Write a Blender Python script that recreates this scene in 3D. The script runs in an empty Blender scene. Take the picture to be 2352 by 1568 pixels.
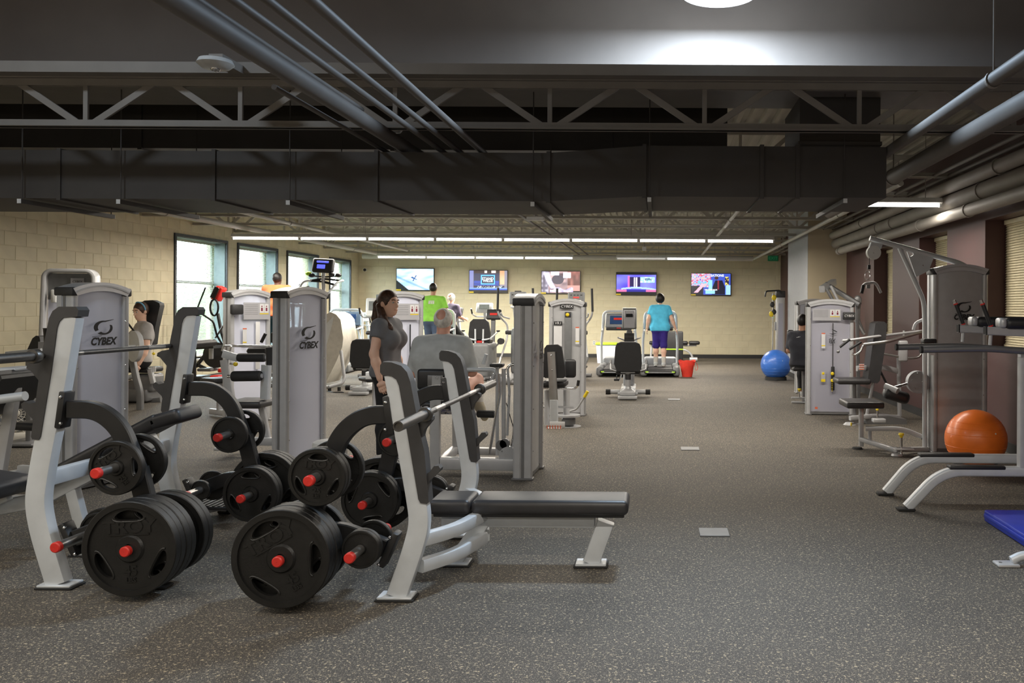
import bpy, bmesh, math, random
import numpy as np
from mathutils import Vector, Matrix

SC = bpy.context.scene
COL = SC.collection
random.seed(7)
PI = math.pi

# ---------------------------------------------------------------- camera
F, U0, V0, H, ROLL = 1900.0, 1512.0, 708.0, 1.516, 0.006
cam_data = bpy.data.cameras.new('camera')
cam_data.sensor_width = 36.0
cam_data.lens = 36.0 * F / 2352.0
cam_data.shift_x = (1176.0 - U0) / 2352.0
cam_data.shift_y = (V0 - 784.0) / 2352.0
cam_data.clip_end = 200
cam = bpy.data.objects.new('camera', cam_data)
COL.objects.link(cam)
cr, sr = math.cos(ROLL), math.sin(ROLL)
cam.matrix_world = Matrix(((cr, -sr, 0, 0), (0, 0, -1, 0), (sr, cr, 0, H), (0, 0, 0, 1)))
SC.camera = cam


def P(u, v, d):
    """world point at depth d that the photograph shows at pixel (u, v)"""
    a, b = u - U0, v - V0
    a, b = a * cr + b * sr, -a * sr + b * cr
    return Vector((a * d / F, d, H - b * d / F))


def PX(u, d):
    return (u - U0) * d / F


# ---------------------------------------------------------------- colour management, world
SC.view_settings.view_transform = 'Standard'
SC.view_settings.look = 'None'
SC.view_settings.gamma = 1.0
SC.view_settings.use_curve_mapping = False
SC.view_settings.exposure = 0.0
world = bpy.data.worlds.new('sky')
SC.world = world
world.use_nodes = True
bg = world.node_tree.nodes['Background']
bg.inputs['Color'].default_value = (0.80, 0.95, 1.0, 1)
bg.inputs['Strength'].default_value = 26.0

# ---------------------------------------------------------------- lamps' light (fixtures are built further down at the same places)
TUBE_COL = (1.0, 0.92, 0.80)
DAY_COL = (0.62, 0.80, 1.0)


def area_light(name, loc, sx, sy, power, color, disk=False, spread=PI):
    ld = bpy.data.lights.new(name, 'AREA')
    ld.shape = 'DISK' if disk else 'RECTANGLE'
    ld.size = sx
    ld.size_y = sy
    ld.energy = power
    ld.color = color
    ld.spread = spread
    o = bpy.data.objects.new(name, ld)
    o.location = loc
    COL.objects.link(o)
    return o


# rows of pendant fluorescent tubes: (list of segment centre x, y, z)
LZ = 2.80
ROW1 = [(-7.36 + 1.27 * i, 15.5 + 0.0 * i) for i in range(8)]
ROW2 = [(-6.55 + 1.25 * i, 21.1) for i in range(4)] + [(0.85, 21.1)]
ROW2_DIM = [(-0.45, 21.1)]
NEAR_ROWS = [(x, y) for y in (-1.2, 2.3) for x in (-7.9, -6.65, -4.1, -2.85, -0.3, 0.95, 2.2)]
for (x, y) in ROW1:
    area_light('tube_light', (x, y, LZ - 0.052), 1.18, 0.05, 50, TUBE_COL)
for (x, y) in ROW2:
    area_light('tube_light', (x, y, LZ - 0.052), 1.16, 0.05, 190, TUBE_COL)
for (x, y) in NEAR_ROWS:
    area_light('tube_light', (x, y, LZ - 0.052), 1.16, 0.05, 27, TUBE_COL)
ROW0 = [(-6.11 + 1.27 * i, 10.0) for i in range(8)]
for (x, y) in ROW0:
    area_light('tube_light', (x, y, LZ - 0.052), 1.18, 0.05, 30 if x < 1.0 else 40, TUBE_COL)
DAYLAMP = (0.46, 6.45, 3.985)
area_light('daylight_lamp_light', (DAYLAMP[0], DAYLAMP[1], DAYLAMP[2] - 0.020), 0.5, 0.5, 210, DAY_COL, disk=True)
area_light('daylight_lamp_light', (-4.4, 4.2, 4.59), 0.5, 0.5, 45, (0.74, 0.87, 1.0), disk=True)


# ---------------------------------------------------------------- mesh helpers
def orth(d, up=(0, 0, 1)):
    d = Vector(d).normalized()
    up = Vector(up)
    if abs(d.dot(up)) > 0.99:
        up = Vector((0, 1, 0)) if abs(d.y) < 0.9 else Vector((1, 0, 0))
    s = d.cross(up).normalized()
    u = s.cross(d).normalized()
    return d, s, u


def fillet(pts, r, n=5):
    pts = [Vector(p) for p in pts]
    if r <= 0 or len(pts) < 3:
        return pts
    out = [pts[0]]
    for i in range(1, len(pts) - 1):
        a, b, c = pts[i - 1], pts[i], pts[i + 1]
        d1, d2 = (a - b), (c - b)
        l = min(r, d1.length * 0.48, d2.length * 0.48)
        p, q = b + d1.normalized() * l, b + d2.normalized() * l
        for k in range(n + 1):
            t = k / n
            out.append(p * (1 - t) ** 2 + b * 2 * t * (1 - t) + q * t * t)
    out.append(pts[-1])
    return out


def circ(r, n=10):
    return [(r * math.cos(2 * PI * i / n), r * math.sin(2 * PI * i / n)) for i in range(n)]


def rrect(w, h, r, n=3):
    r = min(r, w / 2 - 1e-4, h / 2 - 1e-4)
    o = []
    for cx, cy, a0 in ((w / 2 - r, h / 2 - r, 0), (-w / 2 + r, h / 2 - r, PI / 2), (-w / 2 + r, -h / 2 + r, PI), (w / 2 - r, -h / 2 + r, 1.5 * PI)):
        for k in range(n + 1):
            a = a0 + PI / 2 * k / n
            o.append((cx + r * math.cos(a), cy + r * math.sin(a)))
    return o


_rb = {}


class MB:
    def __init__(s):
        s.v, s.f = [], []

    def add(s, V, Fc, M=None):
        b = len(s.v)
        if M is None:
            s.v += [tuple(p) for p in V]
        else:
            s.v += [tuple(M @ Vector(p)) for p in V]
        s.f += [tuple(i + b for i in f) for f in Fc]
        return s

    def box(s, c, size, rz=0.0, M=None):
        x, y, z = size[0] / 2, size[1] / 2, size[2] / 2
        V = [(i * x, j * y, k * z) for k in (-1, 1) for j in (-1, 1) for i in (-1, 1)]
        Fc = [(0, 2, 3, 1), (4, 5, 7, 6), (0, 1, 5, 4), (2, 6, 7, 3), (0, 4, 6, 2), (1, 3, 7, 5)]
        MM = Matrix.Translation(c) @ Matrix.Rotation(rz, 4, 'Z')
        if M is not None:
            MM = MM @ M
        return s.add(V, Fc, MM)

    def bb(s, x0, x1, y0, y1, z0, z1):
        return s.box(((x0 + x1) / 2, (y0 + y1) / 2, (z0 + z1) / 2), (abs(x1 - x0), abs(y1 - y0), abs(z1 - z0)))

    def rbox(s, c, size, r, seg=2, M=None, rot=None):
        key = (round(size[0], 4), round(size[1], 4), round(size[2], 4), round(r, 4), seg)
        if key not in _rb:
            bm = bmesh.new()
            bmesh.ops.create_cube(bm, size=1.0)
            for v in bm.verts:
                v.co = Vector((v.co.x * size[0], v.co.y * size[1], v.co.z * size[2]))
            bmesh.ops.bevel(bm, geom=bm.edges[:], offset=min(r, min(size) * 0.49), segments=seg, profile=0.5, affect='EDGES')
            bm.verts.index_update()
            _rb[key] = ([tuple(v.co) for v in bm.verts], [tuple(v.index for v in f.verts) for f in bm.faces])
            bm.free()
        MM = Matrix.Translation(c)
        if rot is not None:
            MM = MM @ rot
        if M is not None:
            MM = M @ MM
        return s.add(_rb[key][0], _rb[key][1], MM)

    def sweep(s, path, sec, up=(0, 0, 1), cap=True, scale=None):
        path = [Vector(p) for p in path]
        n, m = len(path), len(sec)
        V, Fc = [], []
        prev = None
        for i, p in enumerate(path):
            if i == 0:
                d = path[1] - p
            elif i == n - 1:
                d = p - path[i - 1]
            else:
                d = (path[i + 1] - p).normalized() + (p - path[i - 1]).normalized()
            if prev is None:
                d, sd, u = orth(d, up)
            else:
                d = d.normalized()
                sd = d.cross(prev)
                if sd.length < 1e-6:
                    d, sd, u = orth(d, up)
                sd.normalize()
                u = sd.cross(d).normalized()
            prev = u
            sca = 1.0 if scale is None else scale[i]
            # mitre
            V += [tuple(p + sd * (a * sca) + u * (b * sca)) for a, b in sec]
        for i in range(n - 1):
            for j in range(m):
                k = (j + 1) % m
                Fc.append((i * m + j, i * m + k, (i + 1) * m + k, (i + 1) * m + j))
        if cap:
            Fc.append(tuple(range(m - 1, -1, -1)))
            Fc.append(tuple((n - 1) * m + j for j in range(m)))
        return s.add(V, Fc)

    def tube(s, path, r, n=10, fil=0.0, cap=True, up=(0, 0, 1), fn=5):
        return s.sweep(fillet(path, fil, fn), circ(r, n), up, cap)

    def rtube(s, path, w, h, fil=0.0, r=0.012, up=(0, 0, 1), fn=5):
        return s.sweep(fillet(path, fil, fn), rrect(w, h, r, 2), up)

    def cyl(s, p0, p1, r, n=16, r1=None):
        return s.sweep([p0, p1], circ(r, n), scale=None if r1 is None else [1.0, r1 / r])

    def lathe(s, prof, M=None, n=24, a0=0.0, a1=2 * PI):
        full = abs(a1 - a0 - 2 * PI) < 1e-6
        V, Fc = [], []
        k = n if full else n + 1
        for i in range(k):
            a = a0 + (a1 - a0) * i / n
            for r, z in prof:
                V.append((r * math.cos(a), r * math.sin(a), z))
        m = len(prof)
        for i in range(n):
            j = (i + 1) % k
            for q in range(m - 1):
                f = [i * m + q, j * m + q, j * m + q + 1, i * m + q + 1]
                Fc.append(tuple(f))
        return s.add(V, Fc, M)

    def prism(s, outline, t0, t1, plane='xz', M=None):
        def pt(a, b, t):
            return {'xz': (a, t, b), 'xy': (a, b, t), 'yz': (t, a, b)}[plane]
        n = len(outline)
        V = [pt(a, b, t0) for a, b in outline] + [pt(a, b, t1) for a, b in outline]
        Fc = [tuple(range(n)), tuple(range(2 * n - 1, n - 1, -1))]
        Fc += [(i, (i + 1) % n + 0, n + (i + 1) % n, n + i) for i in range(n)]
        return s.add(V, Fc, M)

    def sphere(s, c, r, sc=(1, 1, 1), nu=16, nv=10, M=None):
        prof = [(max(1e-5, r * math.sin(PI * i / nv)), -r * math.cos(PI * i / nv)) for i in range(nv + 1)]
        MM = Matrix.Translation(c)
        if M is not None:
            MM = MM @ M
        return s.lathe(prof, MM @ Matrix.Diagonal((sc[0], sc[1], sc[2], 1)), nu)

    def mesh(s, name, mat, ang=38):
        me = bpy.data.meshes.new(name)
        me.from_pydata(s.v, [], s.f)
        bm = bmesh.new()
        bm.from_mesh(me)
        bmesh.ops.recalc_face_normals(bm, faces=bm.faces[:])
        bm.to_mesh(me)
        bm.free()
        me.polygons.foreach_set('use_smooth', [True] * len(me.polygons))
        me.set_sharp_from_angle(angle=math.radians(ang))
        if mat is not None:
            me.materials.append(MAT[mat] if isinstance(mat, str) else mat)
        return me

    def build(s, name, mat, parent=None, label=None, cat=None, group=None, kind=None, ang=38):
        return link(name, s.mesh(name, mat, ang), parent, label, cat, group, kind)


def tag(o, label=None, cat=None, group=None, kind=None):
    if label:
        o['label'] = label
    if cat:
        o['category'] = cat
    if group:
        o['group'] = group
    if kind:
        o['kind'] = kind
    return o


def link(name, data, parent=None, label=None, cat=None, group=None, kind=None):
    o = bpy.data.objects.new(name, data)
    COL.objects.link(o)
    if parent is not None:
        o.parent = parent
    return tag(o, label, cat, group, kind)


def thing(name, label, cat, loc=(0, 0, 0), rz=0.0, group=None):
    o = bpy.data.objects.new(name, None)
    o.empty_display_size = 0.1
    COL.objects.link(o)
    o.location = loc
    o.rotation_euler = (0, 0, rz)
    return tag(o, label, cat, group)


def copy_tree(o, parent=None, loc=None, rz=None, label=None):
    c = o.copy()
    COL.objects.link(c)
    c.parent = parent
    if loc is not None:
        c.location = loc
    if rz is not None:
        c.rotation_euler = (0, 0, rz)
    if label:
        c['label'] = label
    for ch in list(o.children):
        copy_tree(ch, c)
    return c


def rebase(root, base):
    """parts were laid out in room coordinates: move the thing's origin to its base"""
    b = Vector(base)
    root.location = b
    for ch in root.children:
        ch.location = Vector(ch.location) - b
    return root


_tm = {}


def text_mb(body, size, depth=0.002, shear=0.0, M=None, mb=None, bold=0.0, sx=1.0):
    """text as a mesh centred on its origin in the local xy plane"""
    key = (body, size, depth, shear, bold, sx)
    if key not in _tm:
        cu = bpy.data.curves.new('text', 'FONT')
        cu.body = body
        cu.size = size
        cu.extrude = depth / 2
        cu.shear = shear
        cu.offset = bold
        cu.align_x = 'CENTER'
        cu.align_y = 'CENTER'
        cu.resolution_u = 3
        ob = bpy.data.objects.new('text', cu)
        COL.objects.link(ob)
        dg = bpy.context.evaluated_depsgraph_get()
        me = bpy.data.meshes.new_from_object(ob.evaluated_get(dg))
        _tm[key] = ([(v.co.x * sx, v.co.y, v.co.z) for v in me.vertices], [tuple(p.vertices) for p in me.polygons])
        bpy.data.objects.remove(ob)
        bpy.data.curves.remove(cu)
        bpy.data.meshes.remove(me)
    mb = mb or MB()
    mb.add(_tm[key][0], _tm[key][1], M)
    return mb


FACE_CAM = Matrix.Rotation(PI / 2, 4, 'X')      # local xy -> world xz, normal to -Y

# ---------------------------------------------------------------- materials
MAT = {}


def new_mat(name):
    m = bpy.data.materials.new(name)
    m.use_nodes = True
    nt = m.node_tree
    b = nt.nodes['Principled BSDF']
    MAT[name] = m
    return m, nt, b


def pmat(name, col, rough=0.5, metal=0.0, var=0.06, scale=14.0, bump=0.0, bscale=120.0, spec=None, coat=0.0, emit=None, estr=0.0, dirt=None):
    m, nt, b = new_mat(name)
    N, L = nt.nodes, nt.links
    tc = N.new('ShaderNodeTexCoord')
    nz = N.new('ShaderNodeTexNoise')
    nz.inputs['Scale'].default_value = scale
    nz.inputs['Detail'].default_value = 3
    L.new(tc.outputs['Object'], nz.inputs['Vector'])
    rp = N.new('ShaderNodeValToRGB')
    c0 = [max(0, c * (1 - var)) for c in col]
    c1 = [min(1, c * (1 + var)) for c in col]
    rp.color_ramp.elements[0].color = (*c0, 1)
    rp.color_ramp.elements[1].color = (*c1, 1)
    rp.color_ramp.elements[0].position = 0.35
    rp.color_ramp.elements[1].position = 0.65
    L.new(nz.outputs['Fac'], rp.inputs['Fac'])
    L.new(rp.outputs['Color'], b.inputs['Base Color'])
    b.inputs['Roughness'].default_value = rough
    b.inputs['Metallic'].default_value = metal
    if spec is not None:
        b.inputs['Specular IOR Level'].default_value = spec
    if coat:
        b.inputs['Coat Weight'].default_value = coat
        b.inputs['Coat Roughness'].default_value = 0.15
    if bump:
        bz = N.new('ShaderNodeTexNoise')
        bz.inputs['Scale'].default_value = bscale
        bz.inputs['Detail'].default_value = 2
        L.new(tc.outputs['Object'], bz.inputs['Vector'])
        bp = N.new('ShaderNodeBump')
        bp.inputs['Strength'].default_value = bump
        bp.inputs['Distance'].default_value = 0.004
        L.new(bz.outputs['Fac'], bp.inputs['Height'])
        L.new(bp.outputs['Normal'], b.inputs['Normal'])
    if emit:
        b.inputs['Emission Color'].default_value = (*emit, 1)
        b.inputs['Emission Strength'].default_value = estr
    return m


pmat('silver', (0.50, 0.505, 0.52), 0.36, 0.22, 0.03, coat=0.25)
pmat('silver_light', (0.60, 0.63, 0.66), 0.42, 0.15, 0.03, coat=0.2)
pmat('silver_dark', (0.22, 0.22, 0.225), 0.38, 0.45, 0.04)
pmat('alu_cap', (0.66, 0.67, 0.70), 0.28, 0.5, 0.03)
pmat('chrome', (0.80, 0.80, 0.82), 0.12, 1.0, 0.02)
pmat('steel', (0.45, 0.44, 0.43), 0.30, 0.9, 0.05)
pmat('bar_steel', (0.14, 0.135, 0.13), 0.38, 0.85, 0.10, scale=60)
pmat('vinyl', (0.020, 0.020, 0.022), 0.42, 0.0, 0.10, bump=0.12, bscale=350)
pmat('vinyl_top', (0.035, 0.034, 0.036), 0.38, 0.0, 0.08, bump=0.10, bscale=350)
pmat('black_paint', (0.016, 0.016, 0.017), 0.40, 0.0, 0.1)
pmat('black_plastic', (0.028, 0.028, 0.030), 0.48, 0.0, 0.08, bump=0.08, bscale=500)
pmat('wear_guard', (0.040, 0.039, 0.040), 0.55, 0.0, 0.08, bump=0.12, bscale=400)
pmat('plate_rubber', (0.009, 0.0088, 0.0085), 0.44, 0.0, 0.25, scale=9, bump=0.15, bscale=160)
pmat('foam', (0.022, 0.022, 0.023), 0.70, 0.0, 0.1, bump=0.2, bscale=300)
pmat('rubber_foot', (0.02, 0.02, 0.02), 0.8)
pmat('red_cap', (0.62, 0.030, 0.022), 0.42, 0.0, 0.08)
pmat('red_plastic', (0.60, 0.025, 0.02), 0.35)
pmat('red_fabric', (0.75, 0.045, 0.025), 0.8, 0.0, 0.12, scale=8, bump=0.3, bscale=40)
pmat('yellow', (0.80, 0.60, 0.02), 0.4)
pmat('lime', (0.42, 0.75, 0.03), 0.5)
pmat('white_plastic', (0.74, 0.75, 0.74), 0.4, 0.0, 0.03)
pmat('cream_plastic', (0.66, 0.62, 0.54), 0.45)
pmat('grey_plastic', (0.33, 0.34, 0.36), 0.45)
pmat('mid_grey', (0.17, 0.175, 0.18), 0.5)
pmat('blue_grey', (0.16, 0.22, 0.30), 0.4)
pmat('blue_panel', (0.03, 0.08, 0.22), 0.35)
pmat('sign_white', (0.72, 0.72, 0.73), 0.5, var=0.02)
pmat('sign_grey', (0.42, 0.42, 0.45), 0.5, var=0.02)
pmat('sign_red', (0.70, 0.16, 0.08), 0.5)
pmat('ink', (0.012, 0.012, 0.014), 0.5)
pmat('orange_ball', (0.98, 0.21, 0.025), 0.36, 0.0, 0.04, coat=0.15)
pmat('blue_ball', (0.045, 0.17, 0.62), 0.34, 0.0, 0.04, coat=0.15)
pmat('grey_ball', (0.36, 0.36, 0.35), 0.33, 0.0, 0.04, coat=0.2)
pmat('blue_mat', (0.010, 0.035, 0.42), 0.42, 0.0, 0.05, bump=0.08, bscale=250)
pmat('wall_block', (0.61, 0.55, 0.385), 0.62, 0.0, 0.05, scale=3.0, bump=0.25, bscale=260)
pmat('mortar', (0.59, 0.53, 0.37), 0.8, 0.0, 0.05)
pmat('beige_paint', (0.50, 0.43, 0.30), 0.6, 0.0, 0.03, scale=2, bump=0.1, bscale=260)
pmat('red_paint', (0.068, 0.029, 0.028), 0.5, 0.0, 0.05, scale=2, bump=0.08, bscale=200)
pmat('bluelit_grey', (0.30, 0.31, 0.33), 0.6, 0.0, 0.03)
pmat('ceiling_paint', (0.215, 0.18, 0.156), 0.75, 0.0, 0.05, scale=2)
pmat('deck_paint', (0.44, 0.425, 0.37), 0.7, 0.0, 0.05, scale=2)
pmat('joist_paint', (0.40, 0.38, 0.33), 0.6, 0.0, 0.05, scale=5)
pmat('steel_paint', (0.25, 0.225, 0.20), 0.6, 0.0, 0.05, scale=5)
pmat('duct_paint', (0.058, 0.051, 0.046), 0.65, 0.0, 0.08, scale=3)
pmat('pipe_wrap', (0.30, 0.275, 0.245), 0.6, 0.0, 0.05, scale=4)
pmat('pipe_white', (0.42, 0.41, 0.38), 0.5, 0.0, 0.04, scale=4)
pmat('pipe_shaded', (0.135, 0.12, 0.108), 0.6, 0.0, 0.05, scale=4)  # pipe colour darkened to stand in for the unlit near ceiling
pmat('baseboard_rubber', (0.022, 0.022, 0.023), 0.55)
pmat('window_trim', (0.035, 0.042, 0.052), 0.45)
pmat('reveal_paint', (0.20, 0.245, 0.245), 0.6)
pmat('sill', (0.50, 0.49, 0.46), 0.5)
pmat('blind_tan', (0.62, 0.55, 0.37), 0.5)
pmat('fixture_white', (0.62, 0.62, 0.61), 0.45)
pmat('lawn', (0.10, 0.20, 0.05), 0.9, 0.0, 0.4, scale=3)
pmat('hedge', (0.05, 0.13, 0.04), 0.9, 0.0, 0.5, scale=12, bump=0.8, bscale=14)
pmat('tube_glow', (0.9, 0.9, 0.9), 0.4, emit=(1.0, 0.96, 0.92), estr=9.0)
pmat('day_glow', (0.9, 0.9, 0.9), 0.4, emit=(0.85, 0.93, 1.0), estr=9.0)
pmat('tube_off', (0.62, 0.62, 0.60), 0.3, emit=(1.0, 0.96, 0.92), estr=0.35)
pmat('screen_blue', (0.02, 0.02, 0.1), 0.3, emit=(0.10, 0.12, 1.0), estr=1.6)
pmat('screen_dark', (0.015, 0.017, 0.02), 0.2)
pmat('screen_grey', (0.20, 0.22, 0.22), 0.3)
pmat('led_red', (0.25, 0.01, 0.01), 0.3, emit=(1.0, 0.05, 0.03), estr=0.5)
pmat('led_green', (0.05, 0.3, 0.1), 0.3, emit=(0.2, 1.0, 0.4), estr=0.4)
pmat('exit_green', (0.02, 0.12, 0.06), 0.4, emit=(0.05, 0.8, 0.3), estr=0.02)
pmat('exit_letter', (0.05, 0.35, 0.15), 0.4, emit=(0.1, 0.9, 0.4), estr=0.06)
pmat('bezel', (0.010, 0.010, 0.011), 0.25)
pmat('stack_steel', (0.055, 0.06, 0.11), 0.5, 0.0, 0.2, scale=30)
pmat('belt', (0.030, 0.030, 0.032), 0.6, bump=0.1)
pmat('bucket', (0.75, 0.75, 0.73), 0.4)
pmat('skin', (0.80, 0.50, 0.37), 0.5, 0.0, 0.06, scale=9)
pmat('skin_tan', (0.46, 0.235, 0.145), 0.5, 0.0, 0.06, scale=9)
pmat('skin_dark', (0.10, 0.05, 0.032), 0.5)
pmat('skin_red', (0.72, 0.37, 0.27), 0.5, 0.0, 0.08, scale=9)
pmat('hair_brown', (0.060, 0.028, 0.016), 0.5, 0.0, 0.5, scale=40, bump=0.5, bscale=90)
pmat('hair_black', (0.010, 0.008, 0.008), 0.5, 0.0, 0.3, scale=40, bump=0.4, bscale=90)
pmat('hair_grey', (0.72, 0.68, 0.62), 0.6, 0.0, 0.2, scale=30, bump=0.4, bscale=120)
pmat('hair_fair', (0.62, 0.50, 0.33), 0.6, 0.0, 0.2, scale=30, bump=0.4, bscale=120)
for nm, c in (('cl_charcoal', (0.155, 0.158, 0.17)), ('cl_grey', (0.50, 0.52, 0.52)), ('cl_ltgrey', (0.42, 0.40, 0.39)), ('cl_green', (0.27, 0.62, 0.075)),
              ('cl_cyan', (0.11, 0.62, 0.95)), ('cl_navy', (0.035, 0.018, 0.22)), ('cl_orange', (0.90, 0.20, 0.075)), ('cl_black', (0.012, 0.012, 0.014)),
              ('cl_jeans', (0.06, 0.085, 0.14)), ('cl_darkshirt', (0.035, 0.036, 0.048)), ('cl_white', (0.62, 0.60, 0.56)), ('cl_purple', (0.10, 0.08, 0.13)),
              ('cl_shoe', (0.46, 0.41, 0.31)), ('cl_maroon', (0.22, 0.03, 0.06)), ('cl_teal', (0.015, 0.06, 0.08)), ('cl_sole', (0.60, 0.50, 0.30)), ('cl_blueband', (0.20, 0.50, 0.75))):
    pmat(nm, c, 0.85, 0.0, 0.08, scale=12, bump=0.35, bscale=28)


def print_mat():
    m, nt, b = new_mat('cl_print')
    N, L = nt.nodes, nt.links
    tc = N.new('ShaderNodeTexCoord')
    nz = N.new('ShaderNodeTexNoise')
    nz.inputs['Scale'].default_value = 22
    nz.inputs['Detail'].default_value = 2
    nz.inputs['Distortion'].default_value = 1.5
    L.new(tc.outputs['Object'], nz.inputs['Vector'])
    rp = N.new('ShaderNodeValToRGB')
    rp.color_ramp.interpolation = 'CONSTANT'
    els = rp.color_ramp.elements
    els[0].position, els[0].color = 0.0, (0.62, 0.60, 0.55, 1)
    els[1].position, els[1].color = 0.50, (0.05, 0.06, 0.30, 1)
    e2 = els.new(0.56); e2.color = (0.60, 0.58, 0.53, 1)
    e3 = els.new(0.62); e3.color = (0.03, 0.03, 0.035, 1)
    L.new(nz.outputs['Fac'], rp.inputs['Fac'])
    L.new(rp.outputs['Color'], b.inputs['Base Color'])
    b.inputs['Roughness'].default_value = 0.85


print_mat()


def floor_mat():
    m, nt, b = new_mat('rubber_floor')
    N, L = nt.nodes, nt.links
    tc = N.new('ShaderNodeTexCoord')
    big = N.new('ShaderNodeTexNoise'); big.inputs['Scale'].default_value = 1.2; big.inputs['Detail'].default_value = 3
    L.new(tc.outputs['Object'], big.inputs['Vector'])
    base = N.new('ShaderNodeValToRGB')
    base.color_ramp.elements[0].color = (0.046, 0.040, 0.034, 1)
    base.color_ramp.elements[1].color = (0.066, 0.058, 0.049, 1)
    base.color_ramp.elements[0].position, base.color_ramp.elements[1].position = 0.3, 0.7
    L.new(big.outputs['Fac'], base.inputs['Fac'])
    prev = base.outputs['Color']
    for sc, lo, hi, col, seed in ((75, 0.598, 0.66, (0.38, 0.315, 0.215, 1), 0.0), (130, 0.615, 0.68, (0.30, 0.26, 0.205, 1), 5.3), (210, 0.605, 0.68, (0.31, 0.275, 0.22, 1), 11.7), (100, 0.64, 0.70, (0.012, 0.012, 0.012, 1), 23.1)):
        mp = N.new('ShaderNodeMapping'); mp.inputs['Location'].default_value = (seed, seed * 2, seed)
        L.new(tc.outputs['Object'], mp.inputs['Vector'])
        nz = N.new('ShaderNodeTexNoise'); nz.inputs['Scale'].default_value = sc; nz.inputs['Detail'].default_value = 2.0; nz.inputs['Distortion'].default_value = 0.6
        L.new(mp.outputs['Vector'], nz.inputs['Vector'])
        r = N.new('ShaderNodeValToRGB')
        r.color_ramp.elements[0].position, r.color_ramp.elements[1].position = lo, hi
        L.new(nz.outputs['Fac'], r.inputs['Fac'])
        mx = N.new('ShaderNodeMixRGB')
        mx.inputs['Color2'].default_value = col
        L.new(r.outputs['Color'], mx.inputs['Fac'])
        L.new(prev, mx.inputs['Color1'])
        prev = mx.outputs['Color']
    L.new(prev, b.inputs['Base Color'])
    b.inputs['Roughness'].default_value = 0.74
    bn = N.new('ShaderNodeTexNoise'); bn.inputs['Scale'].default_value = 240
    L.new(tc.outputs['Object'], bn.inputs['Vector'])
    bp = N.new('ShaderNodeBump'); bp.inputs['Strength'].default_value = 0.25; bp.inputs['Distance'].default_value = 0.003
    L.new(bn.outputs['Fac'], bp.inputs['Height']); L.new(bp.outputs['Normal'], b.inputs['Normal'])


floor_mat()


def see_through(name, col, alpha, rough):
    """coloured sheet that lets part of the light straight through (window glass, frosted acrylic)"""
    m, nt, b = new_mat(name)
    N, L = nt.nodes, nt.links
    b.inputs['Base Color'].default_value = (*col, 1)
    b.inputs['Roughness'].default_value = rough
    tr = N.new('ShaderNodeBsdfTransparent')
    tr.inputs['Color'].default_value = (0.93, 0.95, 0.97, 1)
    mx = N.new('ShaderNodeMixShader')
    mx.inputs['Fac'].default_value = alpha
    L.new(tr.outputs[0], mx.inputs[1]); L.new(b.outputs[0], mx.inputs[2])
    L.new(mx.outputs[0], N['Material Output'].inputs['Surface'])




def blind_mat(name, col, tr):
    m, nt, b = new_mat(name)
    N, L = nt.nodes, nt.links
    b.inputs['Base Color'].default_value = (*col, 1)
    b.inputs['Roughness'].default_value = 0.5
    t = N.new('ShaderNodeBsdfTranslucent')
    t.inputs['Color'].default_value = (*col, 1)
    mx = N.new('ShaderNodeMixShader')
    mx.inputs['Fac'].default_value = tr
    L.new(b.outputs[0], mx.inputs[1]); L.new(t.outputs[0], mx.inputs[2])
    L.new(mx.outputs[0], N['Material Output'].inputs['Surface'])


blind_mat('blind', (0.70, 0.68, 0.60), 0.45)
see_through('window_glass', (0.5, 0.55, 0.55), 0.12, 0.03)
see_through('acrylic', (0.80, 0.83, 0.98), 0.86, 0.26)
see_through('acrylic_clear', (0.56, 0.56, 0.66), 0.62, 0.3)
see_through('guard_clear', (0.35, 0.35, 0.33), 0.55, 0.15)


def screen_mat():
    m, nt, b = new_mat('tv_picture')
    N, L = nt.nodes, nt.links
    at = N.new('ShaderNodeVertexColor')
    at.layer_name = 'picture'
    b.inputs['Base Color'].default_value = (0.01, 0.01, 0.01, 1)
    b.inputs['Roughness'].default_value = 0.25
    L.new(at.outputs['Color'], b.inputs['Emission Color'])
    b.inputs['Emission Strength'].default_value = 1.45


screen_mat()
# ================================================================ THE ROOM
XL, XR, YB, YF, ZD = -9.2, 3.75, 25.4, -4.0, 3.72


def struct(name, mb, mat, parent=None, label=None):
    o = mb.build(name, mat, parent, label=label)
    o['kind'] = 'structure'
    return o


fl = struct('floor', MB().bb(-9.6, 4.3, YF, 25.8, -0.1, 0.0), 'rubber_floor', label='dark speckled rubber gym floor')
for (u, v) in ((1640, 1222), (1585, 1030), (1548, 917)):
    p = P(u, v, 2880.0 / (v - 708))
    mb = MB().rbox((p.x, p.y, 0.003), (0.20, 0.20, 0.008), 0.003, 1)
    o = mb.build('floor_outlet_cover', 'mid_grey', fl, label='square grey floor outlet cover')

# ---- left wall with window openings
WINS = [(15.75, 17.57), (18.10, 19.90), (20.50, 22.30), (23.15, 24.65)]
WZ0, WZ1 = 0.46, 2.84
mb = MB()
edges = [YF]
for a, b_ in WINS:
    mb.bb(XL - 0.4, XL, edges[-1], a, 0, ZD + 1.0)
    mb.bb(XL - 0.4, XL, a, b_, 0, WZ0)
    mb.bb(XL - 0.4, XL, a, b_, WZ1, ZD + 1.0)
    edges.append(b_)
mb.bb(XL - 0.4, XL, edges[-1], 25.8, 0, ZD + 1.0)
wl = struct('wall_left', mb, 'mortar', label='beige painted concrete block wall with four tall windows')
wb = struct('wall_back', MB().bb(XL, 4.3, YB, YB + 0.4, 0, ZD + 1.0), 'mortar', label='beige painted concrete block wall behind the televisions')
struct('wall_front', MB().bb(-9.6, 4.3, YF - 0.4, YF, 0, 4.8), 'beige_paint', label='beige wall behind the viewer')


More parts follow.
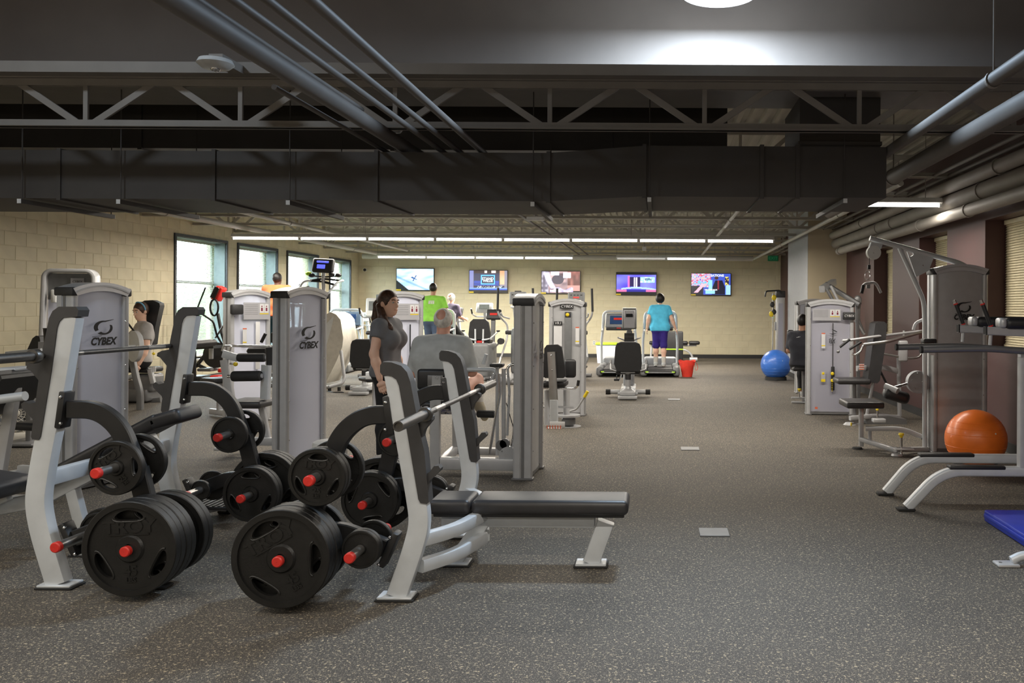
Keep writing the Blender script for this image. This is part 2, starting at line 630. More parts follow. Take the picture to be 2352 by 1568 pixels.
def block_mesh(w, h, axis):
    """painted block face, proud of its mortar joint; chamfered edge"""
    t, c = 0.004, 0.004
    o = [(-w / 2, -h / 2), (w / 2, -h / 2), (w / 2, h / 2), (-w / 2, h / 2)]
    i = [(-w / 2 + c, -h / 2 + c), (w / 2 - c, -h / 2 + c), (w / 2 - c, h / 2 - c), (-w / 2 + c, h / 2 - c)]
    V = [(a, 0, b_) for a, b_ in o] + [(a, -t * 0.5, b_) for a, b_ in o] + [(a, -t, b_) for a, b_ in i]
    Fc = [(0, 1, 5, 4), (1, 2, 6, 5), (2, 3, 7, 6), (3, 0, 4, 7), (4, 5, 9, 8), (5, 6, 10, 9), (6, 7, 11, 10), (7, 4, 8, 11), (8, 9, 10, 11)]
    if axis == 'x':     # wall facing +X
        V = [(-y, x, z) for x, y, z in V]
    return V, Fc


def block_wall(parent, axis, fixed, s0, s1, holes, z0, z1, rank, limit=300):
    bw, bh, j = 0.4064, 0.2032, 0.010
    full, rest = [], MB()
    row, z = 0, z0
    while z < z1 - 0.02:
        h = min(bh, z1 - z) - j
        s = s0 - (bw / 2 if row % 2 else 0)
        while s < s1 - 0.02:
            a, b_ = max(s, s0), min(s + bw, s1)
            segs = [(a, b_)]
            for (ha, hb, hz0, hz1) in holes:
                if z + bh > hz0 + 0.05 and z < hz1 - 0.05:
                    ns = []
                    for (p, q) in segs:
                        if q <= ha or p >= hb:
                            ns.append((p, q))
                        else:
                            if p < ha - 0.03:
                                ns.append((p, ha))
                            if q > hb + 0.03:
                                ns.append((hb, q))
                    segs = ns
            for (p, q) in segs:
                w = q - p - j
                c = ((p + q) / 2, z + (h + j) / 2)
                if abs(w - (bw - j)) < 1e-3 and abs(h - (bh - j)) < 1e-3:
                    full.append(c)
                elif w > 0.02:
                    V, Fc = block_mesh(w, h, axis)
                    off = (c[0], fixed, c[1]) if axis == 'y' else (fixed, c[0], c[1])
                    rest.add(V, Fc, Matrix.Translation(off))
            s += bw
        z += bh
        row += 1
    full.sort(key=rank)
    V, Fc = block_mesh(bw - j, bh - j, axis)
    me = MB().add(V, Fc).mesh('block', 'wall_block', 20)
    for k, c in enumerate(full):
        off = (c[0], fixed, c[1]) if axis == 'y' else (fixed, c[0], c[1])
        if k < limit:
            o = link('block', me, parent)
            o.location = off
        else:
            rest.add(V, Fc, Matrix.Translation(off))
    rest.build('blocks', 'wall_block', parent, kind='stuff', ang=20)


block_wall(wl, 'x', XL, 10.2, YB, [(a - 0.06, b_ + 0.06, WZ0 - 0.06, WZ1 + 0.06) for a, b_ in WINS], 0.12, 3.66, lambda c: c[0] + 2.2 * abs(c[1] - 1.9))
block_wall(wb, 'y', YB, XL, 3.7, [], 0.12, 3.2, lambda c: -c[1] if c[1] < 2.6 else 9 - c[1])
struct('baseboard_left', MB().bb(XL, XL + 0.012, YF, YB, 0, 0.11), 'baseboard_rubber', label='black rubber cove base along the left wall')
struct('baseboard_back', MB().bb(XL, 3.7, YB - 0.012, YB, 0, 0.11), 'baseboard_rubber', label='black rubber cove base along the back wall')

# ---- left windows
BL = {0: (0.46, 0.62), 1: (0.46, 0.62), 2: (1.62, 1.05), 3: (0.46, 0.62)}       # blind bottom z, slat tilt
for i, (a, b_) in enumerate(WINS):
    w = bpy.data.objects.new('window_%d' % (i + 1), None)
    COL.objects.link(w)
    w.location = (XL, (a + b_) / 2, WZ0)
    lab = ['tall bright window nearest on the left wall', 'tall bright window second along the left wall', 'left wall window with the blind half lowered', 'tall bright window nearest the back corner'][i]
    tag(w, lab, None, None, 'structure')
    hw, hh = (b_ - a) / 2, WZ1 - WZ0
    f = 0.055
    tr = MB()
    tr.bb(-0.02, 0.03, -hw - f, -hw, -f, hh + f).bb(-0.02, 0.03, hw, hw + f, -f, hh + f).bb(-0.02, 0.03, -hw, hw, hh, hh + f)
    tr.build('window_frame', 'window_trim', w)
    rv = MB()
    rv.bb(-0.26, -0.005, hw - 0.012, hw, 0, hh).bb(-0.26, -0.005, -hw, -hw + 0.012, 0, hh).bb(-0.26, -0.005, -hw, hw, hh - 0.012, hh)
    rv.build('reveal', 'reveal_paint', w)
    MB().bb(-0.26, 0.05, -hw - 0.03, hw + 0.03, -0.04, 0.0).build('window_sill', 'sill', w)
    sash = MB()
    sash.bb(-0.30, -0.255, -hw, -hw + 0.05, 0, hh).bb(-0.30, -0.255, hw - 0.05, hw, 0, hh).bb(-0.30, -0.255, -hw, hw, 0, 0.05).bb(-0.30, -0.255, -hw, hw, hh - 0.05, hh).bb(-0.295, -0.26, -hw, hw, 1.50, 1.55)
    sash.build('sash', 'window_trim', w)
    for z0, z1 in ((0.05, 1.50), (1.55, hh - 0.05)):
        MB().bb(-0.281, -0.277, -hw + 0.05, hw - 0.05, z0, z1).build('window_pane', 'window_glass', w)
    bot, tilt = BL[i]
    bd = MB()
    z = hh - 0.05
    R = Matrix.Rotation(tilt, 4, 'Y')
    while z > bot - WZ0 + 0.04:
        bd.box((-0.225, 0, z), (0.026, 2 * hw - 0.06, 0.0016), 0, R)
        z -= 0.026
    bd.build('blind_slats', 'blind', w, kind='stuff')
    MB().bb(-0.245, -0.205, -hw + 0.02, hw - 0.02, hh - 0.05, hh - 0.012).build('blind_headrail', 'blind', w)
    MB().bb(-0.24, -0.21, -hw + 0.03, hw - 0.03, bot - WZ0 + 0.005, bot - WZ0 + 0.03).build('blind_rail', 'blind', w)

# outside
tag(MB().bb(-60, -9.7, -10, 60, -0.5, -0.4).build('lawn', 'lawn'), 'green lawn outside the left windows', 'lawn')
rnd = random.Random(3)
for i, (y, lab) in enumerate(((17.5, 'green hedge bush outside the nearer left windows'), (27.0, 'green hedge bush outside the farther left windows'))):
    hb = MB()
    for k in range(14):
        rr = rnd.uniform(0.5, 0.9)
        hb.sphere((-15 + rnd.uniform(-.8, .8), y + rnd.uniform(-2.4, 2.4), -0.395 + rr + rnd.uniform(0.0, 0.9) * (k > 5)), rr, nu=10, nv=7)
    hb.build('hedge_bush', 'hedge', label=lab, cat='bush')

# ---- right red wall with recessed windows
RW = [(8.30, 9.50), (10.75, 11.90), (13.25, 14.40)]
RZ0, RZ1 = 1.09, 2.55
mb = MB()
e = YF
for a, b_ in RW:
    mb.bb(XR, XR + 0.4, e, a, 0, ZD + 1.0).bb(XR, XR + 0.4, a, b_, 0, RZ0).bb(XR, XR + 0.4, a, b_, RZ1, ZD + 1.0)
    e = b_
mb.bb(XR, XR + 0.4, e, 25.8, 0, ZD + 1.0)
wr = struct('wall_right', mb, 'red_paint', label='dark red painted wall with recessed windows')
struct('baseboard_right', MB().bb(XR - 0.012, XR, YF, 16.5, 0, 0.11), 'baseboard_rubber', label='black rubber base along the red wall')
for i, (a, b_) in enumerate(RW):
    w = bpy.data.objects.new('window_%d' % (i + 5), None)
    COL.objects.link(w)
    w.location = (XR, (a + b_) / 2, RZ0)
    tag(w, ['nearest blind-covered window in the red wall', 'middle blind-covered window in the red wall', 'farthest blind-covered window in the red wall'][i], None, None, 'structure')
    hw, hh = (b_ - a) / 2, RZ1 - RZ0
    fr = MB()
    fr.bb(0.27, 0.33, -hw, -hw + 0.05, 0, hh).bb(0.27, 0.33, hw - 0.05, hw, 0, hh).bb(0.27, 0.33, -hw, hw, 0, 0.05).bb(0.27, 0.33, -hw, hw, hh - 0.05, hh)
    fr.build('window_frame', 'window_trim', w)
    MB().bb(0.298, 0.302, -hw + 0.05, hw - 0.05, 0.05, hh - 0.05).build('window_pane', 'window_glass', w)
    MB().bb(0.34, 0.37, -hw, hw, 0, hh).build('outer_shutter', 'window_trim', w)
    bd = MB()
    z = hh - 0.06
    R = Matrix.Rotation(-1.05, 4, 'Y')
    while z > 0.05:
        bd.box((0.235, 0, z), (0.034, 2 * hw - 0.03, 0.0018), 0, R)
        z -= 0.0285
    bd.build('blind_slats', 'blind_tan', w, kind='stuff')
    MB().bb(0.21, 0.26, -hw + 0.01, hw - 0.01, hh - 0.055, hh - 0.005).build('blind_headrail', 'blind_tan', w)
    MB().bb(0.215, 0.255, -hw + 0.015, hw - 0.015, 0.012, 0.04).build('blind_rail', 'blind_tan', w)
    MB().bb(0.0, 0.26, -hw, hw, -0.001, 0.010).build('window_sill', 'red_paint', w)

# ---- column and return wall at the far right
CX0, CY0, CY1 = 2.98, 16.5, 19.0
struct('wall_column', MB().bb(CX0, XR + 0.3, CY0, CY1, 0, ZD), 'beige_paint', label='beige square column at the end of the red wall')
struct('baseboard_column', MB().bb(CX0 - 0.012, CX0, CY0 - 0.012, CY1, 0, 0.11).bb(CX0, XR, CY0 - 0.012, CY0, 0, 0.11), 'baseboard_rubber', label='black rubber base around the column')
struct('bluelit_sheet', MB().bb(CX0 - 0.006, CX0, CY0, CY1, 0.11, ZD), 'bluelit_grey', label='side of the column greyed to stand in for bluish light on it')  # thin grey sheet, paints in the bluish light on this column face

# ---- ceilings
mb = MB()
x = -9.6
prof = []
while x < 4.4:
    prof += [(x, ZD), (x + 0.055, ZD), (x + 0.075, ZD + 0.04), (x + 0.13, ZD + 0.04)]
    x += 0.15
V, Fc = [], []
for (a, z) in prof:
    V += [(a, 7.37, z), (a, 25.8, z)]
for i in range(len(prof) - 1):
    Fc.append((2 * i, 2 * i + 1, 2 * i + 3, 2 * i + 2))
mb.add(V, Fc)
mb.bb(-9.6, 4.4, 7.37, 25.8, ZD + 0.05, ZD + 0.12)
struct('ceiling', mb, 'deck_paint', label='painted corrugated metal roof deck')
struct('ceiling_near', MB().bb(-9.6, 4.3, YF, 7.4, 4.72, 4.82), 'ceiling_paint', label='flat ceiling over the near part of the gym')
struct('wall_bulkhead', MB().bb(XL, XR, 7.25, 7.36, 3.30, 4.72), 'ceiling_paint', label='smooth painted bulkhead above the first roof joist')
struct('added_ledge', MB().bb(XL, XR, 6.25, 7.25, 3.275, 3.358), 'steel_paint', label='long painted ledge added below the bulkhead to stop the lamp light')  # added shelf, keeps the round lamp's light off the first joist

# ---- roof joists
def joist(y, lab, x0=XL + 0.02, x1=XR - 0.02, zb=3.10, zt=3.66, per=1.36, ph=0.0, m='joist_paint'):
    t = thing('roof_joist', lab, 'joist', (0, y, zb), 0, 'open web steel roof joists')
    hgt = zt - zb
    for s in (-1, 1):
        MB().bb(x0, x1, s * 0.012, s * 0.055, 0, 0.008).bb(x0, x1, s * 0.012, s * 0.018, 0, 0.055).build('bottom_chord', m, t)
    MB().bb(x0, x1, -0.06, 0.06, hgt - 0.008, hgt).bb(x0, x1, -0.02, -0.012, hgt - 0.06, hgt).bb(x0, x1, 0.012, 0.02, hgt - 0.06, hgt).build('top_chord', m, t)
    x = x0 + ph
    while x < x1:
        for (xa, za, xb, zb_) in ((x - per * 0.46, hgt - 0.02, x - 0.06, 0.03), (x, hgt - 0.02, x, 0.03), (x + per * 0.46, hgt - 0.02, x + 0.06, 0.03)):
            if min(xa, xb) > x0 - 0.02 and max(xa, xb) < x1 + 0.02:
                wm = MB()
                wm.sweep([(xa, 0, za), (xb, 0, zb_)], rrect(0.022, 0.05 if xa != xb else 0.036, 0.002, 1), up=(1, 0, 0) if xa == xb else (0, 0, 1))
                wm.build('web_member', m, t)
        x += per
    return t


JY = [6.42, 9.9, 11.5, 13.1, 14.7, 16.3, 17.9, 19.5, 21.1, 22.7, 24.3]
ORD = ['first', 'second', 'third', 'fourth', 'fifth', 'sixth', 'seventh', 'eighth', 'ninth', 'tenth', 'last']
for k, y in enumerate(JY):
    # the first joist's V panels stand where the photograph shows them
    lab = 'open web steel joist, %s back from the bulkhead' % ORD[k]
    if k == 0:
        joist(y, lab, zb=2.895, zt=3.274, ph=(PX(195, y) - XL - 0.02) % 1.20, per=1.20, m='steel_paint')
    else:
        joist(y, lab, ph=0.35 * (k % 3), per=1.40)

# ---- ductwork
DY = 6.80
K = DY / 8.4
du = thing('air_duct', 'long dark rectangular air duct hung under the joists', 'duct', (0, DY, 2.391))
XD1 = PX(2034, DY)
segx = [XL + 0.1] + [PX(u, DY) for u in (135, 490, 863, 1258, 1478, 1748, 1830, 2034)]
zb = [0, 0, 0, 0, 0, 0.055 * K, 0.055 * K, 0.055 * K, 0.055 * K]
zt = [0.49 * K] * 5 + [0.57 * K] * 4
DW = 1.0
for i in range(len(segx) - 1):
    a, b_ = segx[i], segx[i + 1]
    V = [(a, 0, zb[i]), (b_, 0, zb[i + 1]), (b_, 0, zt[i + 1]), (a, 0, zt[i]), (a, DW, zb[i]), (b_, DW, zb[i + 1]), (b_, DW, zt[i + 1]), (a, DW, zt[i])]
    MB().add(V, [(0, 1, 2, 3), (4, 7, 6, 5), (0, 4, 5, 1), (3, 2, 6, 7), (0, 3, 7, 4), (1, 5, 6, 2)]).build('duct_section', 'duct_paint', du)
    if i:
        MB().bb(a - 0.016, a + 0.016, -0.015, DW + 0.015, zb[i] - 0.015, zt[i] + 0.012).build('flange', 'duct_paint', du)
for u in (60, 285, 670, 1225, 1490, 1935):
    x = PX(u, DY)
    z = 0.042 if x > PX(1478, DY) else 0
    hg = MB().bb(x - 0.016, x + 0.016, -0.08, DW + 0.08, z - 0.052, z - 0.016).build('hanger_channel', 'duct_paint', du)
    for ya in (-0.084, DW + 0.08):
        MB().bb(x - 0.016, x + 0.016, ya, ya + 0.004, z - 0.052, z - 0.016).build('channel_end', 'fixture_white', hg)
    MB().tube([(x, -0.05, z - 0.016), (x, -0.05, 0.884)], 0.005, 6).build('hanger_rod', 'duct_paint', hg)
    MB().tube([(x, DW + 0.05, z - 0.016), (x, DW + 0.05, 1.329)], 0.005, 6).build('hanger_rod', 'duct_paint', hg)
t = thing('duct_riser', 'dark square duct riser joining the long duct to the roof', 'duct', (PX(1924, 6.9), 7.05, 2.855))
hwr = (PX(2016, 6.9) - PX(1832, 6.9)) / 2
MB().bb(-hwr, hwr, -0.2, 0.6, 0.0, 0.418).build('riser_body', 'duct_paint', t)
MB().bb(-hwr - 0.012, hwr + 0.012, -0.212, 0.612, 0.02, 0.05).build('flange', 'duct_paint', t)
t = thing('return_duct', 'wide dark return air duct above and behind the first joist', 'duct', (0, 7.97, 3.03))
MB().bb(XL + 0.1, PX(1668, 7.97), 0, 0.62, 0, 0.52).build('duct_body', 'duct_paint', t)
for u in (320, 900, 1400):
    MB().bb(PX(u, 7.97) - 0.02, PX(u, 7.97) + 0.02, -0.015, 0.635, -0.015, 0.535).build('flange', 'duct_paint', t)

# ---- pipes running away from the viewer
def pipe(u, v, z, r, y0, y1, lab, name='ceiling_pipe', hang=(), mat='pipe_shaded', bands=()):
    """pipe parallel to the side walls; (u, v) = a point on its image line"""
    d = (z - H) * F / (V0 - v)
    x = PX(u, d)
    t = thing(name, lab, 'pipe', (x, y0, z))
    MB().tube([(0, 0, 0), (0, y1 - y0, 0)], r, 14).build('pipe_run', mat, t)
    for y in hang:
        MB().tube([(0, y - y0, r), (0, y - y0, ZD - z if y > 7.3 else 4.72 - z)], 0.006, 6).build('hanger_rod', 'steel_paint', t)
        MB().lathe([(r + 0.002, -0.012), (r + 0.008, -0.012), (r + 0.008, 0.012), (r + 0.002, 0.012)], Matrix.Translation((0, y - y0, 0)) @ Matrix.Rotation(PI / 2, 4, 'X'), 16).build('hanger_ring', 'steel_paint', t)
    for y in bands:
        MB().lathe([(r + 0.001, -0.02), (r + 0.012, -0.02), (r + 0.012, 0.02), (r + 0.001, 0.02)], Matrix.Translation((0, y - y0, 0)) @ Matrix.Rotation(PI / 2, 4, 'X'), 16).build('pipe_band', mat, t)
    return t


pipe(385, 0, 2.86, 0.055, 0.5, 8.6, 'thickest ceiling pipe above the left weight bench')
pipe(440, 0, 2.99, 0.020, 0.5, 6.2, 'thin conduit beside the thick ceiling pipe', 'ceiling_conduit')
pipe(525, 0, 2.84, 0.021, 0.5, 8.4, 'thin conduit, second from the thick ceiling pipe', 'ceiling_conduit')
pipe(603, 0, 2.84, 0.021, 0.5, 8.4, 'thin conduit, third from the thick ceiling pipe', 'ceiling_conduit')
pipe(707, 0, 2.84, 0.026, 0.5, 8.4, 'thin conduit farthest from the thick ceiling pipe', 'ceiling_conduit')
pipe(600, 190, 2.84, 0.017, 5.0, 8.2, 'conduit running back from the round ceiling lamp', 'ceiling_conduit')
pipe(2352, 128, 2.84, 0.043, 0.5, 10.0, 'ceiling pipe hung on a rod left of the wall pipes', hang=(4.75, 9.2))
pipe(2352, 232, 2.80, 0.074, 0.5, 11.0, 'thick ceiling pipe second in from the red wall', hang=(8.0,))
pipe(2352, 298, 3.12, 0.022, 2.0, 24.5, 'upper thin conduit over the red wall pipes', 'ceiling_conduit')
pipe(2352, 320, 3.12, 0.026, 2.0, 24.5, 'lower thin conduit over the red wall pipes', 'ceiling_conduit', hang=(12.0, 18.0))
pipe(2352, 352, 2.98, 0.075, 2.0, 16.4, 'upper thick pipe along the red wall', bands=(8.4, 11.2, 14.0), mat='pipe_wrap')
pipe(2352, 398, 2.82, 0.095, 2.0, 16.9, 'middle thick pipe along the red wall, ending at the column', bands=(9.0, 12.4, 13.2, 16.8), mat='pipe_wrap')
pipe(2352, 437, 2.64, 0.070, 2.0, 16.0, 'lowest thick pipe along the red wall', bands=(9.3, 11.0, 13.0, 15.8), mat='pipe_wrap')
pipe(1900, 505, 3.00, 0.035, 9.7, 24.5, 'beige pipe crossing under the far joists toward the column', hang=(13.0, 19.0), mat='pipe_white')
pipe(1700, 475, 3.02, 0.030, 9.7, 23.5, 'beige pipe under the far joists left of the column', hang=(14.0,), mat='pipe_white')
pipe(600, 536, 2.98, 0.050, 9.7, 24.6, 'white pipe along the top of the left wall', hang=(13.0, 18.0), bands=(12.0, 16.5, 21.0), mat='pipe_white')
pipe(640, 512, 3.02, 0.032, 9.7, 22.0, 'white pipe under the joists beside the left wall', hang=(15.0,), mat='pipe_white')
pipe(1290, 560, 3.05, 0.022, 9.7, 24.0, 'left of two thin conduits in the middle of the far ceiling', 'ceiling_conduit')
pipe(1310, 557, 3.05, 0.022, 9.7, 24.0, 'right of two thin conduits in the middle of the far ceiling', 'ceiling_conduit')
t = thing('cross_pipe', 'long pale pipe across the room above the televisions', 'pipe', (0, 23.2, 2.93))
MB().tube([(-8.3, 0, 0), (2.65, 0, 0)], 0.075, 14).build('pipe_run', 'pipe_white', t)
for x in (-6, -3, 0, 2):
    MB().tube([(x, 0, 0.07), (x, 0, 0.79)], 0.006, 6).build('hanger_rod', 'steel_paint', t)

# ---- pendant fluorescent lights
def fixture(x0, x1, y, n, lab, dim=(), z=LZ):
    t = thing('fluorescent_light', lab, 'light', ((x0 + x1) / 2, y, z), 0, 'pendant fluorescent lights')
    hl = (x1 - x0) / 2
    seg = (x1 - x0) / n
    for k in range(n):
        a, b_ = -hl + k * seg, -hl + (k + 1) * seg
        MB().prism([(-0.028, 0.0), (-0.055, 0.012), (-0.03, 0.07), (0.03, 0.07), (0.055, 0.012), (0.028, 0.0)], a + 0.002, b_ - 0.002, 'yz').build('housing', 'fixture_white', t)
        MB().cyl((a + 0.03, 0, -0.020), (b_ - 0.03, 0, -0.020), 0.019, 10).build('tube', 'tube_off' if k in dim else 'tube_glow', t)
        for q in (a, b_ - 0.028):
            MB().bb(q, q + 0.028, -0.02, 0.02, -0.045, 0.01).build('lamp_holder', 'fixture_white', t)
    for k in range(n + 1):
        if n < 4 or k % 2 == 0:
            MB().tube([(-hl + k * seg * 0.98 + 0.01, 0, 0.07), (-hl + k * seg * 0.98 + 0.01, 0, (ZD if y > 7.3 else 4.72) - z)], 0.004, 6).build('hanger_rod', 'steel_paint', t)
    return t


fixture(-7.36 - 0.635, -7.36 + 1.27 * 7 + 0.635, 15.5, 8, 'long row of lit fluorescent tubes across the middle of the far room')
fixture(-6.55 - 0.625, -6.55 + 1.25 * 3 + 0.625, 21.1, 4, 'left lit fluorescent row above the televisions')
fixture(-1.08, 1.475, 21.1, 2, 'right fluorescent pair above the televisions, one tube dark', dim=(0,))
fixture(-6.11 - 0.635, -6.11 + 1.27 * 7 + 0.635, 10.0, 8, 'lit fluorescent row behind the big duct, its end showing by the wall pipes')
for y, row in ((-1.2, 'rear near-floor'), (2.3, 'overhead')):
    for x0, n, side in ((-8.525, 2, 'leftmost pair'), (-4.725, 2, 'middle pair'), (-0.925, 3, 'right trio')):
        fixture(x0, x0 + 1.25 * n, y, n, '%s of the %s fluorescent lamps, out of view' % (side, row))

# round daylight lamps
for (x, y, z, lab) in ((DAYLAMP[0], DAYLAMP[1], DAYLAMP[2], 'bright round ceiling lamp at the top edge of the view'), (-4.4, 4.2, 4.612, 'round ceiling lamp above the left weight bench, out of view')):
    t = thing('round_lamp', lab, 'light', (x, y, z))
    MB().lathe([(0.275, 0.0), (0.30, -0.015), (0.31, 0.02), (0.28, 0.10), (0.27, 4.72 - z)], None, 32).build('lamp_tube', 'fixture_white', t)
    MB().lathe([(0.001, 0.002), (0.27, 0.0)], None, 32).build('diffuser', 'day_glow', t)

# detectors on the ceiling
p = P(495, 152, 5.95)
t = thing('emergency_light', 'white dome ceiling lamp hung at the first ledge', 'light', p)
MB().lathe([(0.001, -0.02), (0.09, -0.015), (0.125, 0.015), (0.11, 0.045), (0.05, 0.06), (0.001, 0.062)], None, 24).build('body', 'fixture_white', t)
MB().sphere((0, 0, -0.015), 0.035, (1, 1, 0.8)).build('lens', 'chrome', t)
MB().bb(-0.05, 0.05, 0.0, 6.26 - p.y, 0.03, 0.09).build('mounting_arm', 'steel_paint', t)
p = P(907, 297, 6.9)
t = thing('smoke_detector', 'small white detector hung below the first joist', 'detector', p)
MB().lathe([(0.001, -0.03), (0.05, -0.025), (0.062, 0.0), (0.05, 0.03), (0.012, 0.045), (0.006, 3.28 - p.z)], None, 20).build('body', 'fixture_white', t)
MB().lathe([(0.055, -0.008), (0.066, -0.004), (0.066, 0.008), (0.055, 0.012)], None, 20).build('collar', 'white_plastic', t)
p = P(1230, 502, 12.2)
t = thing('junction_box', 'pale junction box on conduit under the far joists', 'box', p)
MB().rbox((0, 0, 0), (0.26, 0.08, 0.06), 0.008, 1).build('body', 'fixture_white', t)
MB().tube([(0, 0, 0.03), (0, 0, ZD - p.z)], 0.01, 6).build('conduit_drop', 'steel_paint', t)
p = P(1480, 571, 18)
t = thing('sprinkler_box', 'small white sensor under the ceiling behind the long lamp row', 'sensor', p)
MB().rbox((0, 0, 0), (0.09, 0.09, 0.09), 0.01, 1).build('body', 'fixture_white', t)
MB().tube([(0, 0, 0.04), (0, 0, ZD - p.z)], 0.008, 6).build('stem', 'steel_paint', t)
p = P(836, 619, 25.29)
t = thing('security_camera', 'small white dome camera in the back left corner', 'camera', p)
MB().rbox((0.0, 0.10, 0), (0.10, 0.2, 0.10), 0.03, 2).build('body', 'white_plastic', t)
MB().sphere((0.03, -0.02, -0.01), 0.045).build('lens', 'screen_dark', t)
p = P(1776, 593, 25.3)
t = thing('exit_sign', 'dim green exit sign high on the back wall', 'sign', p)
MB().rbox((0, 0.06, 0), (0.32, 0.06, 0.17), 0.01, 1).build('body', 'exit_green', t)
text_mb('EXIT', 0.13, 0.003, 0, Matrix.Translation((0, 0.028, 0)) @ FACE_CAM).build('lettering', 'exit_letter', t)


def outlet(p, normal, lab, mat='white_plastic'):
    t = thing('wall_outlet', lab, 'outlet', p)
    R = {'y': Matrix.Identity(4), 'x': Matrix.Rotation(PI / 2, 4, 'Z'), '-x': Matrix.Rotation(-PI / 2, 4, 'Z')}[normal]
    a = MB()
    a.rbox((0, 0, 0), (0.075, 0.012, 0.12), 0.004, 1, M=R).build('cover_plate', mat, t)
    for z in (-0.026, 0.026):
        MB().rbox((0, -0.007, z), (0.034, 0.004, 0.03), 0.002, 1, M=R).build('socket', 'mid_grey', t)


outlet((PX(1365, YB), YB - 0.01, 0.45), 'y', 'wall outlet under the middle television')
outlet((XL + 0.015, 14.0, 0.50), 'x', 'wall outlet on the left wall by the seated woman')
outlet((XR - 0.008, 12.6, 1.14), '-x', 'white wall outlet on the red wall')
outlet((PX(828, YB), YB - 0.01, 1.33), 'y', 'small white switch on the back wall by the corner', 'cream_plastic')
# ================================================================ FREE WEIGHTS
def ring_prof(r, w, t):
    return [(r - w, -t), (r - 0.004, -t), (r, -t + 0.004), (r, t - 0.004), (r - 0.004, t), (r - w, t), (r - w, -t)]


_pl = {}


def plate_meshes(r, holes, th):
    """disc with three grip openings, raised rim and hub; axis along y, face to -y"""
    key = (r, holes, th)
    if key in _pl:
        return _pl[key]
    mb = MB()
    RX = Matrix.Rotation(PI / 2, 4, 'X')
    if holes:
        cu = bpy.data.curves.new('plate', 'CURVE')
        cu.dimensions = '2D'
        cu.fill_mode = 'BOTH'
        cu.extrude = th * 0.22

        def spl(pts):
            sp = cu.splines.new('POLY')
            sp.points.add(len(pts) - 1)
            for p, q in zip(sp.points, pts):
                p.co = (q[0], q[1], 0, 1)
            sp.use_cyclic_u = True
        spl([((r - 0.01) * math.cos(2 * PI * i / 40), (r - 0.01) * math.sin(2 * PI * i / 40)) for i in range(40)])
        spl([(0.026 * math.cos(2 * PI * i / 16), 0.026 * math.sin(2 * PI * i / 16)) for i in range(16)])
        ri, ro, ha = r * 0.60, r * 0.80, 0.40
        for k in range(3):
            a = PI / 2 + k * 2 * PI / 3
            ca, sa = math.cos(a), math.sin(a)
            pts = []
            for i in range(20):
                t = 2 * PI * i / 20
                tx, ty = 0.30 * r * math.cos(t), 0.105 * r * math.sin(t)
                rad = 0.705 * r + ty - 0.55 * tx * tx / r
                pts.append((rad * ca - tx * sa, rad * sa + tx * ca))
            spl(pts)
        ob = bpy.data.objects.new('plate', cu)
        COL.objects.link(ob)
        me = bpy.data.meshes.new_from_object(ob.evaluated_get(bpy.context.evaluated_depsgraph_get()))
        mb.add([tuple(v.co) for v in me.vertices], [tuple(p.vertices) for p in me.polygons], RX)
        bpy.data.objects.remove(ob); bpy.data.curves.remove(cu); bpy.data.meshes.remove(me)
        body = mb.mesh('disc', 'plate_rubber')
    else:
        body = mb.lathe([(0.026, -th * 0.25), (r - 0.01, -th * 0.25), (r - 0.01, th * 0.25), (0.026, th * 0.25), (0.026, -th * 0.25)], RX, 36).mesh('disc', 'plate_rubber')
    rim = MB().lathe(ring_prof(r, r * 0.13, th / 2), RX, 44).mesh('rim', 'plate_rubber')
    hub = MB().lathe([(0.026, -th / 2), (r * 0.26, -th / 2), (r * 0.30, -th / 4), (r * 0.30, th / 4), (r * 0.26, th / 2), (0.026, th / 2)], RX, 28).mesh('hub', 'plate_rubber')
    lips = None
    if holes:
        lm = MB()
        for k in range(3):
            a = PI / 2 + k * 2 * PI / 3
            pts = []
            ca, sa = math.cos(a), math.sin(a)
            for i in range(15):
                t = PI * (1.02 + 0.96 * i / 14)
                tx, ty = 0.345 * r * math.cos(t), 0.15 * r * math.sin(t)
                rad = 0.715 * r + ty - 0.5 * tx * tx / r
                pts.append((rad * ca - tx * sa, -th * 0.24, rad * sa + tx * ca))
            lm.tube(pts, 0.005, 6)
        lips = lm.mesh('grip_lip', 'plate_rubber')
    _pl[key] = (body, rim, hub, lips)
    return _pl[key]


def plate(x, y, z, r, lab, th=0.045, holes=True, rot=0.0, text=None, grp='black rubber weight plates on the bench racks'):
    t = thing('weight_plate', lab, 'weight plate', (x, y, z), 0, grp)
    t.rotation_euler = (0, rot, 0)
    b_, rim, hub, lips = plate_meshes(r, holes, th)
    link('disc', b_, t)
    link('rim', rim, t)
    link('hub', hub, t)
    if lips:
        link('grip_lip', lips, t, kind='stuff')
    if text:
        a, b2 = text
        text_mb(a, r * 0.36, 0.008, 0.0, Matrix.Translation((0, -th * 0.22, r * 0.45)) @ FACE_CAM, bold=0.003, sx=1.15).build('brand_lettering', 'plate_rubber', t)
        MB().bb(-r * 0.42, r * 0.42, -th * 0.22 - 0.006, -th * 0.22, r * 0.285, r * 0.31).build('lettering_bar', 'plate_rubber', t)
        text_mb(b2, r * 0.28, 0.008, 0.0, Matrix.Translation((0, -th * 0.22, -r * 0.47)) @ FACE_CAM, bold=0.002).build('weight_number', 'plate_rubber', t)
        text_mb('LBS', r * 0.14, 0.010, 0.0, Matrix.Translation((0, -th * 0.22, -r * 0.66)) @ FACE_CAM, bold=0.001).build('unit_lettering', 'plate_rubber', t)
    return t


